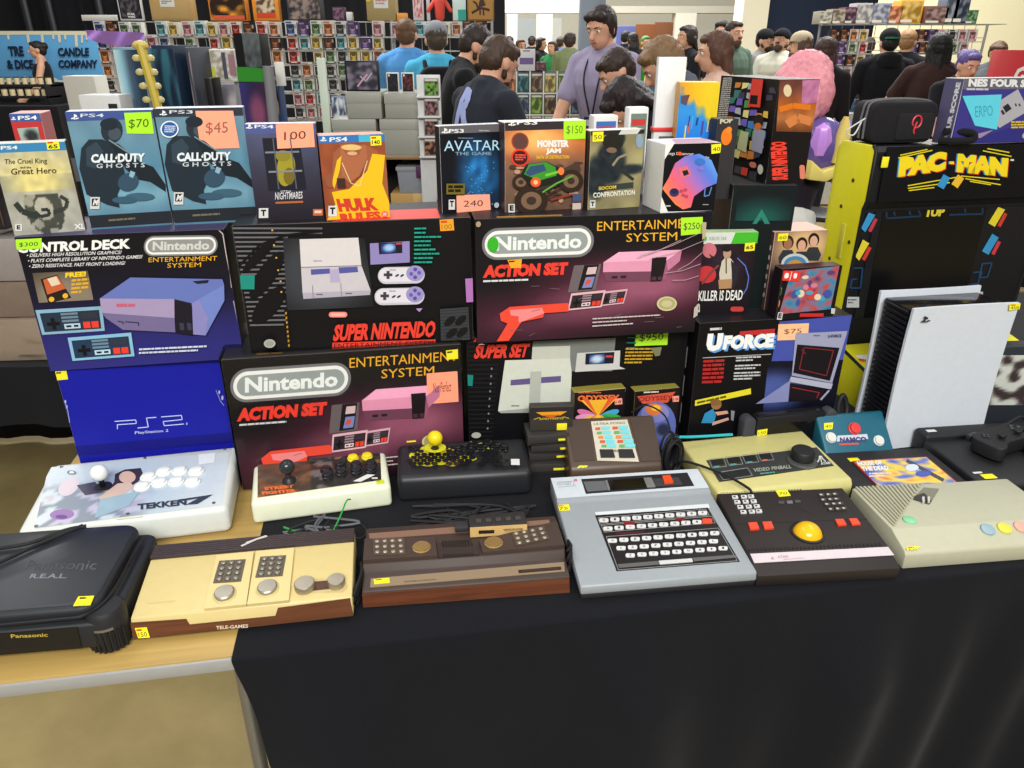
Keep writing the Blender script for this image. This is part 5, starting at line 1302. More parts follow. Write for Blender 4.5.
# ---- black trackball controller
t = thing('trackball_controller', 'black trackball controller with yellow ball, orange keys and silver band', 'controller', (.552, 1.052, Z0), R(4.8))
W, D = .258, .222
BK = (40, 34, 32)
m = M(); prism(m, [(.004, 0), (D, 0), (D, .052), (.045, .040), (.038, .036), (.0, .026)], -W / 2, W / 2, 'yz', BK, 'plastic', .0025); m.build('body', t)
S = Surf((-W / 2, .045, .0402), (W, 0, 0), (0, D - .045, .0118), [(722, 492.7), (848.7, 485.6), (888, 546), (751, 554)], cQ)
Bd = Surf((-W / 2, .002, .0268), (W, 0, 0), (0, .042, .0125), [(751, 554), (888, 546), (898, 573), (757, 581)], cQ)
m = M(); Bd.block(m, [(306, 572), (882, 540), (908, 586), (320, 622)], .0012, (196, 184, 188), 'satin'); Bd.l = .0015; Bd.text(m, 'ATARI', 416, 584, 460, 598, (170, 120, 130), rise=-2, bold=.02, mat='satin'); Bd.poly(m, [(388, 604), (394, 586), (402, 604)], (170, 120, 130), 'satin'); Bd.line(m, [(440, 606), (526, 598)], 2, (150, 100, 120), 'satin'); m.build('silver_band', t)
m = M()
for k in range(28):
    x = 192 + k * 12.6; S.block(m, [(x, 300 - k * .6), (x + 7, 299.6 - k * .6), (x + 9, 308 - k * .6), (x + 2, 309 - k * .6)], .0012, (24, 20, 20), 'plastic')
for k in range(34):
    x = 300 + k * 16.5; S.block(m, [(x, 552 - k * .8), (x + 8, 551 - k * .8), (x + 11, 562 - k * .8), (x + 3, 563 - k * .8)], .001, (26, 22, 22), 'plastic')
S.line(m, [(240, 446), (850, 418)], 2.4, (24, 20, 20), 'plastic'); S.line(m, [(420, 330), (580, 400)], 1.5, (26, 22, 22), 'plastic'); m.build('moulding', t)
for (x, y, cols) in ((252, 328, ((206, 206, 204),)), ):
    pass
for grid, c1_, nm in ((((254, 330), (292, 328), (322, 326), (262, 352), (298, 350), (332, 348), (274, 374), (310, 372), (344, 370), (286, 396), (322, 394), (352, 392)), (206, 206, 204), 'white_key'),
                   (((624, 318), (654, 316), (682, 314), (630, 340), (660, 338), (686, 336), (644, 360), (674, 358), (700, 356), (658, 382), (688, 380), (714, 378)), (66, 60, 56), 'dark_key')):
    for i, (x, y) in enumerate(grid):
        m = M(); S.block(m, [(x - 12, y - 6), (x + 12, y - 7), (x + 15, y + 5), (x - 9, y + 6)], .003, c1_, 'satin')
        S.l = .0031; S.rect(m, x - 5, y - 3, x + 5, y + 3, (40, 36, 36) if nm == 'white_key' else (190, 186, 176), 'satin', skew=-2); m.build('key', t)
m = M()
for (x, y) in ((450, 352), (486, 350), (520, 347)): S.block(m, [(x - 12, y - 5), (x + 12, y - 6), (x + 14, y + 5), (x - 10, y + 6)], .0024, (110, 106, 108) if x == 486 else (70, 66, 66), 'satin')
m.build('start_keys', t)
for pts in (((304, 446), (340, 443), (350, 472), (312, 475)), ((364, 442), (402, 440), (411, 469), (372, 472)), ((671, 429), (706, 427), (718, 452), (682, 455)), ((730, 426), (764, 424), (778, 449), (742, 452))):
    m = M(); S.block(m, list(pts), .004, (222, 70, 38), 'satin'); m.build('orange_key', t)
m = M(); lathe(m, S.p(552, 482), S.N, [(.031, 0), (.031, .002), (.027, .003), (.026, .0005)], (30, 26, 26), 'satin', 30); m.build('ball_ring', t)
m = M(); ball(m, S.p(552, 484) - S.N * .006, .027, (230, 178, 24), 'gloss', 30); m.build('trackball', t)['label'] = 'yellow trackball'
price_tag(S, t, [(430, 298), (480, 294), (494, 320), (444, 325)], YEL, '70', 0)

# ---- beige console with diagonal ribs
t = thing('game_console', 'pale beige console with diagonal ribs and four pastel round buttons', 'game console', (.868, 1.112, Z0), R(6.4))
W, D = .335, .19
BG = (176, 174, 150)
m = M(); prism(m, [(.0, 0), (D, 0), (D, .052), (.05, .052), (.046, .0495), (.005, .036), (0, .03)], -W / 2, W / 2, 'yz', BG, 'plastic', .003); m.build('body', t)
XQ = [(854, 492.5), (977, 484.6), (1047, 531), (887, 541.5)]
S = Surf((-W / 2, .05, .0521), (W, 0, 0), (0, D - .05, 0), XQ, cR)
m = M()
for k in range(17):
    sx, sy = 126 + k * 15.2, 299 - k * .8; t_ = (379 - sx - 4) / 252.3
    ex, ey = sx + 155 * t_, sy + 222 * t_
    S.block(m, [(sx, sy), (sx + 8, sy - .5), (ex + 8, ey), (ex, ey)], .003, (164, 162, 138), 'plastic')
m.build('cooling_ribs', t)
m = M(); S.block(m, [(388, 302), (450, 310), (424, 390), (352, 352)], .0006, (120, 118, 100), 'plastic'); S.block(m, [(356, 346), (392, 330), (430, 372), (420, 392), (352, 364)], .0012, (40, 38, 34), 'satin', .0004)
for x in (386, 408): S.block(m, [(x, 362), (x + 10, 360), (x + 14, 386), (x + 6, 388)], .006, (190, 190, 180), 'satin', .001)
m.build('cartridge_recess', t)
m = M(); S.knob(m, 348, 484, .012, .0035, (130, 196, 150), 'satin', 24, .001); m.build('green_button', t)['label'] = 'pale green button'
Fr = Surf((-W / 2, .005, .0362), (W, 0, 0), (0, .041, .0135), [(887, 541.5), (1047, 531), (1068, 555), (900, 567)], cR)
for x, y, c, nm in ((712, 538, (140, 166, 176), 'grey_blue_button'), (788, 532, (206, 200, 70), 'yellow_button'), (864, 527, (214, 158, 140), 'pink_button'), (936, 522, (170, 178, 178), 'grey_button')):
    m = M(); Fr.knob(m, x, y, .0125, .004, c, 'satin', 24, .001); m.build('button', t)['label'] = nm.replace('_', ' ')
F0 = Surf((-W / 2, 0, 0), (W, 0, 0), (0, 0, .03), [(898, 563), (1067, 551), (1067, 560), (902, 571.7)], cR)
price_tag(Fr, t, [(342, 636), (404, 632), (398, 664), (350, 668)], YEL, '50', 2, lift=.002)

# ---- cream pinball console
t = thing('game_console', 'cream plug-in game console with black control panel and big black dial', 'game console', (.558, 1.305, Z0), R(11))
W, D = .298, .2
CM = (198, 190, 124)
m = M(); prism(m, [(-.006, 0), (D, 0), (D, .0545), (.0, .044), (-.008, .03)], -W / 2, W / 2, 'yz', CM, 'satin', .006, 3); m.build('body', t)
S = Surf((-W / 2, 0, .0441), (W, 0, 0), (0, D, .0106), [(687, 444.6), (810, 429), (852, 477.4), (718.7, 488)], cQ)
m = M(); S.block(m, [(128, 178), (604, 120), (662, 196), (172, 254)], .0012, (48, 50, 48), 'satin'); S.l = .0014
for (x, y) in ((168, 188), (232, 180), (298, 172), (362, 164)):
    S.line(m, [(x - 30, y - 14), (x + 26, y - 20), (x + 36, y + 12), (x - 18, y + 18), (x - 30, y - 14)], 2, (140, 146, 140), 'satin')
    S.poly(m, [(x - 24, y - 10), (x + 22, y - 15), (x + 28, y + 4), (x - 16, y + 10)], (24, 24, 26), 'satin'); S.scrib(m, x - 14, y + 12, x + 30, y + 18, 1, (90, 150, 150) if x < 340 else (206, 90, 60), rise=-4, fill=.9, mat='satin')
S.line(m, [(170, 224), (284, 208), (300, 236), (186, 250), (170, 224)], 2, (140, 146, 140), 'satin'); S.poly(m, [(176, 226), (280, 212), (292, 234), (188, 247)], (28, 28, 30), 'satin')
S.text(m, 'VIDEO PINBALL', 306, 210, 466, 224, (150, 156, 140), rise=-14, bold=.03, mat='satin'); S.scrib(m, 330, 228, 440, 234, 1, (80, 150, 130), rise=-10, fill=.8, mat='satin')
for a, b in (((588, 186), (604, 160)), ((606, 186), (608, 160)), ((626, 184), (612, 160))): S.line(m, [a, ((a[0] + b[0]) / 2 + (0 if a[0] == 606 else (b[0] - a[0]) * .25), (a[1] + b[1]) / 2), b], 5, (206, 206, 196), 'satin')
S.text(m, 'ATARI', 600, 188, 646, 198, (206, 206, 196), rise=-4, bold=.03, mat='satin'); m.build('control_panel', t)
m = M(); lathe(m, S.p(520, 180, .0012), S.N, [(.031, 0), (.031, .002), (.027, .003), (.0265, .004)], (70, 72, 68), 'satin', 30); lathe(m, S.p(520, 172, .003), S.N, [(.025, 0), (.0245, .02), (.022, .023), (.001, .0235)], (22, 22, 24), 'plastic', 30); m.build('dial', t)

# ---- brown pong console
t = thing('game_console', 'brown dedicated game console with cream chart label, cable at its right', 'game console', (.222, 1.378, Z0), R(6))
W, D = .2, .105
BR2 = (76, 59, 47)
m = M(); prism(m, [(0, 0), (D * .8, 0), (D, .105), (D - .01, .116), (.0, .045), (-.004, .03)], -W / 2, W / 2, 'yz', BR2, 'satin', .006, 3); m.build('body', t)
S = Surf((-W / 2, .0, .046), (W, 0, 0), (0, D - .01, .0705), [(560.8, 415.5), (651, 416.7), (661, 461), (572.5, 470.6)], cI)
m = M(); S.block(m, [(566, 386), (720, 386), (774, 556), (606, 558)], .0012, (196, 190, 172), 'matte'); S.l = .0015; S.text(m, 'ULTRA PONG', 580, 394, 712, 404, (110, 104, 92), bold=.02, mat='matte')
for c in range(2):
    for r_ in range(5):
        x = 588 + c * 74 + r_ * 8; y = 414 + r_ * 19
        S.rect(m, x, y, x + 22, y + 12, ((190, 90, 60), (90, 160, 100), (200, 130, 60))[r_ % 3], 'matte'); S.rect(m, x + 26, y - 2, x + 62, y + 13, (110, 196, 200), 'matte')
S.scrib(m, 620, 512, 750, 528, 1, (120, 112, 100), fill=.5, mat='matte'); m.build('chart_label', t)
for x, y in ((612, 512), (690, 510)):
    m = M(); S.block(m, [(x, y), (x + 56, y - 1), (x + 68, y + 32), (x + 8, y + 34)], .005, (24, 22, 22), 'plastic', .001); m.build('switch', t)
m = M(); S.block(m, [(446, 376), (556, 378), (596, 556), (500, 566)], .0012, (66, 50, 40), 'plastic'); m.build('side_panel', t); m = M(); S.block(m, [(728, 378), (816, 380), (852, 548), (782, 554)], .0012, (66, 50, 40), 'plastic'); m.build('side_panel', t)
price_tag(S, t, [(524, 584), (566, 582), (558, 608), (516, 612)], YEL, '20', 0)

# ---- stack of black cartridges
lx, ly = .083, 1.43
labs = ['black game cartridge with orange label, standing on the cartridge pile', 'topmost black game cartridge lying in the pile beside the brown dedicated console', 'black game cartridge second from the top of the lying pile', 'black game cartridge third from the top of the lying pile', 'lowest black game cartridge of the lying pile']
for k in range(4):
    t = thing('game_cartridge', labs[4 - k], 'cartridge', (lx + .004 * ((k * 7) % 3 - 1), ly + .006 * ((k * 5) % 3 - 1), Z0 + .0241 * k), R(4 + 3 * (k % 2)), 'pile of black game cartridges')
    m = M(); rbox(m, -.046, .046, 0, .066, 0, .0235, (52, 48, 46), 'plastic', .002)
    rbox(m, -.04, .04, -.0015, .002, .004, .008, (34, 30, 30), 'plastic', .0008); m.build('shell', t)
    m = M(); rbox(m, .012 + .003 * k, .036, -.0022, .001, .009, .0135, YEL, 'matte', .0002); m.build('price_tag', t)
t = thing('game_cartridge', labs[0], 'cartridge', (lx + .002, ly + .012, Z0 + .0966), R(4), 'pile of black game cartridges')
m = M(); rbox(m, -.047, .047, 0, .022, 0, .06, (58, 52, 48), 'plastic', .003); m.build('shell', t)
F = Surf((-.047, -.0003, .012), (.094, 0, 0), (0, 0, .046), [(528, 410), (558, 410), (558, 434), (528, 434)], (510, 400, 7.68))
m = M(); F.rect(m, 140, 80, 370, 190, (40, 36, 34), 'matte'); F.poly(m, [(170, 122), (336, 122), (300, 158), (206, 158)], (226, 150, 30), 'matte'); F.poly(m, [(200, 150), (300, 150), (260, 176), (240, 176)], (206, 90, 40), 'matte'); F.line(m, [(160, 190), (190, 172), (196, 198)], 8, (176, 150, 40), 'matte'); F.line(m, [(346, 190), (316, 172), (310, 198)], 8, (176, 150, 40), 'matte'); F.text(m, 'ODYSSEY', 200, 176, 310, 196, (190, 160, 40), mat='matte', bold=.04); m.build('label', t)
m = M(); rbox(m, .012, .034, -.0016, .0, .002, .018, YEL, 'matte', .0002); m.build('price_tag', t)

# ---- two fan-print game boxes
def odys(name, label, pose, W, H, quad, fan, art2):
    def art(S, m):
        q = bil(quad_c)
        S.rect(m, 440, 170, 960, 600, (24, 18, 20))
        art2(S, m)
    quad_c = [((x - cI[0]) * cI[2], (y - cI[1]) * cI[2]) for x, y in quad]
    def parts(S, t): price_tag(S, t, fan, (240, 150, 130), '18', 0)
    return carton(name, label, 'game box', pose, W, H, .03, quad, cI, art, ((40, 34, 30), (60, 54, 40), (150, 140, 60), (24, 18, 20)), parts=parts)
def a1(S, m):
    S.scrib(m, 486, 206, 660, 214, 1, (190, 90, 60), rise=-4, fill=.8)
    S.text(m, 'ODYSSEY', 484, 222, 664, 252, (226, 110, 50), rise=-6, bold=.04); S.poly(m, [(498, 246), (648, 238), (574, 320)], (236, 176, 50)); S.poly(m, [(500, 232), (526, 232), (574, 320)], (222, 90, 50)); S.poly(m, [(620, 226), (650, 226), (574, 320)], (222, 90, 50))
    for a, c in ((-2.75, (214, 110, 160)), (-3.2, (226, 150, 190)), (-3.6, (230, 190, 60)), (-4.05, (214, 100, 150)), (-.42, (70, 160, 210)), (.0, (60, 170, 70)), (.42, (40, 150, 60)), (1.0, (230, 180, 50)), (2.1, (230, 150, 60)), (1.6, (236, 200, 70))):
        S.ell(m, 574 + 50 * math.cos(a), 322 + 34 * math.sin(a), 46, 16, c, rot=math.degrees(a))
def a2(S, m):
    S.scrib(m, 760, 226, 880, 234, 1, (206, 200, 200), rise=-6, fill=.9)
    S.poly(m, [(732, 250), (902, 226), (870, 280), (760, 286)], (206, 84, 60)); S.text(m, 'ODYSSEY', 740, 252, 890, 276, (150, 40, 34), rise=-10, bold=.03)
    S.ell(m, 822, 388, 88, 112, (92, 106, 176)); S.ell(m, 818, 330, 60, 44, (130, 130, 190)); S.ell(m, 812, 312, 36, 28, (222, 120, 60)); S.ell(m, 820, 306, 20, 14, (236, 190, 60)); S.ell(m, 858, 404, 30, 30, (70, 76, 110)); S.ell(m, 858, 404, 22, 22, (46, 50, 76))
odys('game_box', 'small game box with rainbow fan print behind the brown dedicated console', (.194, 1.495, Z0 - .0005, 12), .118, .17, [(570, 379), (622, 373), (618, 445), (571, 451)], [(642, 236), (674, 232), (676, 260), (644, 264)], a1)
odys('game_box', 'small game box with blue oval print, by the coiled cable', (.325, 1.520, Z0 - .0005, 12), .106, .16, [(629, 383), (676, 378), (672, 445), (632, 450)], [(888, 248), (918, 246), (920, 274), (892, 276)], a2)

# ---- dark handheld standing in front of the controller box
t = thing('handheld_console', 'black handheld console standing with grey side grips and yellow slip', 'handheld console', (.634, 1.515, Z0), R(11))
m = M(); rbox(m, -.085, .085, 0, .03, 0, .098, (22, 22, 25), 'satin', .004); rbox(m, -.08, .08, .004, .026, .097, .101, (30, 30, 33), 'gloss', .001); m.build('body', t)
for s in (-1, 1):
    m = M(); prism(m, rrect_pts(min(s * .086, s * .116), 0.0, max(s * .086, s * .116), .1, .014), .0, .03, 'xz', (58, 60, 66), 'rubber', .004); m.build('side_grip', t)
F = Surf((-.085, 0, 0), (.17, 0, 0), (0, 0, .098), [(755, 405), (822, 400), (822, 446), (755, 452)], cJ)
m = M(); F.poly(m, [(420, 480), (680, 466), (676, 560), (424, 570)], (16, 16, 18), 'gloss'); m.build('screen', t)
price_tag(F, t, [(410, 508), (452, 502), (452, 532), (412, 538)], YEL, '150', 0)

# ---- teal plug-in joystick
t = thing('plug_in_controller', 'teal plug-in game controller with red and white buttons beside the white tower console', 'controller', (.786, 1.475, Z0), R(9))
m = M(); prism(m, [(0, 0), (.085, 0), (.085, .075), (.075, .088), (.066, .088), (.0, .02)], -.083, .083, 'yz', (26, 92, 112), 'satin', .008, 3); m.build('body', t)
F = Surf((-.083, .004, .022), (.166, 0, 0), (0, .062, .066), [(812, 421), (884, 416), (880, 449), (825, 458)], cJ)
m = M(); lathe(m, F.p(822, 572), F.N, [(.0145, 0), (.0145, .004), (.0125, .005), (.0115, .01), (.001, .011)], (212, 56, 52), 'satin', 22); m.build('red_button', t)['label'] = 'red button'
for x, y in ((900, 612), (722, 612)):
    m = M(); lathe(m, F.p(x, y), F.N, [(.0125, 0), (.0125, .004), (.0105, .005), (.01, .008), (.001, .009)], (206, 206, 200), 'satin', 22); m.build('white_button', t)['label'] = 'white button'
m = M(); F.block(m, [(752, 602), (868, 590), (868, 628), (744, 640)], .001, (190, 196, 206), 'matte'); F.l = .0013; F.text(m, 'NAMCO', 760, 608, 862, 628, (70, 60, 110), rise=-8, bold=.06, mat='matte'); F.line(m, [(756, 634), (830, 626)], 5, (206, 80, 60), 'matte'); m.build('logo_plate', t)
price_tag(F, t, [(690, 550), (734, 546), (730, 576), (692, 580)], YEL, '40', 0)
m = M(); tube(m, [(.0, .085, .04), (-.01, .1, .09), (0.0, .105, .118), (.012, .1, .09), (.006, .085, .05)], .006, (26, 26, 28), 'rubber', 8); m.build('cable', t)

# ---- black slim console with colourful game sleeve
t = thing('game_console', 'slim flat black console under the colourful game sleeve, in front of teal controller', 'game console', (.815, 1.305, Z0), R(6.2))
m = M(); prism(m, [(0, 0), (.165, 0), (.165, .034), (0, .034)], -.11, .135, 'yz', (28, 27, 30), 'plastic', .006, 3); rbox(m, -.1, .12, -.001, .004, .006, .02, (18, 18, 20), 'gloss', .001); m.build('body', t)
m = M(); rbox(m, -.066, -.042, .12, .135, .0338, .0345, YEL, 'matte', .0001); m.build('price_tag', t)
t = thing('game_sleeve', 'colourful game sleeve with white lettering lying on the slim black console', 'game sleeve', (.835, 1.309, Z0 + .0345), R(6.2))
W, D = .17, .115
m = M(); rbox(m, -W / 2, W / 2, 0, D, 0, .004, (206, 70, 60), 'gloss', .0006)
S = Surf((-W / 2, 0, .0041), (W, 0, 0), (0, D, 0), [(854.5, 458), (915, 456), (941, 480), (878, 482)], cR)
def f(u, v):
    n = nz(u, v, 6, 21); c = ramp(n * 1.25 - .1, [(206, 70, 60), (226, 170, 70), (236, 206, 60), (150, 140, 170), (60, 90, 180), (206, 210, 220)])
    return c
S.paint(m, [(128, 138), (410, 128), (522, 236), (222, 246)], 34, 24, f, 'gloss')
S.text(m, 'HOUSE OF', 142, 138, 236, 156, WHT, rise=-2, bold=.06, slant=-8, mat='gloss'); S.text(m, 'THE DEAD', 158, 160, 262, 178, WHT, rise=-2, bold=.06, slant=-8, mat='gloss'); S.scrib(m, 182, 186, 270, 206, 2, (226, 200, 190), fill=.6, mat='gloss')
S.line(m, [(330, 140), (470, 224)], 14, (60, 60, 76), 'gloss'); S.ell(m, 350, 170, 26, 14, (206, 214, 226), 'gloss'); S.ell(m, 392, 196, 30, 12, (60, 80, 170), 'gloss'); m.build('sleeve', t)

# ---- white tower console
t = thing('game_console', 'tall white tower console with black core, standing before the arcade cabinet', 'game console', (.986, 1.560, Z0), R(9.6))
W, H = .256, .345
def panel(y, bow, z0, z1):
    m = M(); nx, nzz = 18, 18; vs = []; fs = []
    for k, off in enumerate((0, .007)):
        for j in range(nzz + 1):
            for i in range(nx + 1):
                u, v = i / nx, j / nzz
                yy = y + bow * ((2 * v - 1) ** 2 * .7 + (2 * u - 1) ** 2 * .5) + (off if bow < 0 else -off) * (1 if True else 0)
                vs.append(((u - .5) * W, yy, z0 + (z1 - z0) * v))
    w = nx + 1; n = w * (nzz + 1)
    for j in range(nzz):
        for i in range(nx):
            a = j * w + i; fs.append((a, a + 1, a + w + 1, a + w)); fs.append((n + a, n + a + w, n + a + w + 1, n + a + 1))
    def side(lst):
        for a, b in zip(lst, lst[1:]): fs.append((a, n + a, n + b, b))
    side([j * w for j in range(nzz + 1)]); side([j * w + nx for j in range(nzz, -1, -1)]); side([i for i in range(nx, -1, -1)]); side([nzz * w + i for i in range(nx + 1)])
    bmx = bmesh.new(); bv = [bmx.verts.new(v) for v in vs]
    for f in fs: bmx.faces.new([bv[i] for i in f])
    bmesh.ops.recalc_face_normals(bmx, faces=bmx.faces); bm_into(m, bmx, (202, 208, 216), 'satin', True)
    return m
panel(.0, -.008, .0, H).build('front_panel', t, sharp=50)
panel(.105, .008, .0, H + .004).build('back_panel', t, sharp=50)
m = M(); rbox(m, -W / 2 + .006, W / 2 - .012, .003, .1, .004, H - .008, (18, 18, 21), 'gloss', .004)
for k in range(26): rbox(m, -W / 2 + .002, -W / 2 + .007, .012, .092, .02 + k * .0122, .027 + k * .0122, (18, 18, 21), 'satin', .0008)
m.build('core', t)
S = Surf((-W / 2, -.0082, 0), (W, 0, 0), (0, 0, H), [(910, 307), (1020.5, 306), (972.4, 437), (881, 450)], cF)
m = M(); S.l = .003; ps_badge(S, m, 330, 168, 34, (40, 42, 50)); m.build('logo', t)
price_tag(S, t, [(722, 112), (768, 112), (760, 138), (718, 142)], YEL, '450', 2, lift=.0045)

# ---- flat black console at the right edge with two pads
t = thing('game_console', 'wide flat black console at the right edge of the table, game pads on it', 'game console', (1.06, 1.315, Z0), R(7))
m = M(); prism(m, [(0, 0), (.2, 0), (.2, .042), (0.0, .042)], -.1, .25, 'yz', (24, 24, 27), 'plastic', .006, 3); prism(m, [(.195, 0), (.24, 0), (.24, .055), (.195, .055)], -.1, .25, 'yz', (22, 22, 25), 'plastic', .008, 3)
rbox(m, -.096, .2, -.0012, .003, .012, .03, (14, 14, 16), 'gloss', .001); m.build('body', t)
m = M(); rbox(m, -.085, -.063, .212, .222, .0545, .0556, (206, 206, 206), 'matte', .0002); m.build('white_slip', t)
m = M(); rbox(m, -.078, -.05, .028, .045, .0418, .0426, YEL, 'matte', .0002); m.build('price_tag', t)
m = M(); rbox(m, -.087, -.067, .05, .056, .0418, .0426, (206, 206, 206), 'matte', .0002); m.build('white_label', t)

def game_pad(label, loc, rz, lift=.0):
    t = thing('game_pad', label, 'game pad', loc, rz)
    m = M()
    bm = bmesh.new()
    outline = []
    for k in range(40):
        a = 2 * math.pi * k / 40; x, y = .072 * math.cos(a), .03 * math.sin(a)
        x = .078 * math.copysign(abs(math.cos(a)) ** .7, math.cos(a)); y = .032 * math.copysign(abs(math.sin(a)) ** .7, math.sin(a))
        if y < 0: y *= 1 + 1.5 * max(0, (abs(x) - .03) / .048) * (1 if abs(x) > .03 else 0)
        outline.append((x, y))
    prism(m, outline, 0.004, .036, 'xy', (26, 26, 29), 'rubber', .009, 3); m.build('shell', t, sharp=60)
    for s in (-1, 1):
        m = M(); cyl(m, (s * .026, -.014, .034), (0, 0, 1), .005, .008, (20, 20, 22), 'rubber', 12); lathe(m, (s * .026, -.014, .042), (0, 0, 1), [(.009, 0), (.0095, .003), (.008, .005), (.001, .0042)], (22, 22, 24), 'rubber', 18); m.build('thumb_stick', t)
    m = M(); rbox(m, -.058, -.038, .003, .009, .035, .039, (44, 44, 47), 'satin', .001); rbox(m, -.051, -.045, -.004, .016, .035, .039, (44, 44, 47), 'satin', .001); m.build('direction_pad', t)
    for dx, dy in ((0, .01), (0, -.01), (.01, 0), (-.01, 0)):
        m = M(); cyl(m, (.048 + dx, .006 + dy, .035), (0, 0, 1), .0045, .004, (60, 60, 64), 'satin', 12, .001); m.build('action_button', t)
    for s in (-1, 1):
        m = M(); rbox(m, s * .05 - .016, s * .05 + .016, .026, .04, .014, .03, (34, 34, 37), 'satin', .004); m.build('shoulder_button', t)
    return t
game_pad('black game pad lying nearest the white tower console', (1.085, 1.465, Z0 + .0425), R(24))
game_pad('black game pad at the right edge, in front of the framed art box', (1.205, 1.45, Z0 + .0425), R(-14))
m = M(); tube(m, [(1.06, 1.46, Z0 + .075), (1.1, 1.5, Z0 + .07), (1.15, 1.52, Z0 + .09), (1.19, 1.55, Z0 + .07)], .0035, (24, 24, 26), 'rubber', 7)
tube(m, [(1.16, 1.52, Z0 + .07), (1.2, 1.44, Z0 + .085), (1.14, 1.38, Z0 + .046), (1.22, 1.34, Z0 + .046)], .0035, (24, 24, 26), 'rubber', 7)
tagobj(m.build('game_pad_cable'), 'thin black cable looped over the two game pads at right edge', 'cable')

# ---- framed art box behind the pads
c9b = (920, 350, 4.52)
t = thing('game_box', 'black bordered game box with pale brush-art cover at the right edge', 'box', (1.165, 1.62, Z0), R(6))
W, H = .215, .222
m = M(); rbox(m, -W / 2, W / 2, 0, .04, 0, H, (44, 48, 54), 'card', .002)
S = Surf((-W / 2, 0, 0), (W, 0, 0), (0, 0, H), [(999, 363), (1090, 358), (1075, 455), (972, 460)], c9b)
S.paint(m, [(360, 88), (700, 80), (640, 330), (275, 330)], 24, 22, lambda u, v: mix((196, 198, 190), (60, 50, 50), max(0, min(1, (nz(u, v, 5, 13) - .5) * 7 + (v - .55) * .8))), 'card')
S.ell(m, 440, 130, 56, 40, (30, 28, 32)); S.poly(m, [(300, 200), (350, 190), (330, 290), (296, 300)], (34, 28, 32)); S.line(m, [(350, 290), (470, 180)], 30, (40, 34, 38)); S.line(m, [(380, 270), (480, 210)], 10, (190, 60, 50)); S.line(m, [(290, 300), (470, 290)], 8, (206, 150, 60)); S.poly(m, [(286, 318), (336, 316), (330, 350), (280, 350)], (190, 90, 80)); S.scrib(m, 290, 322, 330, 346, 2, (230, 210, 200), fill=.7)
m.build('printed_carton', t)
m = M(); 

# ---- arcade cabinet
t = thing('arcade_cabinet', 'tabletop arcade cabinet with black marquee, dark screen and yellow sides', 'arcade cabinet', (1.130, 1.922, .7395), R(11))
W, H = .53, .641
ABK = (16, 16, 20); AY = (214, 206, 30)
side_prof = [(-.13, 0), (.15, 0), (.15, H - .02), (.13, H), (.01, H), (-.002, H - .012), (-.004, H - .13), (.004, H - .15), (.008, .2), (.0, .13), (-.13, .105)]
m = M(); prism(m, [(p[0] + .003 if p[0] < .1 else p[0] - .003, max(p[1] - .003, 0)) for p in side_prof], -W / 2 + .007, W / 2 - .007, 'yz', ABK, 'satin', .0); m.build('shell', t)
for s in (-1, 1):
    m = M(); prism(m, side_prof, *(sorted((s * (W / 2 - .007), s * W / 2))), 'yz', AY, 'satin', .003)
    o = m.build('side_panel', t); o['label'] = 'yellow side panel'
    if s < 0:
        for y, z in ((.06, H - .09), (.09, H - .16), (.03, H - .24), (.1, H - .3)):
            m = M(); cyl(m, (-W / 2 + .001, y, z), (-1, 0, 0), .005, .0022, (60, 58, 20), 'satin', 12); m.build('screw', o)
        m = M(); rbox(m, -W / 2 - .002, -W / 2 + .001, .055, .072, H - .29, H - .2, (190, 182, 60), 'satin', .0005); m.build('handle_slot', o)
    m = M(); pts = [side_prof[k] for k in (4, 5, 6, 7, 8, 9, 10, 0)]
    tube(m, [(s * (W / 2 - .0035), p[0] - .0005, p[1]) for p in pts], .0045, ABK, 'rubber', 8, 1); m.build('edge_trim', t)
PQ = [(884, 144), (1072, 137), (1046, 200), (868, 206)]
S = Surf((-W / 2 + .007, -.0045, H - .135), (W - .014, 0, 0), (0, .002, .132), [(878, 147), (1063, 142.3), (1048, 196), (867.5, 203)], cE)
m = M(); S.block(m, [(212, 66), (1050, 40), (970, 300), (165, 330)], .002, (15, 15, 19), 'gloss'); S.l = .0023
for dx, dy, c in ((-5, 1, (40, 140, 196)), (4, 4, (206, 60, 40)), (0, 0, (232, 206, 36))):
    S.text(m, 'PAC', 256 + dx, 122 + dy, 470 + dx, 212 + dy, c, rise=-30, bold=.10, slant=10, mat='gloss'); S.text(m, 'MAN', 520 + dx, 104 + dy, 750 + dx, 188 + dy, c, rise=22, bold=.10, slant=8, mat='gloss'); S.rect(m, 490 + dx, 140 + dy, 510 + dx, 152 + dy, c, 'gloss')
for a, b in (((258, 124), (412, 90)), ((266, 112), (390, 86)), ((300, 250), (520, 212)), ((300, 262), (490, 236)), ((304, 272), (420, 258)), ((640, 92), (770, 118)), ((660, 82), (760, 100)), ((540, 206), (716, 222)), ((560, 218), (720, 246)), ((580, 230), (676, 246))): S.line(m, [a, b], 5, (214, 196, 34), 'gloss')
S.line(m, [(446, 258), (476, 206)], 34, (52, 140, 196), 'gloss'); S.line(m, [(510, 252), (540, 208)], 34, (222, 176, 50), 'gloss'); S.rect(m, 764, 130, 780, 138, (206, 206, 206), 'gloss')
m.build('marquee', t)
B = Surf((-W / 2 + .007, .0085, .2), (W - .014, 0, 0), (0, -.004, H - .36), [(863, 212.5), (1042, 205), (1012, 307), (841.5, 319)], (840, 137, 4.516))
m = M(); B.block(m, [(160, 330), (1000, 296), (760, 1000), (20, 1006)], .0012, (18, 18, 22), 'satin'); B.l = .0015
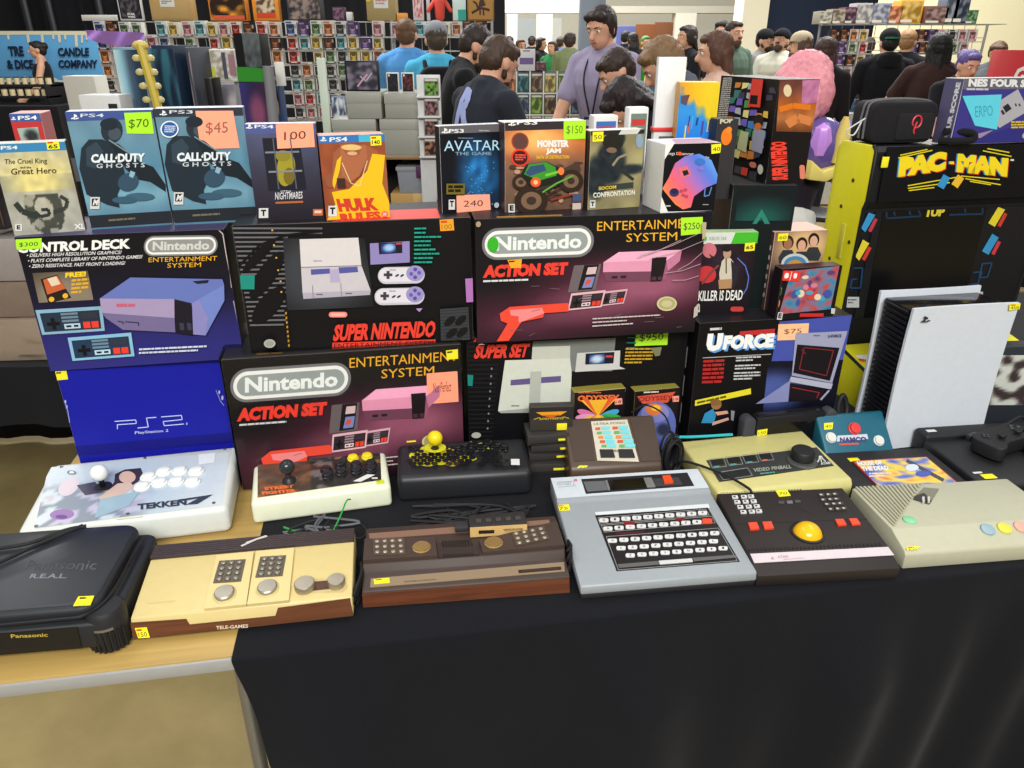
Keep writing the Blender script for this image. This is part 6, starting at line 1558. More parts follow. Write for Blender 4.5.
for x, y, c1_, c2_ in ((124, 386, (52, 140, 190), (176, 56, 70)), (96, 514, (214, 196, 50), (196, 56, 46)), (712, 362, (214, 196, 50), (196, 56, 46)), (684, 488, (52, 140, 190), (190, 56, 66))):
    B.line(m, [(x - 30, y + 34), (x + 16, y - 44)], 34, c1_, 'gloss'); B.line(m, [(x + 4, y + 40), (x + 34, y - 18)], 16, c2_, 'gloss')
for pts in ([(46, 590), (96, 590), (86, 680), (40, 680), (48, 640), (70, 640)], [(600, 610), (640, 606), (620, 660), (590, 662)], [(640, 570), (684, 566), (664, 630), (626, 634), (640, 570)]): B.line(m, pts, 7, (30, 62, 96), 'gloss')
B.rect(m, 22, 720, 80, 768, (176, 180, 180), 'gloss'); B.scrib(m, 28, 730, 70, 755, 2, (90, 90, 96), mat='gloss'); B.rect(m, 574, 696, 644, 740, (176, 180, 180), 'gloss'); B.scrib(m, 580, 706, 636, 730, 2, (90, 90, 96), mat='gloss')
m.build('bezel', t)
m = M(); B.block(m, [(192, 326), (664, 308), (520, 900), (82, 910)], .0022, (13, 13, 15), 'gloss', .001); B.l = .0025
for pts in ([(205, 330), (205, 366), (360, 356), (352, 322)], [(240, 326), (242, 354)], [(310, 322), (312, 350)], [(488, 350), (640, 346), (640, 316)], [(560, 316), (562, 340)]): B.line(m, pts, 8, (22, 50, 80), 'gloss')
B.text(m, '1UP', 384, 322, 464, 360, (206, 190, 60), rise=-4, bold=.06, slant=8, mat='gloss'); m.build('screen', t)
m = M()
C = Surf((-W / 2 + .007, -.13, .1055), (W - .014, 0, 0), (0, .125, .024), [(848, 352), (1010, 340), (1000, 372), (842, 384)], cF)
m.add([C.p(8, 320, .001, False)] * 0 or [C.O + C.N * .0012, C.O + C.U + C.N * .0012, C.O + C.U + C.V + C.N * .0012, C.O + C.V + C.N * .0012], [(0, 1, 2, 3)], AY, 'satin')
C.l = .0015; C.ell(m, 60, 372, 26, 12, (220, 220, 210), 'satin'); C.ell(m, 84, 384, 26, 12, (216, 216, 206), 'satin'); C.ell(m, 40, 388, 12, 8, (206, 70, 50), 'satin'); m.build('control_deck', t)
m = M(); m.add([(-W / 2 + .007, -.1285, .012), (W / 2 - .007, -.1285, .012), (W / 2 - .007, -.1285, .1), (-W / 2 + .007, -.1285, .1)], [(0, 1, 2, 3)], AY, 'satin'); m.build('deck_front', t)
cyl_m = M(); cyl(cyl_m, (.02, -.06, .118), (0, -.1, 1), .006, .05, (40, 40, 42), 'metal', 12); cyl_m.build('shaft', t)
m = M(); ball(m, (.02, -.065, .176), .018, (206, 50, 40), 'gloss', 18); m.build('joystick_ball', t)
m = M(); rbox(m, -W / 2 + .02, -W / 2 + .038, -.009, -.0066, H - .05, H - .025, YEL, 'matte', .0003); m.build('price_tag', t)

# ---- bag and box on top of the cabinet
ztop = .7395 + H
t = thing('carry_case', 'black zipped carry case with small red emblem on the arcade cabinet', 'bag', (.955, 1.925, ztop), R(11))
W_, H_ = .176, .096
m = M(); prism(m, rrect_pts(-W_ / 2, 0, W_ / 2, H_, .022), 0, .085, 'xz', (30, 29, 32), 'fabric', .008, 3); m.build('shell', t, sharp=60)
m = M(); prism(m, rrect_pts(-W_ * .12, .008, W_ * .44, H_ * .72, .008), -.004, .003, 'xz', (34, 33, 36), 'fabric', .002); m.build('front_pocket', t)
m = M()
for yy in (.025, .042): tube(m, [(-W_ / 2 - .001, yy, .01), (-W_ / 2 - .001, yy, H_ * .7), (-W_ / 2 + .02, yy, H_ + .001), (W_ / 2 - .02, yy, H_ + .001), (W_ / 2 + .001, yy, H_ * .7), (W_ / 2 + .001, yy, .01)], .003, (96, 94, 96), 'fabric', 6)
m.build('zip', t)
m = M(); ring = [( .03 + .012 * math.cos(a), -.0052, .05 + .014 * math.sin(a)) for a in [R(-100 + 20 * k) for k in range(17)]]
tube(m, ring, .0022, (206, 50, 60), 'satin', 6, 2); tube(m, [(.03, -.0052, .05), (.026, -.0052, .03), (.029, -.0052, .022)], .002, (206, 50, 60), 'satin', 6, 3); m.build('red_emblem', t)['label'] = 'red emblem'
m = M(); tube(m, [(-W_ / 2, .04, .05), (-W_ / 2 - .03, .02, .02), (-W_ / 2 - .05, .02, .03), (-W_ / 2 - .02, .0, .06)], .0018, (206, 206, 206), 'satin', 6); m.build('pull_cord', t)
c4b = (840, 70, 5.565)
def art(S, m):
    S.rect(m, 600, 20, 1100, 420, (48, 46, 120)); S.poly(m, [(640, 50), (1060, 40), (1060, 118), (630, 128)], (96, 94, 104)); S.poly(m, [(640, 128), (1060, 112), (1060, 250), (720, 390), (590, 400)], (58, 54, 128))
    S.text(m, 'NES FOUR SCORE', 680, 72, 1074, 112, (214, 214, 214), rise=-6, bold=.06, slant=6); S.scrib(m, 672, 120, 850, 132, 1, (180, 180, 190), rise=-3, fill=.8)
    S.poly(m, [(740, 240), (910, 118), (964, 232), (820, 330)], (166, 164, 170)); S.poly(m, [(836, 214), (862, 194), (880, 222), (852, 246)], (40, 38, 46)); S.poly(m, [(826, 236), (836, 228), (848, 250), (836, 258)], (50, 48, 56))
    for x in (894, 912): S.poly(m, [(x, 196), (x + 6, 192), (x + 12, 206), (x + 5, 210)], (60, 58, 66))
    S.scrib(m, 876, 292, 1020, 338, 3, (206, 176, 40), rise=-4, fill=.6, seed=3); S.ell(m, 968, 376, 36, 26, (170, 170, 150)); S.poly(m, [(690, 370), (790, 340), (720, 390)], (150, 130, 160))
def sart(m, W, H, D):
    S = Surf((-W / 2, D, 0), (0, -D, 0), (0, 0, H), [(948, 80), (960, 82), (943, 147), (930, 138)], c4b)
    SS = Surf((-W / 2, D, 0), (0, -D, 0), (0, 0, H), [(0, 0), (1, 0), (1, 1), (0, 1)])
    SS.text(m, 'FOUR SCORE', .62, .06, .86, .94, (206, 206, 210), vert=True, bold=.06)
def parts(S, t): price_tag(S, t, [(650, 160), (832, 148), (806, 340), (700, 318)], (90, 196, 216), 'ERPO', 0, txtcol=(60, 150, 170), name='note_slip')
carton('accessory_box', 'violet four player adapter box with blue note, on the arcade cabinet', 'box', (1.196, 1.925, ztop, 14), .285, .149, .06,
       [(960, 83), (1043, 79), (1030, 144), (943, 147)], c4b, art, ((84, 80, 110), (40, 40, 90), (170, 168, 166), (48, 46, 120)), parts=parts, side_art=sart)
m = M()
tube(m, [(1.035, 1.9, ztop + .009), (1.07, 1.89, ztop + .009), (1.11, 1.89, ztop + .012), (1.105, 1.895, ztop + .028), (1.045, 1.905, ztop + .03)], .0085, (24, 23, 26), 'fabric', 8)
tagobj(m.build('carry_strap'), 'black looped strap lying between carry case and violet adapter box', 'strap')

# ---- black disc console with cable
t = thing('game_console', 'wide black rounded disc console at the lower left corner, cable lying on it', 'game console', (-.768, .867, Z0), R(7.4))
m = M(); prism(m, rrect_pts(-.17, .0, .165, .232, .022, 6), .014, .062, 'xy', (30, 32, 36), 'plastic', .006, 3); m.build('body', t, sharp=50)
m = M(); prism(m, rrect_pts(-.165, .012, .14, .235, .03, 6), .061, .084, 'xy', (34, 36, 40), 'plastic', .008, 3); m.build('lid', t, sharp=50)
m = M(); prism(m, rrect_pts(-.16, .02, .134, .229, .028, 6), .084, .0848, 'xy', (40, 43, 48), 'satin', .0004, 1); m.build('lid_face', t, sharp=50)
S = Surf((-.17, .0, .0852), (.335, 0, 0), (0, .232, 0), [(-60, 545), (160, 524), (124, 612), (-110, 640)], cM)
m = M(); S.l = .0; S.text(m, 'Panasonic', 130, 250, 440, 290, (62, 66, 74), rise=-10, bold=.0, slant=10, mat='gloss'); S.text(m, 'R.E.A.L.', 160, 306, 322, 326, (112, 118, 126), rise=-6, bold=.03, slant=6, mat='satin'); m.build('embossed_lettering', t)
m = M(); tube(m, [(.147, .2, .074), (.147, .06, .074), (.125, .012, .072), (.08, .006, .071), (-.1, .004, .071)], .003, (20, 20, 22), 'satin', 8); m.build('lid_seam', t)
for cx in (.142, -.148):
    m = M(); lathe(m, (cx, .03, 0), (0, 0, 1), [(.024, 0), (.029, .004), (.030, .062), (.025, .071), (.001, .072)], (30, 31, 34), 'plastic', 28)
    for k in range(9):
        a = R(-150 + k * 15); cyl(m, (cx + .0305 * math.cos(a), .03 + .0305 * math.sin(a), .004), (0, 0, 1), .0022, .038, (22, 22, 25), 'plastic', 6)
    m.build('corner_foot', t)
    m = M(); prism(m, [(cx + .0312 * math.cos(R(a)), .03 + .0312 * math.sin(R(a))) for a in range(-125, -54, 10)] + [(cx + .026 * math.cos(R(a)), .03 + .026 * math.sin(R(a))) for a in range(-55, -126, -10)], .044, .048, 'xy', (150, 150, 146), 'metal'); m.build('light_bar', t)
m = M(); F = Surf((-.12, -.0005, .014), (.235, 0, 0), (0, 0, .046), [(-45, 640), (86, 622), (89, 648), (-40, 668)], cM); F.block(m, [(-180, 540), (362, 480), (368, 580), (-160, 650)], .0012, (19, 19, 22), 'gloss'); F.l = .0015; F.text(m, 'Panasonic', 150, 514, 268, 532, (186, 160, 70), rise=-8, bold=.02, mat='gloss'); m.build('disc_drawer', t)
price_tag(S, t, [(390, 392), (456, 386), (446, 422), (376, 428)], YEL, None, 1)
m = M()
w = Matrix.Translation((-.768, .867, Z0 + .013)) @ Matrix.Rotation(R(7.4), 4, 'Z')
tube(m, [w @ Vector(p) for p in ((-.16, .04, .077), (-.13, .11, .0772), (-.09, .17, .0772), (-.03, .185, .0772), (.02, .215, .079), (.05, .226, .0774))], .0034, (22, 22, 25), 'rubber', 8)
tube(m, [w @ Vector(p) for p in ((-.165, .05, .077), (-.11, .1, .0772), (-.06, .13, .0772), (-.01, .18, .0776), (.045, .226, .079))], .0034, (22, 22, 25), 'rubber', 8)
tagobj(m.build('power_cable'), 'black power cable trailing across the lid of the black disc console', 'cable')

# ---- cables among the consoles
m = M(); rg = random.Random(4)
for k in range(9):
    r_ = .028 + .004 * (k % 3); cx, cy, cz = .345 + .002 * (k % 2), 1.42, Z0 + .052
    pts = []
    for j in range(13):
        a = 2 * math.pi * j / 12; pts.append((cx + .011 * math.sin(k * 2.1) * .5 + .017 * math.cos(a) * (1 + .1 * math.sin(k)) , cy + (k - 4) * .0042 + .01 * math.cos(a), cz + r_ * math.sin(a) * 1.25))
    tube(m, pts, .0026, (26, 26, 29), 'rubber', 6, 4)
tube(m, [(.345, 1.43, Z0 + .09), (.33, 1.45, Z0 + .13), (.29, 1.46, Z0 + .15), (.26, 1.465, Z0 + .13)], .002, (22, 22, 25), 'rubber', 6)
tube(m, [(.345, 1.41, Z0 + .012), (.36, 1.375, Z0 + .06), (.43, 1.32, Z0 + .062), (.468, 1.275, Z0 + .058), (.474, 1.262, Z0 + .053)], .0028, (22, 22, 25), 'rubber', 7)
tagobj(m.build('coiled_cable'), 'coil of thin black cable beside the brown dedicated console', 'cable')
m = M(); tube(m, [(.352, 1.436, Z0 + .085), (.40, 1.45, Z0 + .078), (.49, 1.475, Z0 + .07)], .0032, (40, 176, 186), 'satin', 8); tagobj(m.build('cable_tie'), 'bright teal strap stretched behind the cream console', 'strap')
m = M(); tube(m, [(-.316, 1.245, Z0 + .05), (-.322, 1.235, Z0 + .052), (-.332, 1.215, Z0 + .03), (-.345, 1.17, Z0 + .012), (-.36, 1.14, Z0 + .004)], .0016, (40, 150, 60), 'satin', 6)
tube(m, [(-.44, 1.205, Z0 + .012), (-.41, 1.18, Z0 + .018), (-.385, 1.16, Z0 + .006)], .0022, (30, 150, 60), 'satin', 6)
tagobj(m.build('green_cord'), 'thin green cord hanging down the front of the white sided arcade stick', 'cord')
m = M()
for k in range(7):
    rg = random.Random(k + 30); u = rg.uniform
    tube(m, [(u(-.44, -.28), u(1.13, 1.23), Z0 + u(.004, .022)) for _ in range(5)], .0024, (28, 28, 31) if k % 3 else (90, 92, 96), 'rubber', 6)
tagobj(m.build('tangled_cable'), 'tangled dark cables between the cream console and white sided stick', 'cable')
m = M()
for k in range(9):
    rg = random.Random(k + 60); u = rg.uniform
    tube(m, [(u(-.22, .06), u(1.19, 1.29), Z0 + u(.004, .02)) for _ in range(5)], .0028, (26, 26, 29), 'rubber', 6)
tagobj(m.build('tangled_cable'), 'tangled black cables between the brown woodgrain console and honeycomb stick', 'cable')
m = M()
for k in range(10):
    z = Z0 + .008 + k * .0052; tube(m, [(.098 + .003 * math.sin(k * 2), 1.065 + .012 * math.cos(1.3 * k), z), (.104, 1.085, z + .002), (.1, 1.105, z)], .0026, (26, 24, 26), 'rubber', 6)
tagobj(m.build('coiled_cable'), 'curly black cable squeezed between woodgrain console and silver keyboard console', 'cable')
m = M()
for k in range(8):
    z = Z0 + .006 + k * .005; tube(m, [(-.262 + .004 * math.sin(k * 2), .985 + .012 * math.cos(1.3 * k), z), (-.256, 1.03, z + .002), (-.262, 1.06, z)], .0026, (26, 24, 26), 'rubber', 6)
tagobj(m.build('coiled_cable'), 'curly black cable squeezed between cream console and woodgrain console', 'cable')
m = M(); m.add([(-30, -6, 0), (30, -6, 0), (30, 40, 0), (-30, 40, 0)], [(0, 1, 2, 3)], (180, 165, 125), 'concrete')
o = m.build('floor'); o['kind'] = 'structure'
# ================================================================ hall
def slab_struct(name, x0, x1, y0, y1, z0, z1, col, mat='matte'):
    m = M(); rbox(m, x0, x1, y0, y1, z0, z1, col, mat, 0.0); o = m.build(name); o['kind'] = 'structure'; return o
CW = (232, 228, 212)
slab_struct('wall_back', -30, 30, 26, 26.3, 0, 6, (226, 222, 206))
slab_struct('wall_left', -30.3, -30, -6, 26.3, 0, 6, (120, 118, 112))
slab_struct('wall_right', 30, 30.3, -6, 26.3, 0, 6, (220, 216, 200))
slab_struct('wall_front', -30, 30, -6.3, -6, 0, 6, (200, 196, 186))
p0 = at(738, 30, 15); p1 = at(763, 30, 15)
slab_struct('wall_pier', p0.x, p1.x, 14.8, 15.4, 0, 6, (236, 230, 208))
p2 = at(893, 30, 15)
slab_struct('wall_navy', p1.x, p2.x, 15.0, 15.3, 0, 6, (30, 40, 62))
p3 = at(1300, 30, 12)
slab_struct('wall_cream', at(884, 20, 12).x, p3.x, 12.0, 12.3, 0, 6, (242, 234, 196))
# black drape behind the left stalls
m = M(); xl, xr = at(-120, 10, 13).x, at(505, 10, 13).x; n = 200; vs = []; fs = []
for j in range(2):
    for i in range(n + 1):
        x = xl + (xr - xl) * i / n; vs.append((x, 13 + .07 * math.sin(x * 9) + .03 * math.sin(x * 23), 4.5 * j))
for i in range(n): fs.append((i, i + 1, n + 2 + i, n + 1 + i))
m.add(vs, fs, (26, 26, 30), 'fabric', True); tagobj(m.build('stage_drape'), 'tall black drape behind the stalls at upper left', 'drape')
# drape poles
for px_, nm in ((26, 'first'), (50, 'second'), (100, 'third')):
    p = at(px_, 10, 12.6); t = M(); cyl(t, (p.x, 12.6, 0), (0, 0, 1), .06, 4.5, (70, 72, 76), 'metal', 12); cyl(t, (p.x, 12.6, 0), (0, 0, 1), .09, .02, (60, 60, 64), 'metal', 16)
    tagobj(t.build('drape_pole'), 'grey upright pole in front of the black drape, %s from the left' % nm, 'pole', 'drape poles')
# white beams, columns and recesses along the far wall
def far_box(name, x0, y0, x1, y1, Y, th, col, kind='structure'):
    a = at(x0, y0, Y); b = at(x1, y1, Y); m = M(); rbox(m, a.x, b.x, Y, Y + th, max(0, b.z), a.z, col, 'matte', 0); o = m.build(name); o['kind'] = kind; return o
far_box('beam', 495, -4, 590, 13, 18, .6, (222, 220, 210)); far_box('beam', 590, 6, 740, 13, 22, .6, (206, 202, 188))
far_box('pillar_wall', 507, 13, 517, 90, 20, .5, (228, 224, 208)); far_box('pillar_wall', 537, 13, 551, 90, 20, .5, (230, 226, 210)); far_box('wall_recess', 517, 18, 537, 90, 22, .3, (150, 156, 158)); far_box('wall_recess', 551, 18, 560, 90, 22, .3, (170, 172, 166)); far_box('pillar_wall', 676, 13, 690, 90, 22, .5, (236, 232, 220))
a = at(592, 20, 8.6); m = M(); rbox(m, a.x - .125, a.x + .125, 8.5, 8.75, 0, 4.5, (128, 140, 154), 'satin', .01); o = m.build('pillar'); o['kind'] = 'structure'
def panel_board(label, x0, y0, x1, y1, Y, col, name='partition_board'):
    a = at(x0, y0, Y); b = at(x1, y1, Y); m = M(); rbox(m, a.x, b.x, Y, Y + .05, 0, a.z, col, 'matte', .01); return tagobj(m.build(name), label, 'partition')
panel_board('tall brown folding partition far behind the seller', 636, 24, 655, 45, 17, (126, 76, 46)); panel_board('shorter brown partition panel standing further right', 655, 22, 672, 45, 17.2, (112, 70, 44)); panel_board('blue display board far behind the seller', 617, 26, 635, 45, 17, (90, 96, 150), 'display_board')

# ================================================================ people
def rotx(p, piv, a):
    y, z = p[1] - piv[1], p[2] - piv[2]; c, s = math.cos(a), math.sin(a)
    return Vector((p[0], piv[1] + y * c - z * s, piv[2] + y * s + z * c))
def tcap(m, a, b, ra, rb, col=(0, 0, 0), seg=12):
    "tapered capsule, closed"
    a = Vector(a); b = Vector(b); d = b - a; L = d.length
    if L < 1e-6: return ball(m, a, ra, col, 'skin', seg)
    x, y, n = frame_from(d); prof = []
    for k in range(5): t = R(-90 + 22.5 * k); prof.append((ra * math.cos(t), ra * math.sin(t)))
    for k in range(5): t = R(22.5 * k); prof.append((rb * math.cos(t), L + rb * math.sin(t)))
    lathe(m, a, d, prof, col, 'skin', seg)
def loft(m, secs, xf, seg=18):
    vs = []; fs = []
    for (z, rx, ry, oy) in secs:
        for i in range(seg):
            t = 2 * math.pi * i / seg; c, s = math.cos(t), math.sin(t)
            vs.append(xf(Vector((rx * math.copysign(abs(c) ** .85, c), oy + ry * math.copysign(abs(s) ** .85, s), z))))
    n = len(secs)
    for k in range(n - 1):
        for i in range(seg):
            j = (i + 1) % seg; fs.append((k * seg + i, k * seg + j, (k + 1) * seg + j, (k + 1) * seg + i))
    fs.append(tuple(range(seg - 1, -1, -1))); fs.append(tuple((n - 1) * seg + i for i in range(seg)))
    m.add(vs, fs, (0, 0, 0), 'skin', True)
def fuse(m, name, parent, col, mat, voxel, smooth=2, bump=0.0, cut=None):
    "one continuous skin over the overlapping solids"
    o = m.build(name, parent)
    bm = bmesh.new(); bm.from_mesh(o.data); bmesh.ops.recalc_face_normals(bm, faces=bm.faces); bm.to_mesh(o.data); bm.free()
    r = o.modifiers.new('r', 'REMESH'); r.mode = 'VOXEL'; r.voxel_size = voxel; r.use_smooth_shade = True
    if smooth: s = o.modifiers.new('s', 'SMOOTH'); s.iterations = smooth; s.factor = .5
    dg = bpy.context.evaluated_depsgraph_get()
    me = bpy.data.meshes.new_from_object(o.evaluated_get(dg))
    o.modifiers.clear(); old = o.data; o.data = me; bpy.data.meshes.remove(old); me.name = name
    if cut or bump:
        bm = bmesh.new(); bm.from_mesh(me)
        if bump:
            for v in bm.verts:
                q = v.co * (60 if mat == 'hair' else 14); n_ = mnoise.noise(Vector((q.x * 1.6, q.y * 1.6, q.z * .3))); v.co += v.normal * bump * (abs(n_) if mat == 'hair' else n_)
        bm.to_mesh(me); bm.free()
    while me.color_attributes: me.color_attributes.remove(me.color_attributes[0])
    ca = me.color_attributes.new('Col', 'FLOAT_COLOR', 'CORNER'); ca.data.foreach_set('color', list(lin(col)) * len(ca.data))
    me.materials.clear(); me.materials.append(MATS[mat])
    for p in me.polygons: p.use_smooth = True; p.material_index = 0
    return o
SK = (206, 156, 128)
def person(label, head_px, Y, rz, bend=0, hpitch=0, hyaw=0, H=None, shirt=(60, 60, 66), pants=(44, 46, 58), hair=(46, 34, 28), style='short', beard=None,
           arms=((10, 8, 12), (10, 8, 12)), sleeve=.6, skin=SK, female=False, cap=None, brim=None, vox=.0085, neckline=0, glasses=False, wide=1.0, bare=False, crouch=0):
    """head_px: photo pixel of the head's middle; Y its distance down the hall. Arms (forward, out, elbow) in degrees, right then left."""
    hw = at(head_px[0], head_px[1], Y)
    b = R(bend); piv = Vector((0, 0, .52)); npv = Vector((0, .006, .86))
    def X(p): return rotx(Vector(p), piv, b)
    def HD(p):
        v = Vector((p[0] * .95, p[1] * .95, .918 + (p[2] - .935) * .93)) - npv
        v = Matrix.Rotation(R(hyaw), 3, 'Z') @ (Matrix.Rotation(R(hpitch), 3, 'X') @ v)
        return X(npv + v)
    hc = HD((0, -.012, .935))
    s = H if H else max(1.3, min(1.92, hw.z / hc.z))
    zoff = hw.z - s * hc.z if H else 0
    rot = Matrix.Rotation(R(rz), 3, 'Z')
    off = rot @ Vector((hc.x * s, hc.y * s, 0))
    t = thing('person', label, 'person', (hw.x - off.x, hw.y - off.y, min(0, zoff) if H else 0), R(rz))
    T = Matrix.Scale(s, 4)
    def mk():
        q = M(); q.T = T; return q
    wx = .93 if female else 1.0; wx *= wide
    secs = [(.455, .082, .06, 0), (.50, .094 * (1.03 if female else 1), .068, .004), (.55, .086, .062, 0), (.61, .076 * wx, .056, -.002), (.68, .086 * wx, .062, -.004), (.745, .097 * wx, .066, -.004), (.79, .1 * wx, .058, .0), (.818, .082 * wx, .046, .004), (.84, .042, .038, .006), (.86, .03, .03, .006)]
    body = mk()
    loft(body, secs, X)
    tcap(body, X((0, .01, .83)), HD((0, .002, .895)), .036, .032)
    for q in (-1, 1): tcap(body, X((0, .01, .856)), X((q * .088 * wx, .004, .814)), .026, .024)
    ball(body, HD((0, -.004, .945)), 1, (0, 0, 0), 'skin', 18, (.043, .053, .055)); ball(body, HD((0, -.022, .912)), 1, (0, 0, 0), 'skin', 16, (.034, .036, .04)); ball(body, HD((0, -.036, .889)), 1, (0, 0, 0), 'skin', 12, (.02, .02, .015))
    tcap(body, HD((0, -.056, .942)), HD((0, -.07, .921)), .006, .0085); ball(body, HD((0, -.05, .952)), 1, (0, 0, 0), 'skin', 12, (.032, .011, .007)); ball(body, HD((0, -.055, .904)), 1, (0, 0, 0), 'skin', 10, (.014, .007, .007))
    for q in (-1, 1): ball(body, HD((q * .0445, .0, .93)), 1, (0, 0, 0), 'skin', 10, (.007, .013, .019))
    joints = []
    for q in (-1, 1):
        tcap(body, (q * .048, 0, .49), (q * .052, -.006, .28), .053, .037); tcap(body, (q * .052, -.006, .28), (q * .05, .012, .05), .036, .023); tcap(body, (q * .05, .016, .024), (q * .058, -.07, .016), .022, .016)
        f, o_, e = arms[0 if q < 0 else 1]
        sh = X((q * .102 * wx, 0, .797)); f0 = R(f)
        d1 = Vector((q * math.sin(R(o_)), -math.sin(f0) * math.cos(R(o_)), -math.cos(f0) * math.cos(R(o_))))
        el = sh + d1 * .168
        d2 = Vector((q * math.sin(R(o_)) * .35 - q * .18 * min(1, e / 60), -math.sin(R(f + e)), -math.cos(R(f + e)))).normalized(); wr = el + d2 * .148
        tcap(body, sh, el, .0285, .0225); tcap(body, el, wr, .0225, .0145)
        # hand: palm, four bent fingers, thumb
        nrm = Vector((q, 0, 0)); nrm = (nrm - d2 * nrm.dot(d2)).normalized(); side = d2.cross(nrm) * (1 if q > 0 else -1)
        if side.y > 0: side = -side
        pc = wr + d2 * .026
        for k in (-1, 0, 1): tcap(body, wr + side * .006 * k, wr + d2 * .044 + side * .0125 * k, .0105, .0095)
        for k, L_ in enumerate((.036, .041, .038, .030)):
            r0 = wr + d2 * .046 + side * (.0165 - .011 * k); a1 = r0 + d2 * L_ * .45 - nrm * .003; a2 = a1 + (d2 * .8 - nrm * .55).normalized() * L_ * .35; a3 = a2 + (d2 * .5 - nrm * .85).normalized() * L_ * .28
            tcap(body, r0, a1, .0052, .005, seg=8); tcap(body, a1, a2, .005, .0046, seg=8); tcap(body, a2, a3, .0046, .004, seg=8)
        th0 = wr + d2 * .014 + side * .016; th1 = th0 + (d2 * .7 + side * .6 - nrm * .2).normalized() * .022; th2 = th1 + (d2 * .95 - nrm * .3).normalized() * .02
        tcap(body, th0, th1, .0078, .0062, seg=8); tcap(body, th1, th2, .0062, .005, seg=8)
        joints.append((q, sh, el, wr, d1, d2))
    fuse(body, 'body', t, skin, 'skin', vox, 1)
    # eyes, brows, mouth
    for q in (-1, 1):
        m = mk(); ball(m, HD((q * .0175, -.0505, .9395)), .0066, (226, 222, 216), 'gloss', 10); ball(m, HD((q * .0175, -.0545, .9395)), .0036, (50, 38, 30), 'gloss', 8); m.build('eye', t)
    m = mk()
    for q in (-1, 1): tcap(m, HD((q * .01, -.0605, .9525)), HD((q * .027, -.053, .9545)), .002, .0014, hair, 6)
    for i in range(len(m.c)): m.c[i] = hair
    m.build('eyebrows', t)
    m = mk(); ball(m, HD((0, -.0605, .9045)), 1, (170, 96, 90), 'skin', 10, (.012, .0035, .0032)); m.build('lips', t)
    # trousers, shoes, top
    m = mk()
    loft(m, [(.44, .088, .066, 0), (.50, .1, .074, .004), (.545, .093, .068, 0)], X)
    for q in (-1, 1): tcap(m, (q * .048, 0, .485), (q * .052, -.006, .28), .058, .043); tcap(m, (q * .052, -.006, .28), (q * .05, .012, .06), .042, .033)
    fuse(m, 'trousers', t, pants, 'fabric', .012, 2)
    for q in (-1, 1):
        m = mk(); tcap(m, (q * .05, .022, .025), (q * .058, -.078, .019), .027, .021); fuse(m, 'shoe', t, (40, 40, 44), 'rubber', .012, 1)
    m = mk(); g = .009
    loft(m, [(.47, .099 * wide, .076, .002), (.52, .1 * max(1, wx), .073, .002)] + [(z, rx + g, ry + g, oy) for z, rx, ry, oy in secs[2:8]] + ([(.84, .054, .045, .008), (.856, .045, .042, .008)] if not bare else []), X)
    if not bare:
        for q, sh, el, wr, d1, d2 in joints:
            if sleeve <= 1: tcap(m, sh - d1 * .008, sh + d1 * .168 * sleeve, .039, .036)
            else: tcap(m, sh - d1 * .008, el, .039, .031); tcap(m, el, wr, .031, .022)
    else:
        for q in (-1, 1): tcap(m, X((q * .05, -.045, .8)), X((q * .05, .04, .825)), .014, .012)
    if not bare:
        for q in (-1, 1): tcap(m, X((0, .01, .845)), X((q * .09 * wx, .003, .808)), .036, .036)
    top = fuse(m, 'top', t, shirt, 'fabric', .010, 2, .004)
    # hair
    if style != 'bald':
        m = mk()
        def hb(x, y, z, a, b_, c): ball(m, HD((x, y, z)), 1, (0, 0, 0), 'hair', 16, (a, b_, c), (Matrix.Rotation(b, 3, 'X') @ Matrix.Rotation(R(hyaw), 3, 'Z') @ Matrix.Rotation(R(hpitch), 3, 'X')))
        hb(0, .005, .96, .0465, .054, .0445); hb(0, .022, .937, .042, .037, .045)
        if style in ('short', 'mop', 'long', 'bob', 'bun'): hb(0, -.03, .984, .032, .024, .015)
        if style == 'mop':
            hb(-.02, -.036, .982, .022, .017, .015); hb(.02, -.036, .982, .022, .017, .015)
            for q in (-1, 1): hb(q * .043, .002, .945, .008, .024, .034)
            hb(0, .028, .912, .036, .022, .03)
        if style in ('long', 'bob', 'verylong'):
            for q in (-1, 1): hb(q * .041, .004, .94, .011, .034, .046)
            L_ = {'bob': .075, 'long': .15, 'verylong': .3}[style]
            for k in range(-4, 5):
                a = HD((k * .011, .04 - abs(k) * .0055, .93)); e = X((k * .0125, .056 - abs(k) * .005, .93 - L_ - .012 * ((k * 3) % 4) / 3)); tcap(m, a, e, .015, .008)
        if style == 'bun':
            hb(0, .056, .965, .03, .026, .028); hb(0, .03, .93, .04, .034, .04)
        fuse(m, 'hair', t, hair, 'hair', .0075, 1, .009)
    if beard:
        m = mk()
        ball(m, HD((0, -.036, .888)), 1, (0, 0, 0), 'hair', 14, (.028, .026, .023)); ball(m, HD((0, -.044, .876)), 1, (0, 0, 0), 'hair', 12, (.019, .018, .018))
        for q in (-1, 1): tcap(m, HD((q * .036, -.014, .9)), HD((q * .041, .0, .925)), .009, .005)
        tcap(m, HD((-.013, -.062, .9125)), HD((.013, -.062, .9125)), .004, .004); fuse(m, 'beard', t, beard, 'hair', .008, 1, .003)
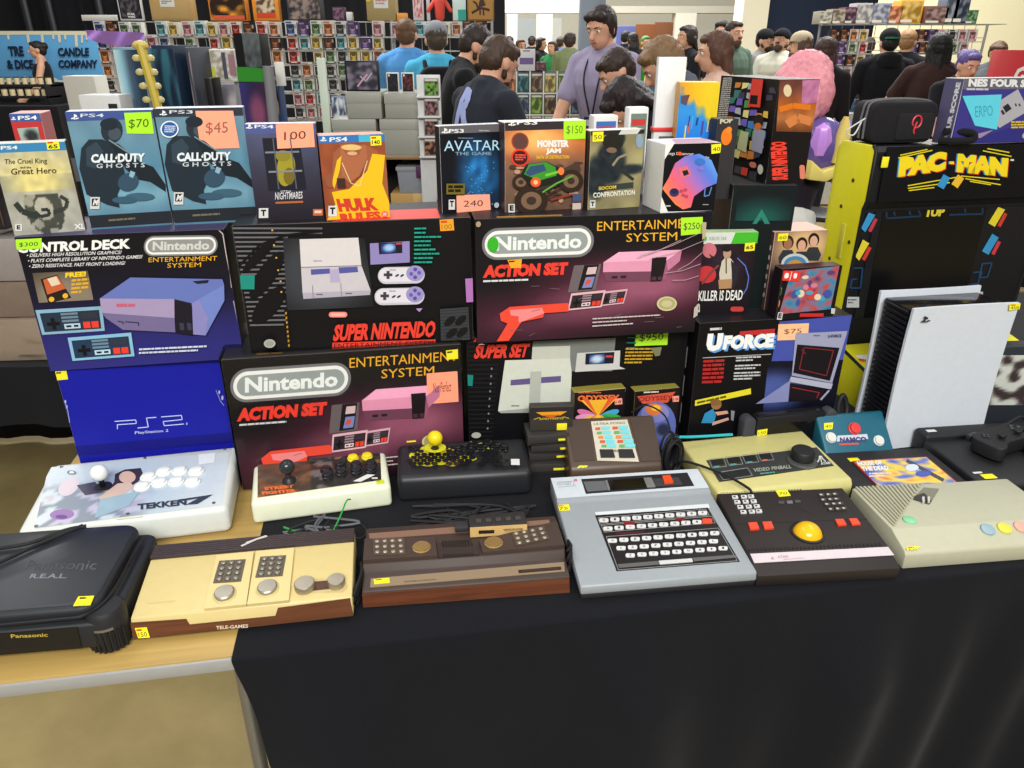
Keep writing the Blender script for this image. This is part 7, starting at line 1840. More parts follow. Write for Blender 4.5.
    if cap:
        m = mk(); Rm = Matrix.Rotation(b, 3, 'X') @ Matrix.Rotation(R(hyaw), 3, 'Z') @ Matrix.Rotation(R(hpitch), 3, 'X')
        ball(m, HD((0, -.002, .968)), 1, (0, 0, 0), 'fabric', 18, (.0505, .06, .045), Rm)
        c = fuse(m, 'cap', t, cap, 'fabric', .009, 1)
        if brim:
            m = mk(); bs = brim[1]; P = []
            for k in range(13):
                a = R(-180 + 15 * k) if bs < 0 else R(15 * k)
                P.append((.044 * math.cos(a), bs * .045 + .048 * math.sin(a)))
            lo = [HD((x, y, .958)) for x, y in P]; hi = [HD((x, y, .963)) for x, y in P]; n = len(P)
            m.add(lo + hi, [tuple(range(n - 1, -1, -1)), tuple(range(n, 2 * n))] + [(i, (i + 1) % n, n + (i + 1) % n, n + i) for i in range(n)], brim[0], 'fabric'); m.build('brim', c)
    return t, top, s, HD, X

# seller and customers behind the table
sel, sel_top, s_, HD_, X_ = person('seller in a lavender grey t-shirt with neck lanyard, dark wavy hair, looking down', (600, 29), 5.1, -38, bend=6, hpitch=12, shirt=(150, 142, 168), pants=(60, 64, 80), hair=(42, 32, 28), style='mop', arms=((22, 10, 8), (18, 10, 8)), vox=.0075)
m = M(); m.T = Matrix.Scale(s_, 4)
for q in (-1, 1): tube(m, [X_((q * .036, .0, .842)), X_((q * .034, -.05, .815)), X_((q * .028, -.083, .75)), X_((.004 * q, -.086, .645))], .003, (36, 36, 44), 'fabric', 6)
m.build('lanyard', sel)
m = M(); m.T = Matrix.Scale(s_, 4); a = [X_((-.026, -.088, .645)), X_((.026, -.088, .645)), X_((.026, -.084, .55)), X_((-.026, -.084, .55))]
nrm = (a[3] - a[0]).cross(a[1] - a[0]).normalized() * -.004
m.add(a + [p + nrm for p in a], [(3, 2, 1, 0), (4, 5, 6, 7), (0, 1, 5, 4), (1, 2, 6, 5), (2, 3, 7, 6), (3, 0, 4, 7)], (44, 54, 96), 'gloss')
S = Surf(a[3] - nrm * .2, a[2] - a[3], a[0] - a[3], [(0, 0), (1, 0), (1, 1), (0, 1)], None, .0006)
if S.N.y > 0: S.N = -S.N
S.l = .0006; S.rect(m, .1, .08, .9, .3, (206, 206, 214)); S.rect(m, .1, .36, .9, .6, (180, 60, 60)); S.rect(m, .05, .66, .95, .97, (206, 150, 50)); m.build('badge', sel)

person('bearded man in black t-shirt, in profile left of the man with letter on back', (478, 48), 4.95, 98, bend=14, hpitch=16, shirt=(24, 24, 27), hair=(44, 32, 28), beard=(50, 36, 30), arms=((20, 6, 30), (24, 6, 20)), vox=.0075)
pm, pm_top, s_, HD_, X_ = person('man in dark grey t-shirt with pale letter on his back, seen from behind', (501, 64), 3.9, 127, bend=15, hpitch=14, shirt=(38, 42, 50), hair=(66, 48, 36), beard=(60, 40, 30), arms=((24, 8, 20), (24, 8, 20)), vox=.0075, wide=1.0)
def print_on(top, parent, txt, cx, cz, w, h, col, s, side=1):
    "letter laid over the cloth of the back"
    from mathutils.bvhtree import BVHTree
    bm = bmesh.new(); bm.from_mesh(top.data); bv = BVHTree.FromBMesh(bm)
    vs, fs = text_mesh(txt, .06); m = M()
    # cut the letter finely so that it follows the cloth
    b2 = bmesh.new(); q = [b2.verts.new((v[0], v[1], 0)) for v in vs]
    for f in fs: b2.faces.new([q[i] for i in f])
    bmesh.ops.triangulate(b2, faces=b2.faces)
    bmesh.ops.subdivide_edges(b2, edges=b2.edges[:], cuts=2, use_grid_fill=True)
    b2.verts.ensure_lookup_table(); P = []
    for i, v in enumerate(b2.verts):
        v.index = i; x = cx + (.5 - v.co.x) * w * side; z = cz + (v.co.y - .5) * h
        o = Vector((x, 1.5, z)); hit = bv.ray_cast(o, Vector((0, -1, 0)))
        P.append((hit[0] if hit[0] else Vector((x, .1, z))) + Vector((0, .004, 0)))
    m.add(P, [tuple(w_.index for w_ in f.verts) for f in b2.faces], col, 'fabric'); bm.free(); b2.free()
    return m.build('shirt_print', parent)
print_on(pm_top, pm, 'R', .0, 1.33, .13, .18, (150, 160, 206), s_)
person('man with short dark hair in light t-shirt bending to look, before the seller', (615, 74), 4.3, -82, bend=30, hpitch=6, shirt=(128, 146, 158), hair=(50, 36, 30), arms=((30, 6, 40), (30, 6, 40)))
person('person with dark hair hanging forward, bent over the boxes', (625, 107), 3.4, -72, bend=30, hpitch=32, shirt=(30, 30, 36), hair=(30, 20, 20), style='bob', arms=((40, 6, 30), (40, 6, 30)), female=True)
person('person with tousled light brown hair behind the white display board', (661, 66), 3.85, -92, bend=22, hpitch=20, shirt=(74, 78, 92), hair=(120, 92, 62), style='mop', arms=((30, 6, 40), (30, 6, 40)))
person('woman with brown shoulder length hair in profile, behind the tilted console box', (713, 53), 4.7, -92, bend=4, hpitch=4, shirt=(206, 170, 150), hair=(84, 54, 40), style='long', female=True, sleeve=.2, arms=((5, 6, 12), (5, 6, 12)))
person('man in grey green jacket facing right, beside the white pier', (735, 34), 8.6, 25, shirt=(84, 104, 90), hair=(50, 38, 32), beard=(80, 60, 50), sleeve=2, arms=((12, 8, 20), (12, 8, 20)))
person('man with dark curly hair half hidden behind the grey green jacket', (722, 33), 9.4, -30, shirt=(40, 40, 46), hair=(34, 26, 24), style='mop')
person('person in black t-shirt with shoulder length hair and sunglasses, facing left', (686, 38), 8.6, -70, shirt=(26, 26, 30), hair=(46, 36, 32), style='bob', arms=((8, 8, 20), (8, 8, 24)), pants=(30, 30, 34))
person('man in plain blue shirt seen from behind at the figure rack', (407, 35), 6.75, 176, shirt=(84, 146, 206), hair=(96, 66, 44), arms=((30, 12, 50), (30, 12, 50)), wide=1.05)
bp, bt, s_, HD_, X_ = person('visitor in turquoise t-shirt and grey cap, black backpack on the back', (436, 40), 6.15, 190, shirt=(74, 170, 206), hair=(70, 60, 50), cap=(128, 132, 138), arms=((20, 10, 40), (14, 12, 16)), pants=(46, 60, 84))
# backpack (worn: a thing of its own)
bw = bp.location
bag = thing('backpack', 'black backpack with a small red patch, worn over the turquoise t-shirt', 'backpack', (bw.x, bw.y, 0), R(190))
m = M(); prism(m, rrect_pts(-.16, 1.0, .16, 1.46, .1), .13, .27, 'xz', (24, 24, 28), 'fabric', .03, 3); m.build('bag_body', bag, sharp=60)
m = M(); prism(m, rrect_pts(-.12, 1.02, .12, 1.24, .05), .25, .31, 'xz', (32, 32, 36), 'fabric', .02, 3); m.build('front_pocket', bag, sharp=60)
m = M(); rbox(m, -.03, .06, .308, .315, 1.12, 1.19, (206, 60, 60), 'fabric', .003); m.build('patch', bag)
for q in (-1, 1):
    m = M(); tube(m, [(q * .09, .14, 1.42), (q * .1, .02, 1.5), (q * .11, -.12, 1.42), (q * .13, -.1, 1.2), (q * .13, .12, 1.08)], .018, (24, 24, 28), 'fabric', 8); m.build('shoulder_strap', bag)
person('woman in black tank top with dark hair in a bun, before the blue banner', (36, 50), 11.2, -62, shirt=(28, 28, 32), hair=(28, 22, 24), style='bun', female=True, bare=True, arms=((20, 10, 30), (20, 14, 30)))
# right hand aisle
person('man in black cap and grey shirt at the navy wall, leftmost of the aisle group', (766, 41), 9.6, 40, shirt=(120, 120, 118), hair=(36, 30, 28), beard=(40, 32, 28), cap=(26, 26, 30), brim=((26, 26, 30), -1), arms=((20, 8, 60), (20, 8, 60)))
person('bearded man in white patterned t-shirt and black cap, tilting his head back', (781, 41), 9.0, -40, hpitch=-14, shirt=(206, 204, 186), hair=(40, 32, 28), beard=(60, 42, 34), cap=(24, 26, 34), brim=((24, 26, 34), -1), arms=((14, 10, 30), (20, 10, 50)), wide=1.1)
person('person in tan cap with long brown hair and dark top, in profile', (799, 46), 7.6, -92, shirt=(30, 32, 40), hair=(90, 66, 52), style='long', cap=(180, 164, 138), brim=((180, 164, 138), -1), beard=(90, 66, 54))
person('person with dark curly hair and black top behind the pink hair', (826, 52), 6.6, 150, shirt=(30, 26, 30), hair=(60, 40, 34), style='long', female=True, sleeve=2)
hd, ht, s_, HD_, X_ = person('person in black hoodie and green brimmed cap seen from behind', (888, 43), 7.75, 178, shirt=(24, 25, 30), hair=(30, 26, 26), cap=(26, 26, 30), brim=((40, 140, 90), 1), sleeve=2, arms=((24, 14, 40), (10, 12, 10)), wide=1.15, pants=(26, 26, 30))
m = M(); m.T = Matrix.Scale(s_, 4); loft(m, [(.8, .05, .03, .05), (.83, .07, .04, .045), (.86, .06, .035, .05), (.875, .03, .02, .05)], X_); fuse(m, 'hood', ht.parent, (24, 25, 30), 'fabric', .01, 2)
person('fair haired man in black t-shirt facing the stall beyond the hoodie', (908, 42), 8.45, 140, shirt=(26, 26, 30), hair=(150, 112, 76), arms=((20, 8, 40), (20, 8, 40)))
person('woman with very long black hair in dark brown t-shirt seen from behind', (938, 48), 6.7, 172, shirt=(58, 40, 36), hair=(18, 16, 18), style='verylong', female=True, wide=1.15, arms=((30, 22, 60), (26, 22, 60)), pants=(40, 34, 36))
person('smiling woman with purple wrapped hair and black top facing the camera', (969, 66), 6.15, 2, bend=16, shirt=(26, 26, 30), hair=(92, 76, 136), style='bun', female=True, arms=((20, 10, 40), (20, 10, 40)))
person('youth with brown mop hair in grey t-shirt looking down at the right', (997, 54), 8.2, -40, hpitch=18, shirt=(92, 94, 100), hair=(90, 64, 46), style='mop', arms=((14, 8, 20), (14, 8, 20)))
# costume: pink wig
cs, ct, s_, HD_, X_ = person('costumed visitor with long pink wig and purple gold armour, seen from behind', (806, 96), 3.5, 150, bend=22, hpitch=8, shirt=(30, 26, 34), pants=(52, 42, 46), hair=(216, 140, 150), style='verylong', female=True, sleeve=.3, arms=((10, 18, 10), (10, 14, 10)))
m = M(); m.T = Matrix.Scale(s_, 4); loft(m, [(.46, .112, .088, .004), (.5, .112, .086, .004), (.55, .106, .08, .0), (.6, .094, .072, -.004)], X_); fuse(m, 'skirt', cs, (206, 204, 196), 'fabric', .012, 1, .005)
m = M(); m.T = Matrix.Scale(s_, 4)
for k, (x, y, z, a_, b_, c_) in enumerate(((0, .03, .985, .062, .062, .05), (0, .06, .95, .07, .055, .07), (.035, .07, .9, .05, .045, .07), (-.035, .07, .9, .05, .045, .07), (0, .085, .86, .06, .04, .07))): ball(m, HD_((x, y, z)), 1, (0, 0, 0), 'hair', 16, (a_, b_, c_))
fuse(m, 'wig_volume', cs, (216, 140, 150), 'hair', .009, 1, .012)
hp = at(819, 148, 3.3)
hm = thing('costume_armour', None, None, (hp.x, hp.y, hp.z), R(10)); bpy.context.view_layer.update(); hm.parent = cs; hm.matrix_parent_inverse = cs.matrix_world.inverted(); hm['label'] = 'purple and gold armour piece'
m = M(); ball(m, (0, 0, 0), .112, (92, 76, 140), 'gloss', 24, (.95, 1, 1.12)); m.build('helmet_shell', hm)
m = M(); ball(m, (-.04, -.07, .035), .06, (196, 140, 226), 'gloss', 8, (.75, .8, 1.25)); ball(m, (.085, -.03, .06), .05, (140, 120, 206), 'gloss', 8, (.6, .8, 1.3)); m.build('violet_visor', hm)
m = M(); prism(m, [(.0, -.05), (.045, -.02), (.055, .07), (.03, .14), (.005, .05)], -.135, -.085, 'xz', (226, 206, 110), 'gloss', .01, 2); prism(m, [(-.1, -.11), (-.02, -.12), (.06, -.08), (.085, -.02), (.04, -.05), (-.04, -.075), (-.1, -.03)], -.13, -.04, 'xz', (226, 206, 116), 'gloss', .008, 2); m.build('gold_trim', hm)

# far crowd beyond the game rack
CRW = [((521, 46), 14.5, 20, (84, 80, 82), (92, 60, 44), 'long', 1, 'bare shouldered person in grey top, leftmost of the far crowd'),
       ((532, 42), 18.2, 170, (34, 34, 38), (40, 32, 30), 'short', 0, 'person in black seen from behind, second in the far crowd'),
       ((542, 44), 15.3, 60, (30, 30, 34), (50, 36, 30), 'bob', 1, 'person in black t-shirt facing right, third in the far crowd'),
       ((552, 48), 14, -30, (50, 130, 76), (60, 44, 34), 'long', 1, 'person in bright green dress in the far crowd'),
       ((561, 43), 16.6, 150, (90, 130, 190), (56, 44, 36), 'short', 0, 'person in light blue shirt in the far crowd'),
       ((570, 41), 12.2, 168, (110, 120, 84), (50, 38, 32), 'mop', 0, 'person in leafy patterned shirt, rightmost of the far crowd'),
       ((508, 42), 18, -100, (60, 60, 66), (40, 34, 30), 'short', 0, 'person in grey half hidden behind the bearded men, far left of the crowd'),
       ((626, 38), 15.6, 150, (30, 34, 60), (26, 24, 26), 'short', 0, 'person in dark blue far behind the seller, left one'),
       ((632, 40), 14.6, -150, (34, 34, 40), (34, 28, 26), 'bob', 1, 'person in black far behind the seller, right one'),
       ((646, 43), 15, 20, (50, 150, 60), (70, 120, 60), 'short', 0, 'person in bright green costume by the brown partition'),
       ((662, 43), 13.8, -40, (60, 90, 100), (84, 60, 46), 'short', 0, 'person in slate blue top by the brown partition'),
       ((868, 47), 10.4, 160, (40, 40, 46), (44, 34, 30), 'short', 0, 'person in dark top seen beyond the black hoodie, by the wire shelves')]
for hp_, Y_, rz_, sc_, hc_, st_, fem, lb in CRW:
    person(lb, hp_, Y_, rz_, shirt=sc_, hair=hc_, style=st_, female=bool(fem), vox=.012, bare=('bare' in lb), sleeve=.6)

# ================================================================ stalls
def zat(y, Y): return at(512, y, Y).z
def wire_panel(label, xa, xb, Y, z0, z1, step=.1, group=None, name='wire_rack'):
    t = thing(name, label, 'rack', (xa, Y, 0), 0, group)
    m = M(); W = xb - xa; r = .004
    def bar(a, b): 
        a = Vector(a); b = Vector(b)
        cyl(m, a, b - a, r, (b - a).length, (176, 176, 174), 'metal', 5)
    n = max(1, round(W / step)); k = max(1, round((z1 - z0) / step))
    for i in range(n + 1): bar((W * i / n, 0, z0), (W * i / n, 0, z1))
    for j in range(k + 1): bar((0, .006, z0 + (z1 - z0) * j / k), (W, .006, z0 + (z1 - z0) * j / k))
    m.build('wire_grid', t)
    for x in (0, W):
        m = M(); cyl(m, (x, 0, 0), (0, 0, 1), .014, z1 + .01, (170, 170, 170), 'metal', 10); m.build('post', t)
        m = M(); rbox(m, x - .015, x + .015, -.3, .3, 0, .025, (150, 150, 150), 'metal', .004); m.build('foot', t)
    return t
def wire_shelf(parent, x0, x1, z, d=.2, y=-.01):
    m = M()
    for k in range(5): cyl(m, (x0, y - d * k / 4, z), (1, 0, 0), .004, x1 - x0, (176, 176, 174), 'metal', 5)
    for k in range(int((x1 - x0) / .12) + 1): cyl(m, (x0 + .12 * k, y - d, z), (0, 1, 0), .003, d, (176, 176, 174), 'metal', 5)
    return m.build('wire_shelf', parent)
# figure boxes: one mesh per design
DES = [((214, 212, 206), (196, 60, 54), 'red'), ((214, 212, 206), (60, 90, 150), 'blue'), ((30, 30, 34), (150, 90, 60), 'brown'), ((206, 204, 200), (60, 60, 66), 'charcoal'), ((214, 212, 204), (206, 170, 60), 'yellow'),
       ((214, 212, 208), (100, 140, 90), 'green'), ((60, 44, 80), (140, 110, 170), 'violet'), ((206, 206, 202), (206, 130, 140), 'pink'), ((214, 214, 210), (70, 150, 160), 'teal'), ((206, 204, 200), (206, 116, 60), 'orange')]
fig_mesh = []
for k, (rim, win, nm) in enumerate(DES):
    m = M(); W, H, D = .1, .128, .08; rbox(m, -W / 2, W / 2, 0, D, 0, H, rim, 'card', .0)
    S = Surf((-W / 2, 0, 0), (W, 0, 0), (0, 0, H), [(0, 0), (100, 0), (100, 128), (0, 128)], None, .0006)
    S.rect(m, 10, 28, 78, 104, mix(win, (20, 20, 24), .45)); S.ell(m, 44, 58, 22, 20, mix(win, (230, 200, 170), .4), n=12); S.ell(m, 44, 48, 23, 14, mix(win, (30, 26, 24), .6), n=12); S.poly(m, [(30, 78), (58, 78), (62, 103), (26, 103)], win)
    for q in (-1, 1): S.ell(m, 44 + 9 * q, 61, 4, 5, (20, 18, 20), n=8)
    S.rect(m, 8, 8, 60, 22, win); S.rect(m, 4, 108, 96, 122, mix(win, (30, 30, 34), .3)); S.rect(m, 20, 111, 74, 118, (226, 226, 222)); S.poly(m, [(80, 30), (96, 30), (96, 60), (80, 60)], mix(win, (250, 250, 250), .35))
    o = m.build('figure_box'); fig_mesh.append(o.data); bpy.data.objects.remove(o)
ORD = ['top', 'second', 'third', 'fourth', 'fifth', 'sixth', 'seventh', 'eighth']
rgf = random.Random(21)
def fig(k, x, y, z, label, group, sc=1.0, rz=0):
    o = bpy.data.objects.new('figure_box', fig_mesh[k]); COL.objects.link(o); o.location = (x, y, z); o.scale = (sc, 1, sc); o.rotation_euler = (0, 0, rz)
    return tagobj(o, label, 'figure box', group)
# hidden patches (photo pixels) where nothing of the rack shows
def hidden(px, py):
    return (345 < px < 384 and py > 62) or (384 < px < 440 and py > 76) or (395 < px < 448 and 30 < py) or (118 < px < 190 and py > 46) or (225 < px < 285 and py > 66) or (438 < px and py > 34) or (py > 106 and px < 300)
def px_of(p):
    d = Vector(p) - Vector((0, 0, CAM_H)); w = d.dot(FW); return 512 + FPX * d.x / w, 384 - FPX * d.dot(UP) / w
YR = 7.5
spans = [(107, 190), (192, 290), (292, 392), (394, 492)]
spn = ['wire rack behind the dark statue boxes', 'wire rack under the orange posters', 'wire rack behind the grey storage boxes', 'wire rack behind the visitors in blue']
shelf_y = [37.5, 51, 64.5, 78, 92, 106, 119]
for (a, b), nm in zip(spans, spn):
    xa, xb = at(a, 40, YR).x, at(b, 40, YR).x
    rk = wire_panel('chrome ' + nm + ', full of small figure boxes', xa, xb, YR, .1, zat(22, YR), .12)
    W = xb - xa
    for si, sy in enumerate(shelf_y):
        z = zat(sy, YR - .12); wire_shelf(rk, 0, W, z, .2)
        x = .055
        while x < W - .05:
            p = (xa + x, YR - .2, z + .006); q = px_of((p[0], p[1], z + .06))
            k = (int(rgf.random() * 10) if si not in (2, 3) else (0, 4, 5, 3, 9)[int(rgf.random() * 5)])
            sc = rgf.uniform(.9, 1.02)
            if not hidden(*q) and rgf.random() < .98:
                fig(k, p[0], p[1], p[2], 'small figure box with %s window, %s shelf of the %s' % (DES[k][2], ORD[si], nm.replace('wire ', '')), 'figure boxes on the ' + nm, sc)
            x += rgf.uniform(.104, .113)
# things along the rack tops
def board(name, label, x0, y0, x1, y1, Y, col, cat, th=.06, draw=None, rz=0, zbot=None, mat='card'):
    a = at(x0, y0, Y); b = at(x1, y1, Y)
    z0 = zbot if zbot is not None else b.z; W, H = b.x - a.x, a.z - z0
    t = thing(name, label, cat, ((a.x + b.x) / 2, Y, z0), R(rz))
    m = M(); rbox(m, -W / 2, W / 2, 0, th, 0, H, col, mat, .002)
    if draw:
        S = Surf((-W / 2, 0, 0), (W, 0, 0), (0, 0, H), [(0, 0), (100, 0), (100, 100), (0, 100)], None, .0008); draw(S, m)
    m.build('printed_board' if draw else 'panel', t)
    return t
zt = zat(22, YR) + .012
def noisy(c1_, c2_, sc=5, seed=1, rim=0):
    def d(S, m): S.paint(m, [(rim, rim), (100 - rim, rim), (100 - rim, 100 - rim), (rim, 100 - rim)], 16, 16, lambda u, v: mix(c1_, c2_, max(0, min(1, (nz(u, v, sc, seed) - .5) * 4 + .5))))
    return d
def d1(S, m): noisy((30, 30, 34), (90, 84, 90), 6, 3, 10)(S, m); S.text(m, 'STAR', 34, 78, 66, 84, WHT, bold=.04); S.text(m, 'WARS', 34, 86, 66, 92, WHT, bold=.04)
board('framed_print', 'black framed print with white edge on the left rack top', 114, -14, 144, 20, YR, (206, 206, 206), 'print', .03, lambda S, m: (S.rect(m, 5, 5, 95, 95, (26, 26, 30)), d1(S, m)), zbot=zt)
def d2(S, m): S.rect(m, 28, 20, 66, 62, (206, 204, 198)); S.scrib(m, 32, 36, 60, 56, 4, (120, 110, 100)); S.rect(m, 0, 95, 100, 100, (150, 120, 76))
board('cardboard_box', 'brown cardboard carton with white paper on the left rack top', 146, -16, 190, 20, YR, (176, 146, 96), 'box', .2, d2, zbot=zt)
board('poster_box', 'orange and black flame poster box on the rack top', 206, -12, 248, 20, YR, (206, 130, 40), 'box', .08, lambda S, m: (noisy((40, 26, 20), (226, 150, 50), 4, 5, 3)(S, m), S.rect(m, 10, 84, 92, 96, (206, 90, 60))), zbot=zt)
board('poster_box', 'orange bordered picture box right of the flame poster', 250, -12, 280, 20, YR, (226, 140, 40), 'box', .08, lambda S, m: (noisy((90, 60, 40), (206, 190, 160), 6, 8, 14)(S, m), S.rect(m, 14, 76, 86, 92, (206, 70, 40))), zbot=zt)
board('poster_box', 'large dark box printed with many figures on the rack top', 285, -12, 322, 20, YR, (60, 60, 62), 'box', .14, lambda S, m: noisy((46, 44, 50), (150, 130, 120), 8, 9, 4)(S, m), zbot=zt)
board('game_box', 'small dark purple box on the rack top', 332, 7, 345, 20, YR, (70, 44, 66), 'box', .1, lambda S, m: noisy((70, 44, 66), (130, 90, 110), 4, 2, 6)(S, m), zbot=zt)
board('game_box', 'small white box beside the small dark purple box', 346, 12, 352, 20, YR, (206, 206, 206), 'box', .08, zbot=zt)
def d3(S, m): S.rect(m, 26, 24, 76, 64, (210, 206, 200)); S.scrib(m, 32, 32, 70, 56, 3, (180, 120, 110)); S.ell(m, 8, 36, 9, 10, (206, 190, 40))
board('cardboard_box', 'brown carton with white sheet and yellow spot on the rack top', 365, -14, 396, 21, YR, (160, 140, 92), 'box', .2, d3, zbot=zt)
board('print', 'tall white print with red sketch marks on the rack top', 412, -12, 424, 20, YR, (206, 204, 204), 'print', .02, lambda S, m: noisy((214, 210, 208), (190, 90, 90), 7, 4, 10)(S, m), zbot=zt)
board('game_box', 'orange and yellow toy box on the rack top', 397, 13, 407, 21, YR, (226, 150, 60), 'box', .08, zbot=zt)
board('print', 'white and teal sheet on the rack top', 452, -12, 466, 20, YR, (206, 224, 216), 'print', .02, lambda S, m: S.rect(m, 40, 66, 100, 100, (40, 160, 140)), zbot=zt)
def d4(S, m):
    S.rect(m, 5, 5, 95, 95, (176, 128, 58)); c = (64, 34, 26)
    S.line(m, [(16, 74), (30, 66), (50, 56), (72, 60), (84, 64)], 9, c); S.line(m, [(40, 58), (34, 40), (22, 32)], 7, c); S.poly(m, [(40, 56), (46, 30), (60, 22), (70, 46)], c); S.line(m, [(48, 62), (48, 80)], 6, c); S.line(m, [(60, 62), (62, 82)], 6, c)
board('plaque', 'square brown plaque with dark winged beast on the rack top', 467, -8, 494, 22, YR, (150, 110, 56), 'plaque', .04, d4, zbot=zt)
t = thing('toy_figure', 'red and white toy figure on the rack top', 'toy', (at(440, 18, YR).x, YR, zt))
m = M(); tcap(m, (0, 0, .03), (0, 0, .15), .04, .05); ball(m, (0, 0, .23), .05, (206, 60, 50)); 
for q in (-1, 1): tcap(m, (q * .05, 0, .15), (q * .1, -.02, .08), .02, .016)
for i in range(len(m.c)): m.c[i] = (206, 70, 56)
m.build('figure_body', t); m = M(); rbox(m, -.12, -.09, .02, .04, 0, .3, (206, 206, 210), 'satin', .004); m.build('white_blade', t)

# blue banner of the candle stall
Yb = 11.6
a = at(-40, 31, Yb); b = at(88, 29, Yb); c_ = at(103, 82, Yb); zb = at(0, 82, Yb).z
ban = thing('banner', 'blue stall banner with dripping cream top edge and dark lettering', 'banner', (a.x, Yb, zb), 0)
W, H = b.x - a.x + .12, a.z - zb
m = M(); rbox(m, 0, W, 0, .02, 0, H, (92, 158, 206), 'matte', .002)
S = Surf((0, 0, 0), (W, 0, 0), (0, 0, H), [(-40, 31), (92, 28), (103, 82), (-40, 82)], None, .0015)
DR = (214, 208, 180)
S.poly(m, [(-40, 31), (92, 28), (92, 32), (60, 32.5), (20, 33), (-40, 35)], DR)
for x, l, w_ in ((4, 6, 2), (23, 9, 2.6), (37, 9, 2.6), (48, 5, 2), (54, 8, 2.6), (60, 5, 2), (71, 12, 3), (77, 8, 2), (82, 5, 2)): S.pill(m, x - w_ / 2, 30, x + w_ / 2, 32 + l, DR, r=w_ / 2 * .95)
S.poly(m, [(-40, 82), (103, 82), (100, 79), (92, 76), (88, 79.5), (76, 80), (66, 74), (62, 80), (50, 80), (44, 76), (40, 80), (20, 79), (14, 75), (10, 80), (-40, 80)], (206, 214, 206))
for s_t, x0, y0, x1, y1 in (('TRE', 2, 44.5, 17, 54.5), ('& DICE', -2, 58, 25, 68), ('CANDLE', 51.5, 45, 84, 54), ('COMPANY', 51, 57.5, 93, 66.5)): S.text(m, s_t, x0, y0, x1, y1, (28, 36, 62), bold=.05, rise=-.4)
m.build('banner_cloth', ban)
for x in (.1, W - .02):
    m = M(); cyl(m, (x, .04, -zb), (0, 0, 1), .02, zb + H, (40, 40, 44), 'metal', 10); m.build('stand', ban)
# candle stall shelf and table
ct_ = thing('display_shelf', 'dark stepped shelf of candle jars under the blue banner', 'shelf', (at(-30, 90, 10.2).x, 10.2, 0))
W = at(47, 90, 10.2).x - at(-30, 90, 10.2).x
m = M(); rbox(m, 0, W, 0, .3, zat(96, 10.2) - .03, zat(96, 10.2), (30, 28, 30), 'matte', .004); rbox(m, 0, W, .1, .4, zat(85, 10.2) - .03, zat(85, 10.2), (30, 28, 30), 'matte', .004); rbox(m, 0, .03, 0, .4, .906, zat(85, 10.2), (30, 28, 30), 'matte', .002); rbox(m, W - .03, W, 0, .4, .906, zat(85, 10.2), (30, 28, 30), 'matte', .002); m.build('shelf_frame', ct_)
m = M()
for k in range(2):
    zz = zat((85, 96)[k], 10.2); yy = (.14, .04)[k]
jm = M(); cyl(jm, (0, 0, 0), (0, 0, 1), .035, .075, (206, 190, 150), 'gloss', 12); jar0 = jm.build('candle_jar'); jl = M(); cyl(jl, (0, 0, .075), (0, 0, 1), .036, .012, (50, 40, 36), 'satin', 12); jl.build('lid', jar0)
jar_data = jar0.data; first = True
for k in range(2):
    zz = zat((85, 96)[k], 10.2); n = 9
    for i in range(n):
        lx_ = .08 + (W - .16) * i / (n - 1); o = jar0 if first else copy_tree(jar0); first = False
        o.location = (at(-30, 90, 10.2).x + lx_, 10.2 + (.22, .07)[k], zz + .001)
        tagobj(o, 'small cream candle jar on the %s step of the dark shelf' % ('upper', 'lower')[k], 'candle', 'candle jars under the blue banner')
def skirted_table(label, x0, x1, y0, y1, z, col=(22, 22, 26), name='covered_table', z0=0.02):
    t = thing(name, label, 'table', (x0, y0, 0)); W, D = x1 - x0, y1 - y0
    m = M(); rbox(m, 0, W, 0, D, z - .03, z, (120, 110, 96), 'matte', .004); m.build('table_top', t)
    for lx_ in (.06, W - .06):
        for ly_ in (.06, D - .06):
            m = M(); cyl(m, (lx_, ly_, 0), (0, 0, 1), .015, z - .03, (120, 120, 124), 'metal', 8); m.build('leg', t)
    m = M(); P = []; n = max(8, int((W + D) * 14)); vs = []; fs = []
    path = [(0, D), (0, 0), (W, 0), (W, D)]; pts = []
    for (ax, ay), (bx, by) in zip(path, path[1:]):
        L_ = math.hypot(bx - ax, by - ay); k = max(2, int(L_ * 16))
        for i in range(k): pts.append((ax + (bx - ax) * i / k, ay + (by - ay) * i / k, (by - ay) / L_, -(bx - ax) / L_))
    pts.append((W, D, 1, 0)); n = len(pts)
    for j, (zz, amp) in enumerate(((z + .004, .004), (z - .06, .012), (max(z0, .02), .03))):
        for i, (x, y, nx_, ny_) in enumerate(pts):
            o_ = .006 + amp * (1 + math.sin(i * 1.7)) * .5; sx = -1 if nx_ > 0 and x < W / 2 else (1 if nx_ != 0 else 0)
            vs.append((x + (-o_ if x <= 1e-6 else (o_ if x >= W - 1e-6 else 0)), y - (o_ if y <= 1e-6 else 0), zz))
    for j in range(2):
        for i in range(n - 1): fs.append((j * n + i, (j + 1) * n + i, (j + 1) * n + i + 1, j * n + i + 1))
    m.add(vs, fs, col, 'fabric', True); m.add([(-.006, -.006, z + .004), (W + .006, -.006, z + .004), (W + .006, D, z + .004), (-.006, D, z + .004)], [(0, 1, 2, 3)], col, 'fabric'); m.build('table_cover', t)
    return t
skirted_table('black covered table of the candle stall', at(-30, 100, 10.2).x - .1, at(64, 100, 10.2).x, 10.0, 10.7, .9)
# tables behind ours
zl = .74
skirted_table('black covered side table at the far left, floor showing beneath its short cover', -2.6, -.98, 2.02, 2.75, .74, z0=.56)
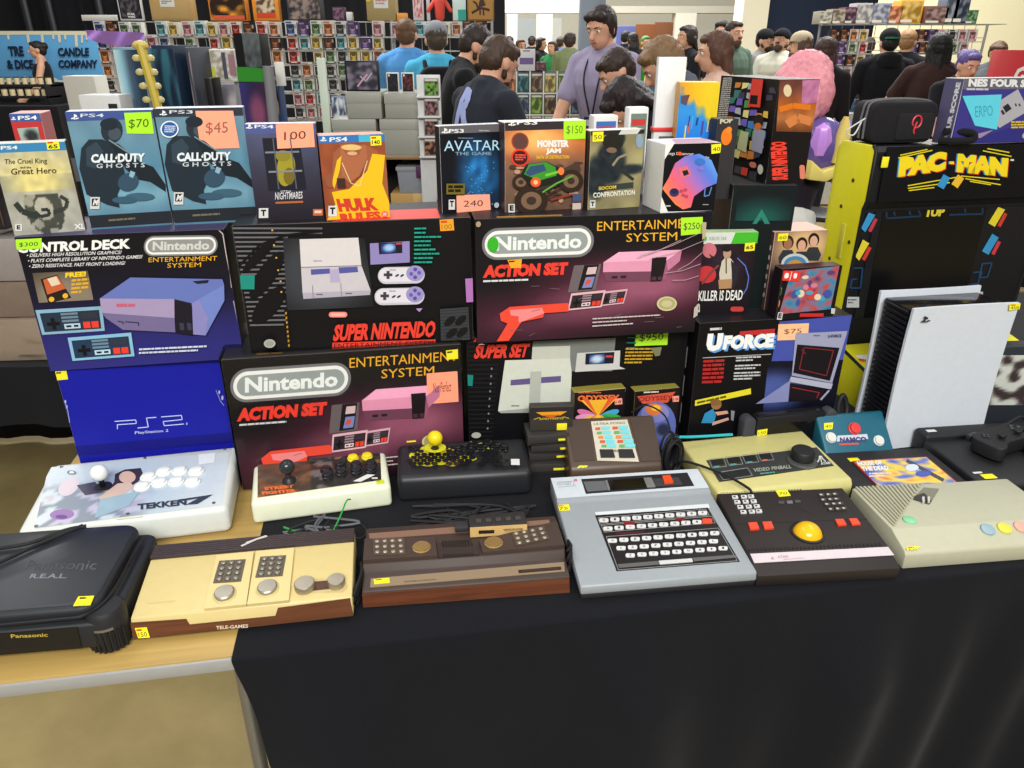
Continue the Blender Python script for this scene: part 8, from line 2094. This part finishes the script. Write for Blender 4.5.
# wrapped stack on the side table
t = thing('wrapped_parcel', 'brown parcel stack wrapped in clear film on the left side table', 'parcel', (-1.32, 2.07, .7445), R(4))
m = M(); rbox(m, -.21, .21, 0, .3, 0, .13, (150, 134, 118), 'card', .006); rbox(m, -.2, .2, .01, .3, .132, .24, (128, 112, 100), 'card', .006); rbox(m, -.205, .205, .005, .3, .242, .365, (150, 142, 138), 'card', .006); m.build('cartons', t)
m = M(); nx_ = 40; vs = []; fs = []
for j in range(25):
    for i in range(nx_ + 1):
        u, v = i / nx_, j / 24; vs.append((-.218 + .436 * u, -.012 - .008 * mnoise.noise(Vector((u * 5, v * 18, 1))), .375 * v))
for j in range(24):
    for i in range(nx_): fs.append((j * (nx_ + 1) + i, j * (nx_ + 1) + i + 1, (j + 1) * (nx_ + 1) + i + 1, (j + 1) * (nx_ + 1) + i))
m.add(vs, fs, (255, 255, 255), 'film', True); m.add([(-.218, -.012, .376), (.218, -.012, .376), (.218, .31, .376), (-.218, .31, .376)], [(0, 1, 2, 3)], (255, 255, 255), 'film'); m.build('clear_film', t)
board('game_case', 'dark game case standing on the film wrapped parcel at the left edge', -30, 138, 8, 236, 2.12, (40, 34, 36), 'game case', .06, lambda S, m: noisy((30, 26, 30), (96, 76, 60), 4, 6, 4)(S, m), zbot=1.123)
# riser table behind the cartons with statue boxes
skirted_table('tall black covered riser behind the top row of games, statue boxes on it', -2.6, -.72, 2.95, 3.6, 1.12)
YS = 3.15; zr = 1.126
def dA(S, m): S.paint(m, [(2, 2), (98, 2), (98, 98), (2, 98)], 22, 26, lambda u, v: mix(ramp(u, [(196, 210, 210), (150, 190, 200), (72, 80, 96), (40, 50, 64), (36, 46, 60)]), (50, 130, 166), .7 * max(0, min(1, (v - .5) * 2)) * (u < .4) + .25 * nz(u, v, 6, 3)))
board('statue_box', 'pale blue statue box with dark figure, left of the gold guitar neck', 111, 47, 152, 110, YS, (120, 150, 160), 'box', .2, dA, -6, zr)
board('statue_box', 'dark navy statue box with teal lower edge, behind the gold guitar neck', 150, 45, 184, 110, YS + .05, (30, 46, 66), 'box', .2, lambda S, m: noisy((28, 40, 58), (50, 100, 116), 3, 7, 3)(S, m), -6, zr)
board('statue_box', 'narrow grey blue statue box with pink streak, rightmost of the statue boxes', 184.5, 47, 199, 110, YS + .08, (70, 74, 82), 'box', .18, lambda S, m: noisy((60, 64, 72), (150, 130, 140), 3, 4, 4)(S, m), -6, zr)
board('game_box', 'tall black box right of the statue boxes', 204, 78, 216, 110, YS + .06, (20, 18, 20), 'box', .1, None, 0, zr)
p = at(140, 44, 3.0); q = at(160, 110, 3.0)
gt = thing('guitar_neck', 'gold guitar neck with knobbly pegs leaning on the dark statue box', 'ornament', (p.x, 3.0, 0))
m = M(); L0 = Vector((0, 0, p.z)); L1 = Vector((q.x - p.x + .01, -.02, 1.13))
tube(m, [L0, (L0 + L1) / 2 + Vector((.01, 0, 0)), L1], .017, (190, 166, 52), 'satin', 8); ball(m, L0 + Vector((0, 0, -.005)), .026, (196, 176, 90), 'satin', 10, (1.2, .6, .7)); m.build('neck', gt)
for k in range(8):
    for s_q in (-1, 1):
        c = L0 + (L1 - L0) * (.1 + .1 * k); m = M(); ball(m, c + Vector((s_q * .026, 0, 0)), .013, (190, 176, 120), 'satin', 8, (1.3, .8, 1)); m.build('peg', gt)
board('manga_box', 'white book box with dark vertical lettering beside the gold guitar neck', 203, 49, 238, 80, 3.4, (206, 206, 200), 'box', .12, lambda S, m: (noisy((206, 206, 198), (150, 140, 120), 6, 3, 4)(S, m), S.rect(m, 8, 52, 30, 90, (190, 190, 60)), S.rect(m, 56, 10, 68, 90, (70, 70, 84)), S.rect(m, 76, 16, 96, 80, (150, 110, 120))), 12, zat(82, 3.4))
board('book_stand', 'plain white riser box beneath the white book box', 206, 82, 238, 112, 3.4, (150, 146, 150), 'box', .12, lambda S, m: (noisy((120, 118, 126), (180, 170, 170), 3, 12, 3)(S, m), S.line(m, [(40, 20), (60, 60), (70, 90)], 10, (170, 190, 60))), 8, zr)
def dK(S, m): S.rect(m, 0, 0, 32, 100, (20, 20, 22)); S.paint(m, [(34, 2), (98, 2), (98, 98), (34, 98)], 12, 16, lambda u, v: mix((104, 110, 112), (44, 48, 50), nz(u, v, 5, 2) * (.4 + v)))
board('game_box', 'black and grey box with pale ghostly picture, high on the left', 232, 33, 264, 66, 3.3, (30, 30, 32), 'box', .08, dK, -8, zat(68, 3.3))
def dP(S, m):
    S.rect(m, 0, 0, 100, 14, (46, 130, 40)); S.paint(m, [(2, 15), (98, 15), (98, 98), (2, 98)], 14, 18, lambda u, v: mix(ramp(u, [(56, 50, 110), (44, 34, 70), (60, 34, 60)]), (150, 80, 110), .8 * blob(u, v, .6, .35, .3, .2, .8))); S.text(m, 'FUNK', 20, 78, 96, 96, (214, 196, 40), bold=.06)
board('game_box', 'violet game box with green band and yellow lettering under the ghostly box', 236, 67, 270, 119, 3.3, (40, 30, 60), 'box', .12, dP, -4, zr)
m = M(); a = at(268, 66, 3.25); c = at(272, 118, 3.25); tube(m, [(a.x, 3.25, a.z), (c.x, 3.25, 1.13)], .022, (120, 120, 122), 'satin', 12); tagobj(m.build('poster_tube'), 'grey tube standing beside the violet game box', 'tube')
board('sheet', 'tilted white card right of the grey tube', 274, 62, 286, 84, 3.35, (206, 204, 196), 'card', .01, None, 10, zat(86, 3.35))
board('game_box', 'small navy box with a face print under the tilted white card', 272, 86, 284, 120, 3.36, (50, 70, 110), 'box', .06, lambda S, m: (S.ell(m, 40, 20, 34, 16, (60, 40, 36)), S.ell(m, 40, 26, 18, 10, (190, 150, 130))), 0, zr)
board('paper_strip', 'tall column of pale green price sheets beside the figure rack', 316, 58, 330, 119, 4.4, (196, 206, 190), 'sign', .02, lambda S, m: (S.rect(m, 10, 40, 90, 41, (150, 160, 150)), S.rect(m, 10, 70, 90, 71, (150, 160, 150))), -4, .02)
board('print', 'blue white and black comic print left of the grey boxes', 331, 96, 347, 118, 4.5, (120, 130, 150), 'print', .02, lambda S, m: noisy((206, 210, 216), (60, 70, 100), 6, 8, 3)(S, m), 0, 1.07)
# grey storage boxes on a wooden shelf unit
YG = 4.2
zs = zat(155.5, YG)
xa, xb = at(326, 156, YG).x, at(446, 156, YG).x
un = thing('shelf_unit', 'wooden shelf unit holding the grey storage boxes', 'shelf', (xa, YG, 0)); W = xb - xa
m = M(); rbox(m, 0, W, 0, .4, zs - .022, zs, (150, 120, 86), 'walnut', .003); m.build('upper_board', un)
zs2 = zat(209, YG); m = M(); rbox(m, 0, W, 0, .4, zs2 - .022, zs2, (150, 124, 90), 'walnut', .003); m.build('lower_board', un)
for lx_ in (0, W - .03):
    m = M(); rbox(m, lx_, lx_ + .03, 0, .4, 0, zs - .022, (70, 60, 52), 'matte', .003); m.build('side_panel', un)
m = M(); rbox(m, .03, W - .03, .385, .4, zs2, zs - .022, (40, 36, 36), 'matte', .001); m.build('back_panel', un)
def storage(label, x0, x1, y0, y1, zb_=None):
    a = at(x0, y0, YG + .01); b = at(x1, y1, YG + .01); z0 = zb_ if zb_ is not None else b.z
    t = thing('storage_box', label, 'box', ((a.x + b.x) / 2, YG + .01, z0), 0, 'grey storage boxes'); W_, H_ = b.x - a.x - .004, a.z - z0
    m = M(); rbox(m, -W_ / 2, W_ / 2, .002, .36, 0, H_ - .03, (150, 150, 140), 'card', .003); m.build('box_body', t)
    m = M(); rbox(m, -W_ / 2 - .002, W_ / 2 + .002, 0, .362, H_ - .055, H_ - .001, (158, 158, 148), 'card', .003); m.build('lid', t); return a.z
z1 = storage('grey storage box at lower left of the stack', 331, 378, 119, 155.5, zs + .0005); z1b = storage('grey storage box at lower right of the stack', 379, 424, 119, 155.5, zs + .0005)
z2 = storage('grey storage box at upper left, picture frame standing on it', 345, 382.5, 92, 119, z1 + .0005); storage('grey storage box at upper right, two framed cards on it', 383.5, 421, 93, 119, z1 + .0005)
def dS(S, m): S.rect(m, 4, 5, 96, 92, (40, 40, 48)); noisy((44, 44, 54), (120, 110, 126), 5, 4, 6)(S, m); S.line(m, [(34, 84), (52, 60), (66, 44)], 5, (206, 150, 170)); S.line(m, [(44, 50), (60, 66), (80, 40)], 4, (180, 170, 180))
board('framed_print', 'black framed space picture standing on the grey boxes', 344, 60.5, 380, 90, YG + .02, (24, 24, 26), 'print', .02, dS, 0, z2 + .002)
for k, (x0, x1, c, nm) in enumerate(((386, 399.5, (40, 40, 46), 'dark'), (401, 414.5, (110, 46, 50), 'red'))):
    board('framed_card', 'white edged %s card on the upper right grey box' % nm, x0, 72.5, x1, 92.5, YG + .02, (206, 206, 200), 'card', .02, lambda S, m, c=c: (S.rect(m, 8, 6, 92, 94, (24, 22, 24)), noisy((26, 24, 26), c, 5, k + 2, 14)(S, m), S.ell(m, 22, 14, 8, 6, (206, 200, 190))), 0, zat(93, YG + .01) + .001)
cd = [((110, 160, 60), 'green comic'), ((160, 110, 110), 'dusty red comic'), ((150, 100, 90), 'brown red comic'), ((170, 110, 80), 'orange brown comic')]
t = thing('card_rack', 'white tiered card rack right of the grey boxes', 'rack', (at(431, 156, YG - .12).x, YG - .12, 0)); hh = zat(75, YG - .12)
m = M(); rbox(m, -.06, .06, .02, .04, zs * .5, hh, (206, 206, 204), 'satin', .003)
for k in range(4): rbox(m, -.06, .06, -.012, .02, zat(96 + 20 * k, YG - .12) - .01, zat(96 + 20 * k, YG - .12), (206, 206, 204), 'satin', .002)
rbox(m, -.06, .06, -.02, .06, 0, zs * .5, (190, 190, 188), 'satin', .004); m.build('rack_frame', t)
for k, (c, nm) in enumerate(cd):
    board('comic', nm + ' in the white tiered card rack', 423.5, 78 + 20 * k, 439, 95.6 + 20 * k, YG - .118, (150, 146, 140), 'comic', .012, lambda S, m, c=c, k=k: (noisy(c, (40, 34, 36), 5, k + 5, 6)(S, m), S.rect(m, 8, 6, 92, 18, (206, 200, 190))), 0, zat(96 + 20 * k, YG - .12) + .0005)
# clear bin and cardboard on the lower shelf
a = at(396, 166, YG); b = at(447, 196, YG)
t = thing('plastic_bin', 'clear plastic bin with purple clip on the lower shelf', 'bin', ((a.x + b.x) / 2, YG + .02, at(396, 194, YG).z + .001)); W_ = b.x - a.x
card_top = at(396, 194, YG).z
m = M(); prism(m, [(-W_ / 2 + .01, 0), (W_ / 2 - .01, 0), (W_ / 2, .12), (-W_ / 2, .12)], 0, .3, 'xz', (176, 182, 192), 'clearbin', .004); m.build('tub', t)
m = M(); rbox(m, -W_ / 2 - .006, W_ / 2 + .006, -.006, .306, .12, .142, (190, 194, 200), 'clearbin', .004); m.build('lid', t)
m = M(); rbox(m, -.03, .035, -.016, -.004, .085, .148, (84, 44, 84), 'satin', .003); m.build('clip', t)['label'] = 'purple clip'
a = at(390, 194, YG); b = at(428, 209, YG)
t = thing('cardboard_box', 'flat brown cardboard box under the clear bin', 'box', ((a.x + at(447, 209, YG).x) / 2, YG + .015, zs2 + .0005)); W_ = at(447, 209, YG).x - a.x
m = M(); rbox(m, -W_ / 2, W_ / 2, 0, .3, 0, card_top - zs2 - .001, (186, 150, 92), 'card', .003); rbox(m, -W_ * .1, W_ * .1, -.0005, .301, .001, card_top - zs2 - .0005, (196, 164, 106), 'satin', .001); m.build('carton', t)

# rack of green game cases
YC = 6.6
xa, xb = at(503, 80, YC).x, at(584, 80, YC).x
rk = thing('game_rack', 'white wire rack of game cases behind the bearded men', 'rack', (xa, YC, 0)); W = xb - xa
ys_ = [92.5, 114, 135]
m = M()
for k, y in enumerate(ys_): rbox(m, 0, W, -.03, .03, zat(y, YC) - .012, zat(y, YC), (206, 206, 200), 'satin', .002)
for i in range(7): rbox(m, W * i / 6 - .006, W * i / 6 + .006, -.032, -.02, zat(140, YC), zat(71, YC), (206, 206, 200), 'satin', .001)
rbox(m, 0, W, .03, .045, .02, zat(71, YC), (110, 112, 110), 'matte', .002); m.build('rack_frame', rk)
GC = [((196, 116, 66), 'orange'), ((50, 110, 120), 'teal'), ((110, 84, 60), 'brown'), ((190, 170, 90), 'sand'), ((110, 150, 50), 'green'), ((70, 90, 120), 'slate blue')]
order = [[0, 1, 2, 3, 4, 5], [1, 5, 4, 2, 4, 5], [4, 0, 2, 4, 1, 3]]
nm_r = ['upper', 'middle', 'lower']
for r_ in range(3):
    for i in range(6):
        x = xa + W * (i + .5) / 6; c, cn = GC[order[r_][i]]
        t = M(); w_, h_ = W / 6 - .02, zat(ys_[r_] - 19.5, YC) - zat(ys_[r_], YC)
        rbox(t, -w_ / 2, w_ / 2, 0, .015, 0, h_, mix(c, (30, 30, 30), .3), 'card', .001); S = Surf((-w_ / 2, 0, 0), (w_, 0, 0), (0, 0, h_), [(0, 0), (100, 0), (100, 100), (0, 100)], None, .0008)
        noisy(mix(c, (20, 20, 20), .4), mix(c, (240, 230, 200), .25), 4, r_ * 6 + i, 5)(S, t); S.rect(t, 5, 4, 95, 13, (206, 206, 200)); S.ell(t, 50, 55, 22, 26, mix(c, (30, 30, 30), .5), n=14)
        o = t.build('game_case'); o.location = (x, YC - .02, zat(ys_[r_], YC) + .0005)
        tagobj(o, '%s game case, %s row of the white rack, %s place from its left end' % (cn, nm_r[r_], ('first', 'second', 'third', 'fourth', 'fifth', 'sixth')[i]), 'game case', 'game cases in the white rack')
board('shopping_bag', 'white bag with purple print on the game rack top', 518, 49, 535, 71, YC, (206, 204, 206), 'bag', .06, lambda S, m: (S.rect(m, 10, 40, 90, 70, (110, 90, 140)), S.rect(m, 30, 4, 70, 12, (150, 150, 156))), 0, zat(71, YC) + .001)
board('game_box', 'dark maroon box on the game rack top', 536, 62, 546, 71, YC, (70, 40, 50), 'box', .08, lambda S, m: noisy((70, 40, 50), (130, 90, 96), 5, 4, 6)(S, m), 0, zat(71, YC) + .001)
board('game_case', 'grey blue game case on the game rack top at its right end', 573, 52, 583, 71, YC, (90, 100, 116), 'game case', .03, lambda S, m: noisy((90, 100, 116), (150, 150, 156), 4, 3, 6)(S, m), 0, zat(71, YC) + .001)

# right hand stall: wire shelves along the cream wall
YW = 9.4
xa, xb = at(818, 40, YW).x, at(984, 40, YW).x
rk = wire_panel('chrome wire shelving along the cream wall at the right', xa, xb, YW, .1, zat(25, YW), .13); W = xb - xa
wire_shelf(rk, 0, W, zat(25, YW), .35)
for k, y in enumerate((42, 54, 66, 78)): wire_shelf(rk, 0, W * .9, zat(y, YW), .3)
TOPR = [(820, 832, 11, 'clear wrapped toy box', (170, 166, 150)), (833, 845, 9, 'patterned toy box', (150, 130, 110)), (846, 856, 7, 'dark red and blue box', (90, 50, 70)), (857, 872, 3, 'clear lidded figure box', (180, 176, 176)), (873, 889, 3, 'pale figure box with blue print', (150, 156, 176)), (890, 901, 6, 'orange and red figure box', (206, 110, 60)), (902, 920, 0, 'yellow and grey figure box', (214, 160, 50)), (926, 948, 6, 'long brown and pink box', (120, 80, 76)), (949, 956, -6, 'leaning slate book', (90, 100, 116)), (957, 966, -6, 'leaning navy book', (50, 60, 84)), (967, 976, 10, 'green plush box', (60, 110, 60))]
for k, (x0, x1, y0, lb, c) in enumerate(TOPR):
    board('figure_box', lb + ' on the top wire shelf', x0, y0, x1, 24, YW - .25, c, 'box', .2, (lambda S, m, c=c, k=k: (noisy(mix(c, (30, 30, 30), .35), mix(c, (240, 236, 226), .35), 4, k + 3, 8)(S, m), S.rect(m, 10, 82, 60, 94, (226, 220, 206)))), 0, zat(25, YW) + .006)
for si, y in enumerate((42, 54, 66, 78)):
    x = .08; z = zat(y, YW) + .006
    while x < W * .9 - .08:
        q = px_of((xa + x, YW - .2, z + .05)); k = int(rgf.random() * 10)
        if not (866 < q[0] < 910 and y > 30) and not (y > 54 and q[0] > 905): fig(k, xa + x, YW - .25, z, 'small figure box with %s window, %s shelf of the wire shelving by the cream wall' % (DES[k][2], ORD[si]), 'figure boxes by the cream wall', .95)
        x += rgf.uniform(.104, .118)
skirted_table('white covered table of the right hand stall', at(838, 100, 8.3).x, at(864, 100, 8.3).x, 8.3, 8.8, .95, (214, 212, 206))
rgt = random.Random(8)
for k in range(9):
    x = at(838, 100, 8.3).x + .04 + (k % 5) * .05 ; c = ((206, 190, 180), (150, 60, 60), (206, 206, 206), (90, 110, 150), (60, 60, 66), (206, 160, 110), (120, 90, 150), (196, 200, 206), (80, 120, 90))[k]
    nm_c = ('cream', 'red', 'white', 'blue', 'charcoal', 'tan', 'violet', 'silver', 'green')[k]
    m = M(); rbox(m, -.022, .022, 0, .07, 0, rgt.uniform(.06, .15), c, 'card', .003); rbox(m, -.018, .018, -.0006, .001, .012, .045, mix(c, (20, 20, 20), .4), 'card', .0); o = m.build('small_box'); o.location = (x, 8.36 + .2 * (k // 5), .9545); tagobj(o, 'small %s box on the white stall table' % nm_c, 'box', 'small boxes on the white stall table')
board('poster_box', 'red box with white lettering at the right edge behind the violet box', 1004, 50, 1040, 92, 5.4, (190, 50, 56), 'box', .15, lambda S, m: (S.rect(m, 8, 60, 92, 96, (110, 60, 130)), S.text(m, 'GO', 36, 16, 90, 34, WHT, bold=.04), S.line(m, [(30, 72), (50, 92), (70, 72)], 8, (206, 200, 214))), -10, .95)
skirted_table('black covered table at the right edge carrying the red box', at(995, 90, 5.4).x, at(1120, 90, 5.4).x, 5.2, 5.7, .945)
t = thing('chair', 'dark folding chair beside the black hoodie', 'chair', (at(846, 100, 5.6).x, 5.6, 0), R(150))
m = M(); rbox(m, -.2, .2, -.2, .2, .43, .47, (34, 34, 38), 'satin', .01); m.build('seat', t)
m = M(); rbox(m, -.2, .2, .19, .215, .72, .98, (30, 30, 34), 'satin', .01); m.build('backrest', t)
for q in (-1, 1):
    m = M(); tube(m, [(q * .19, .2, .98), (q * .19, .18, .45), (q * .19, -.2, .01)], .012, (60, 60, 64), 'metal', 8); m.build('leg', t)
    m = M(); tube(m, [(q * .17, -.18, .44), (q * .17, .22, .01)], .012, (60, 60, 64), 'metal', 8); m.build('leg', t)
# purple cloth on the left rack
a = at(86, 30, 7.2); m = M(); vs = []; fs = []; n = 20
for j in range(7):
    for i in range(n + 1):
        u, v = i / n, j / 6; x = a.x + u * .5; z = a.z - .02 * u - v * (.06 + .06 * math.sin(u * 3.1)); vs.append((x, 7.18 + .02 * math.sin(u * 14 + v * 3), z))
for j in range(6):
    for i in range(n): fs.append((j * (n + 1) + i, (j + 1) * (n + 1) + i, (j + 1) * (n + 1) + i + 1, j * (n + 1) + i + 1))
m.add(vs, fs, (156, 116, 190), 'fabric', True); tagobj(m.build('draped_cloth'), 'lilac cloth draped across the left rack by the banner', 'cloth')
board('carton', 'white carton at the foot of the blue banner', 62, 76, 98, 98, 6.2, (206, 204, 196), 'box', .2, None, 0, .01)
board('carton', 'low white carton with small print before the pale blue statue box', 78, 95, 122, 112, 3.0, (206, 206, 204), 'box', .1, lambda S, m: (S.rect(m, 4, 20, 30, 60, (150, 150, 150)), S.rect(m, 70, 10, 92, 70, (40, 40, 40))), 0, 1.126)
board('sign', 'plain white sign board above the lilac cloth', 81, 15, 118, 24, 7.55, (200, 198, 192), 'sign', .02, None, 0, zt)
# ================================================================ light
w = bpy.data.worlds.new('hall'); SC.world = w; w.use_nodes = True
w.node_tree.nodes['Background'].inputs['Color'].default_value = (.97, .99, 1.0, 1)
w.node_tree.nodes['Background'].inputs['Strength'].default_value = .52
def area(name, loc, sx, sy, power, color=(1, .99, .96), rot=(0, 0, 0)):
    l = bpy.data.lights.new(name, 'AREA'); l.shape = 'RECTANGLE'; l.size = sx; l.size_y = sy; l.energy = power; l.color = color
    o = bpy.data.objects.new(name, l); COL.objects.link(o); o.location = loc; o.rotation_euler = rot
    return o
area('hall_or_fill_lamp', (-1.8, 2.2, 4.6), 1.2, 3.0, 50)
area('hall_or_fill_lamp', (2.2, 2.6, 4.6), 1.2, 3.0, 50)
area('hall_or_fill_lamp', (0.2, -2.6, 4.0), 3.0, 1.2, 330, rot=(R(48), 0, 0))  # added fill lamp behind the camera, tilted to brighten the upright box fronts
area('hall_or_fill_lamp', (-3, 8, 5.0), 3.0, 3.0, 430)
area('hall_or_fill_lamp', (4, 9, 5.0), 3.0, 3.0, 430)
area('hall_or_fill_lamp', (0, 17, 5.2), 8.0, 4.0, 1300)
vs = SC.view_settings
SC.display_settings.display_device = 'sRGB'
vs.view_transform = 'Standard'; vs.look = 'None'; vs.exposure = -0.08; vs.gamma = 1.0; vs.use_curve_mapping = False
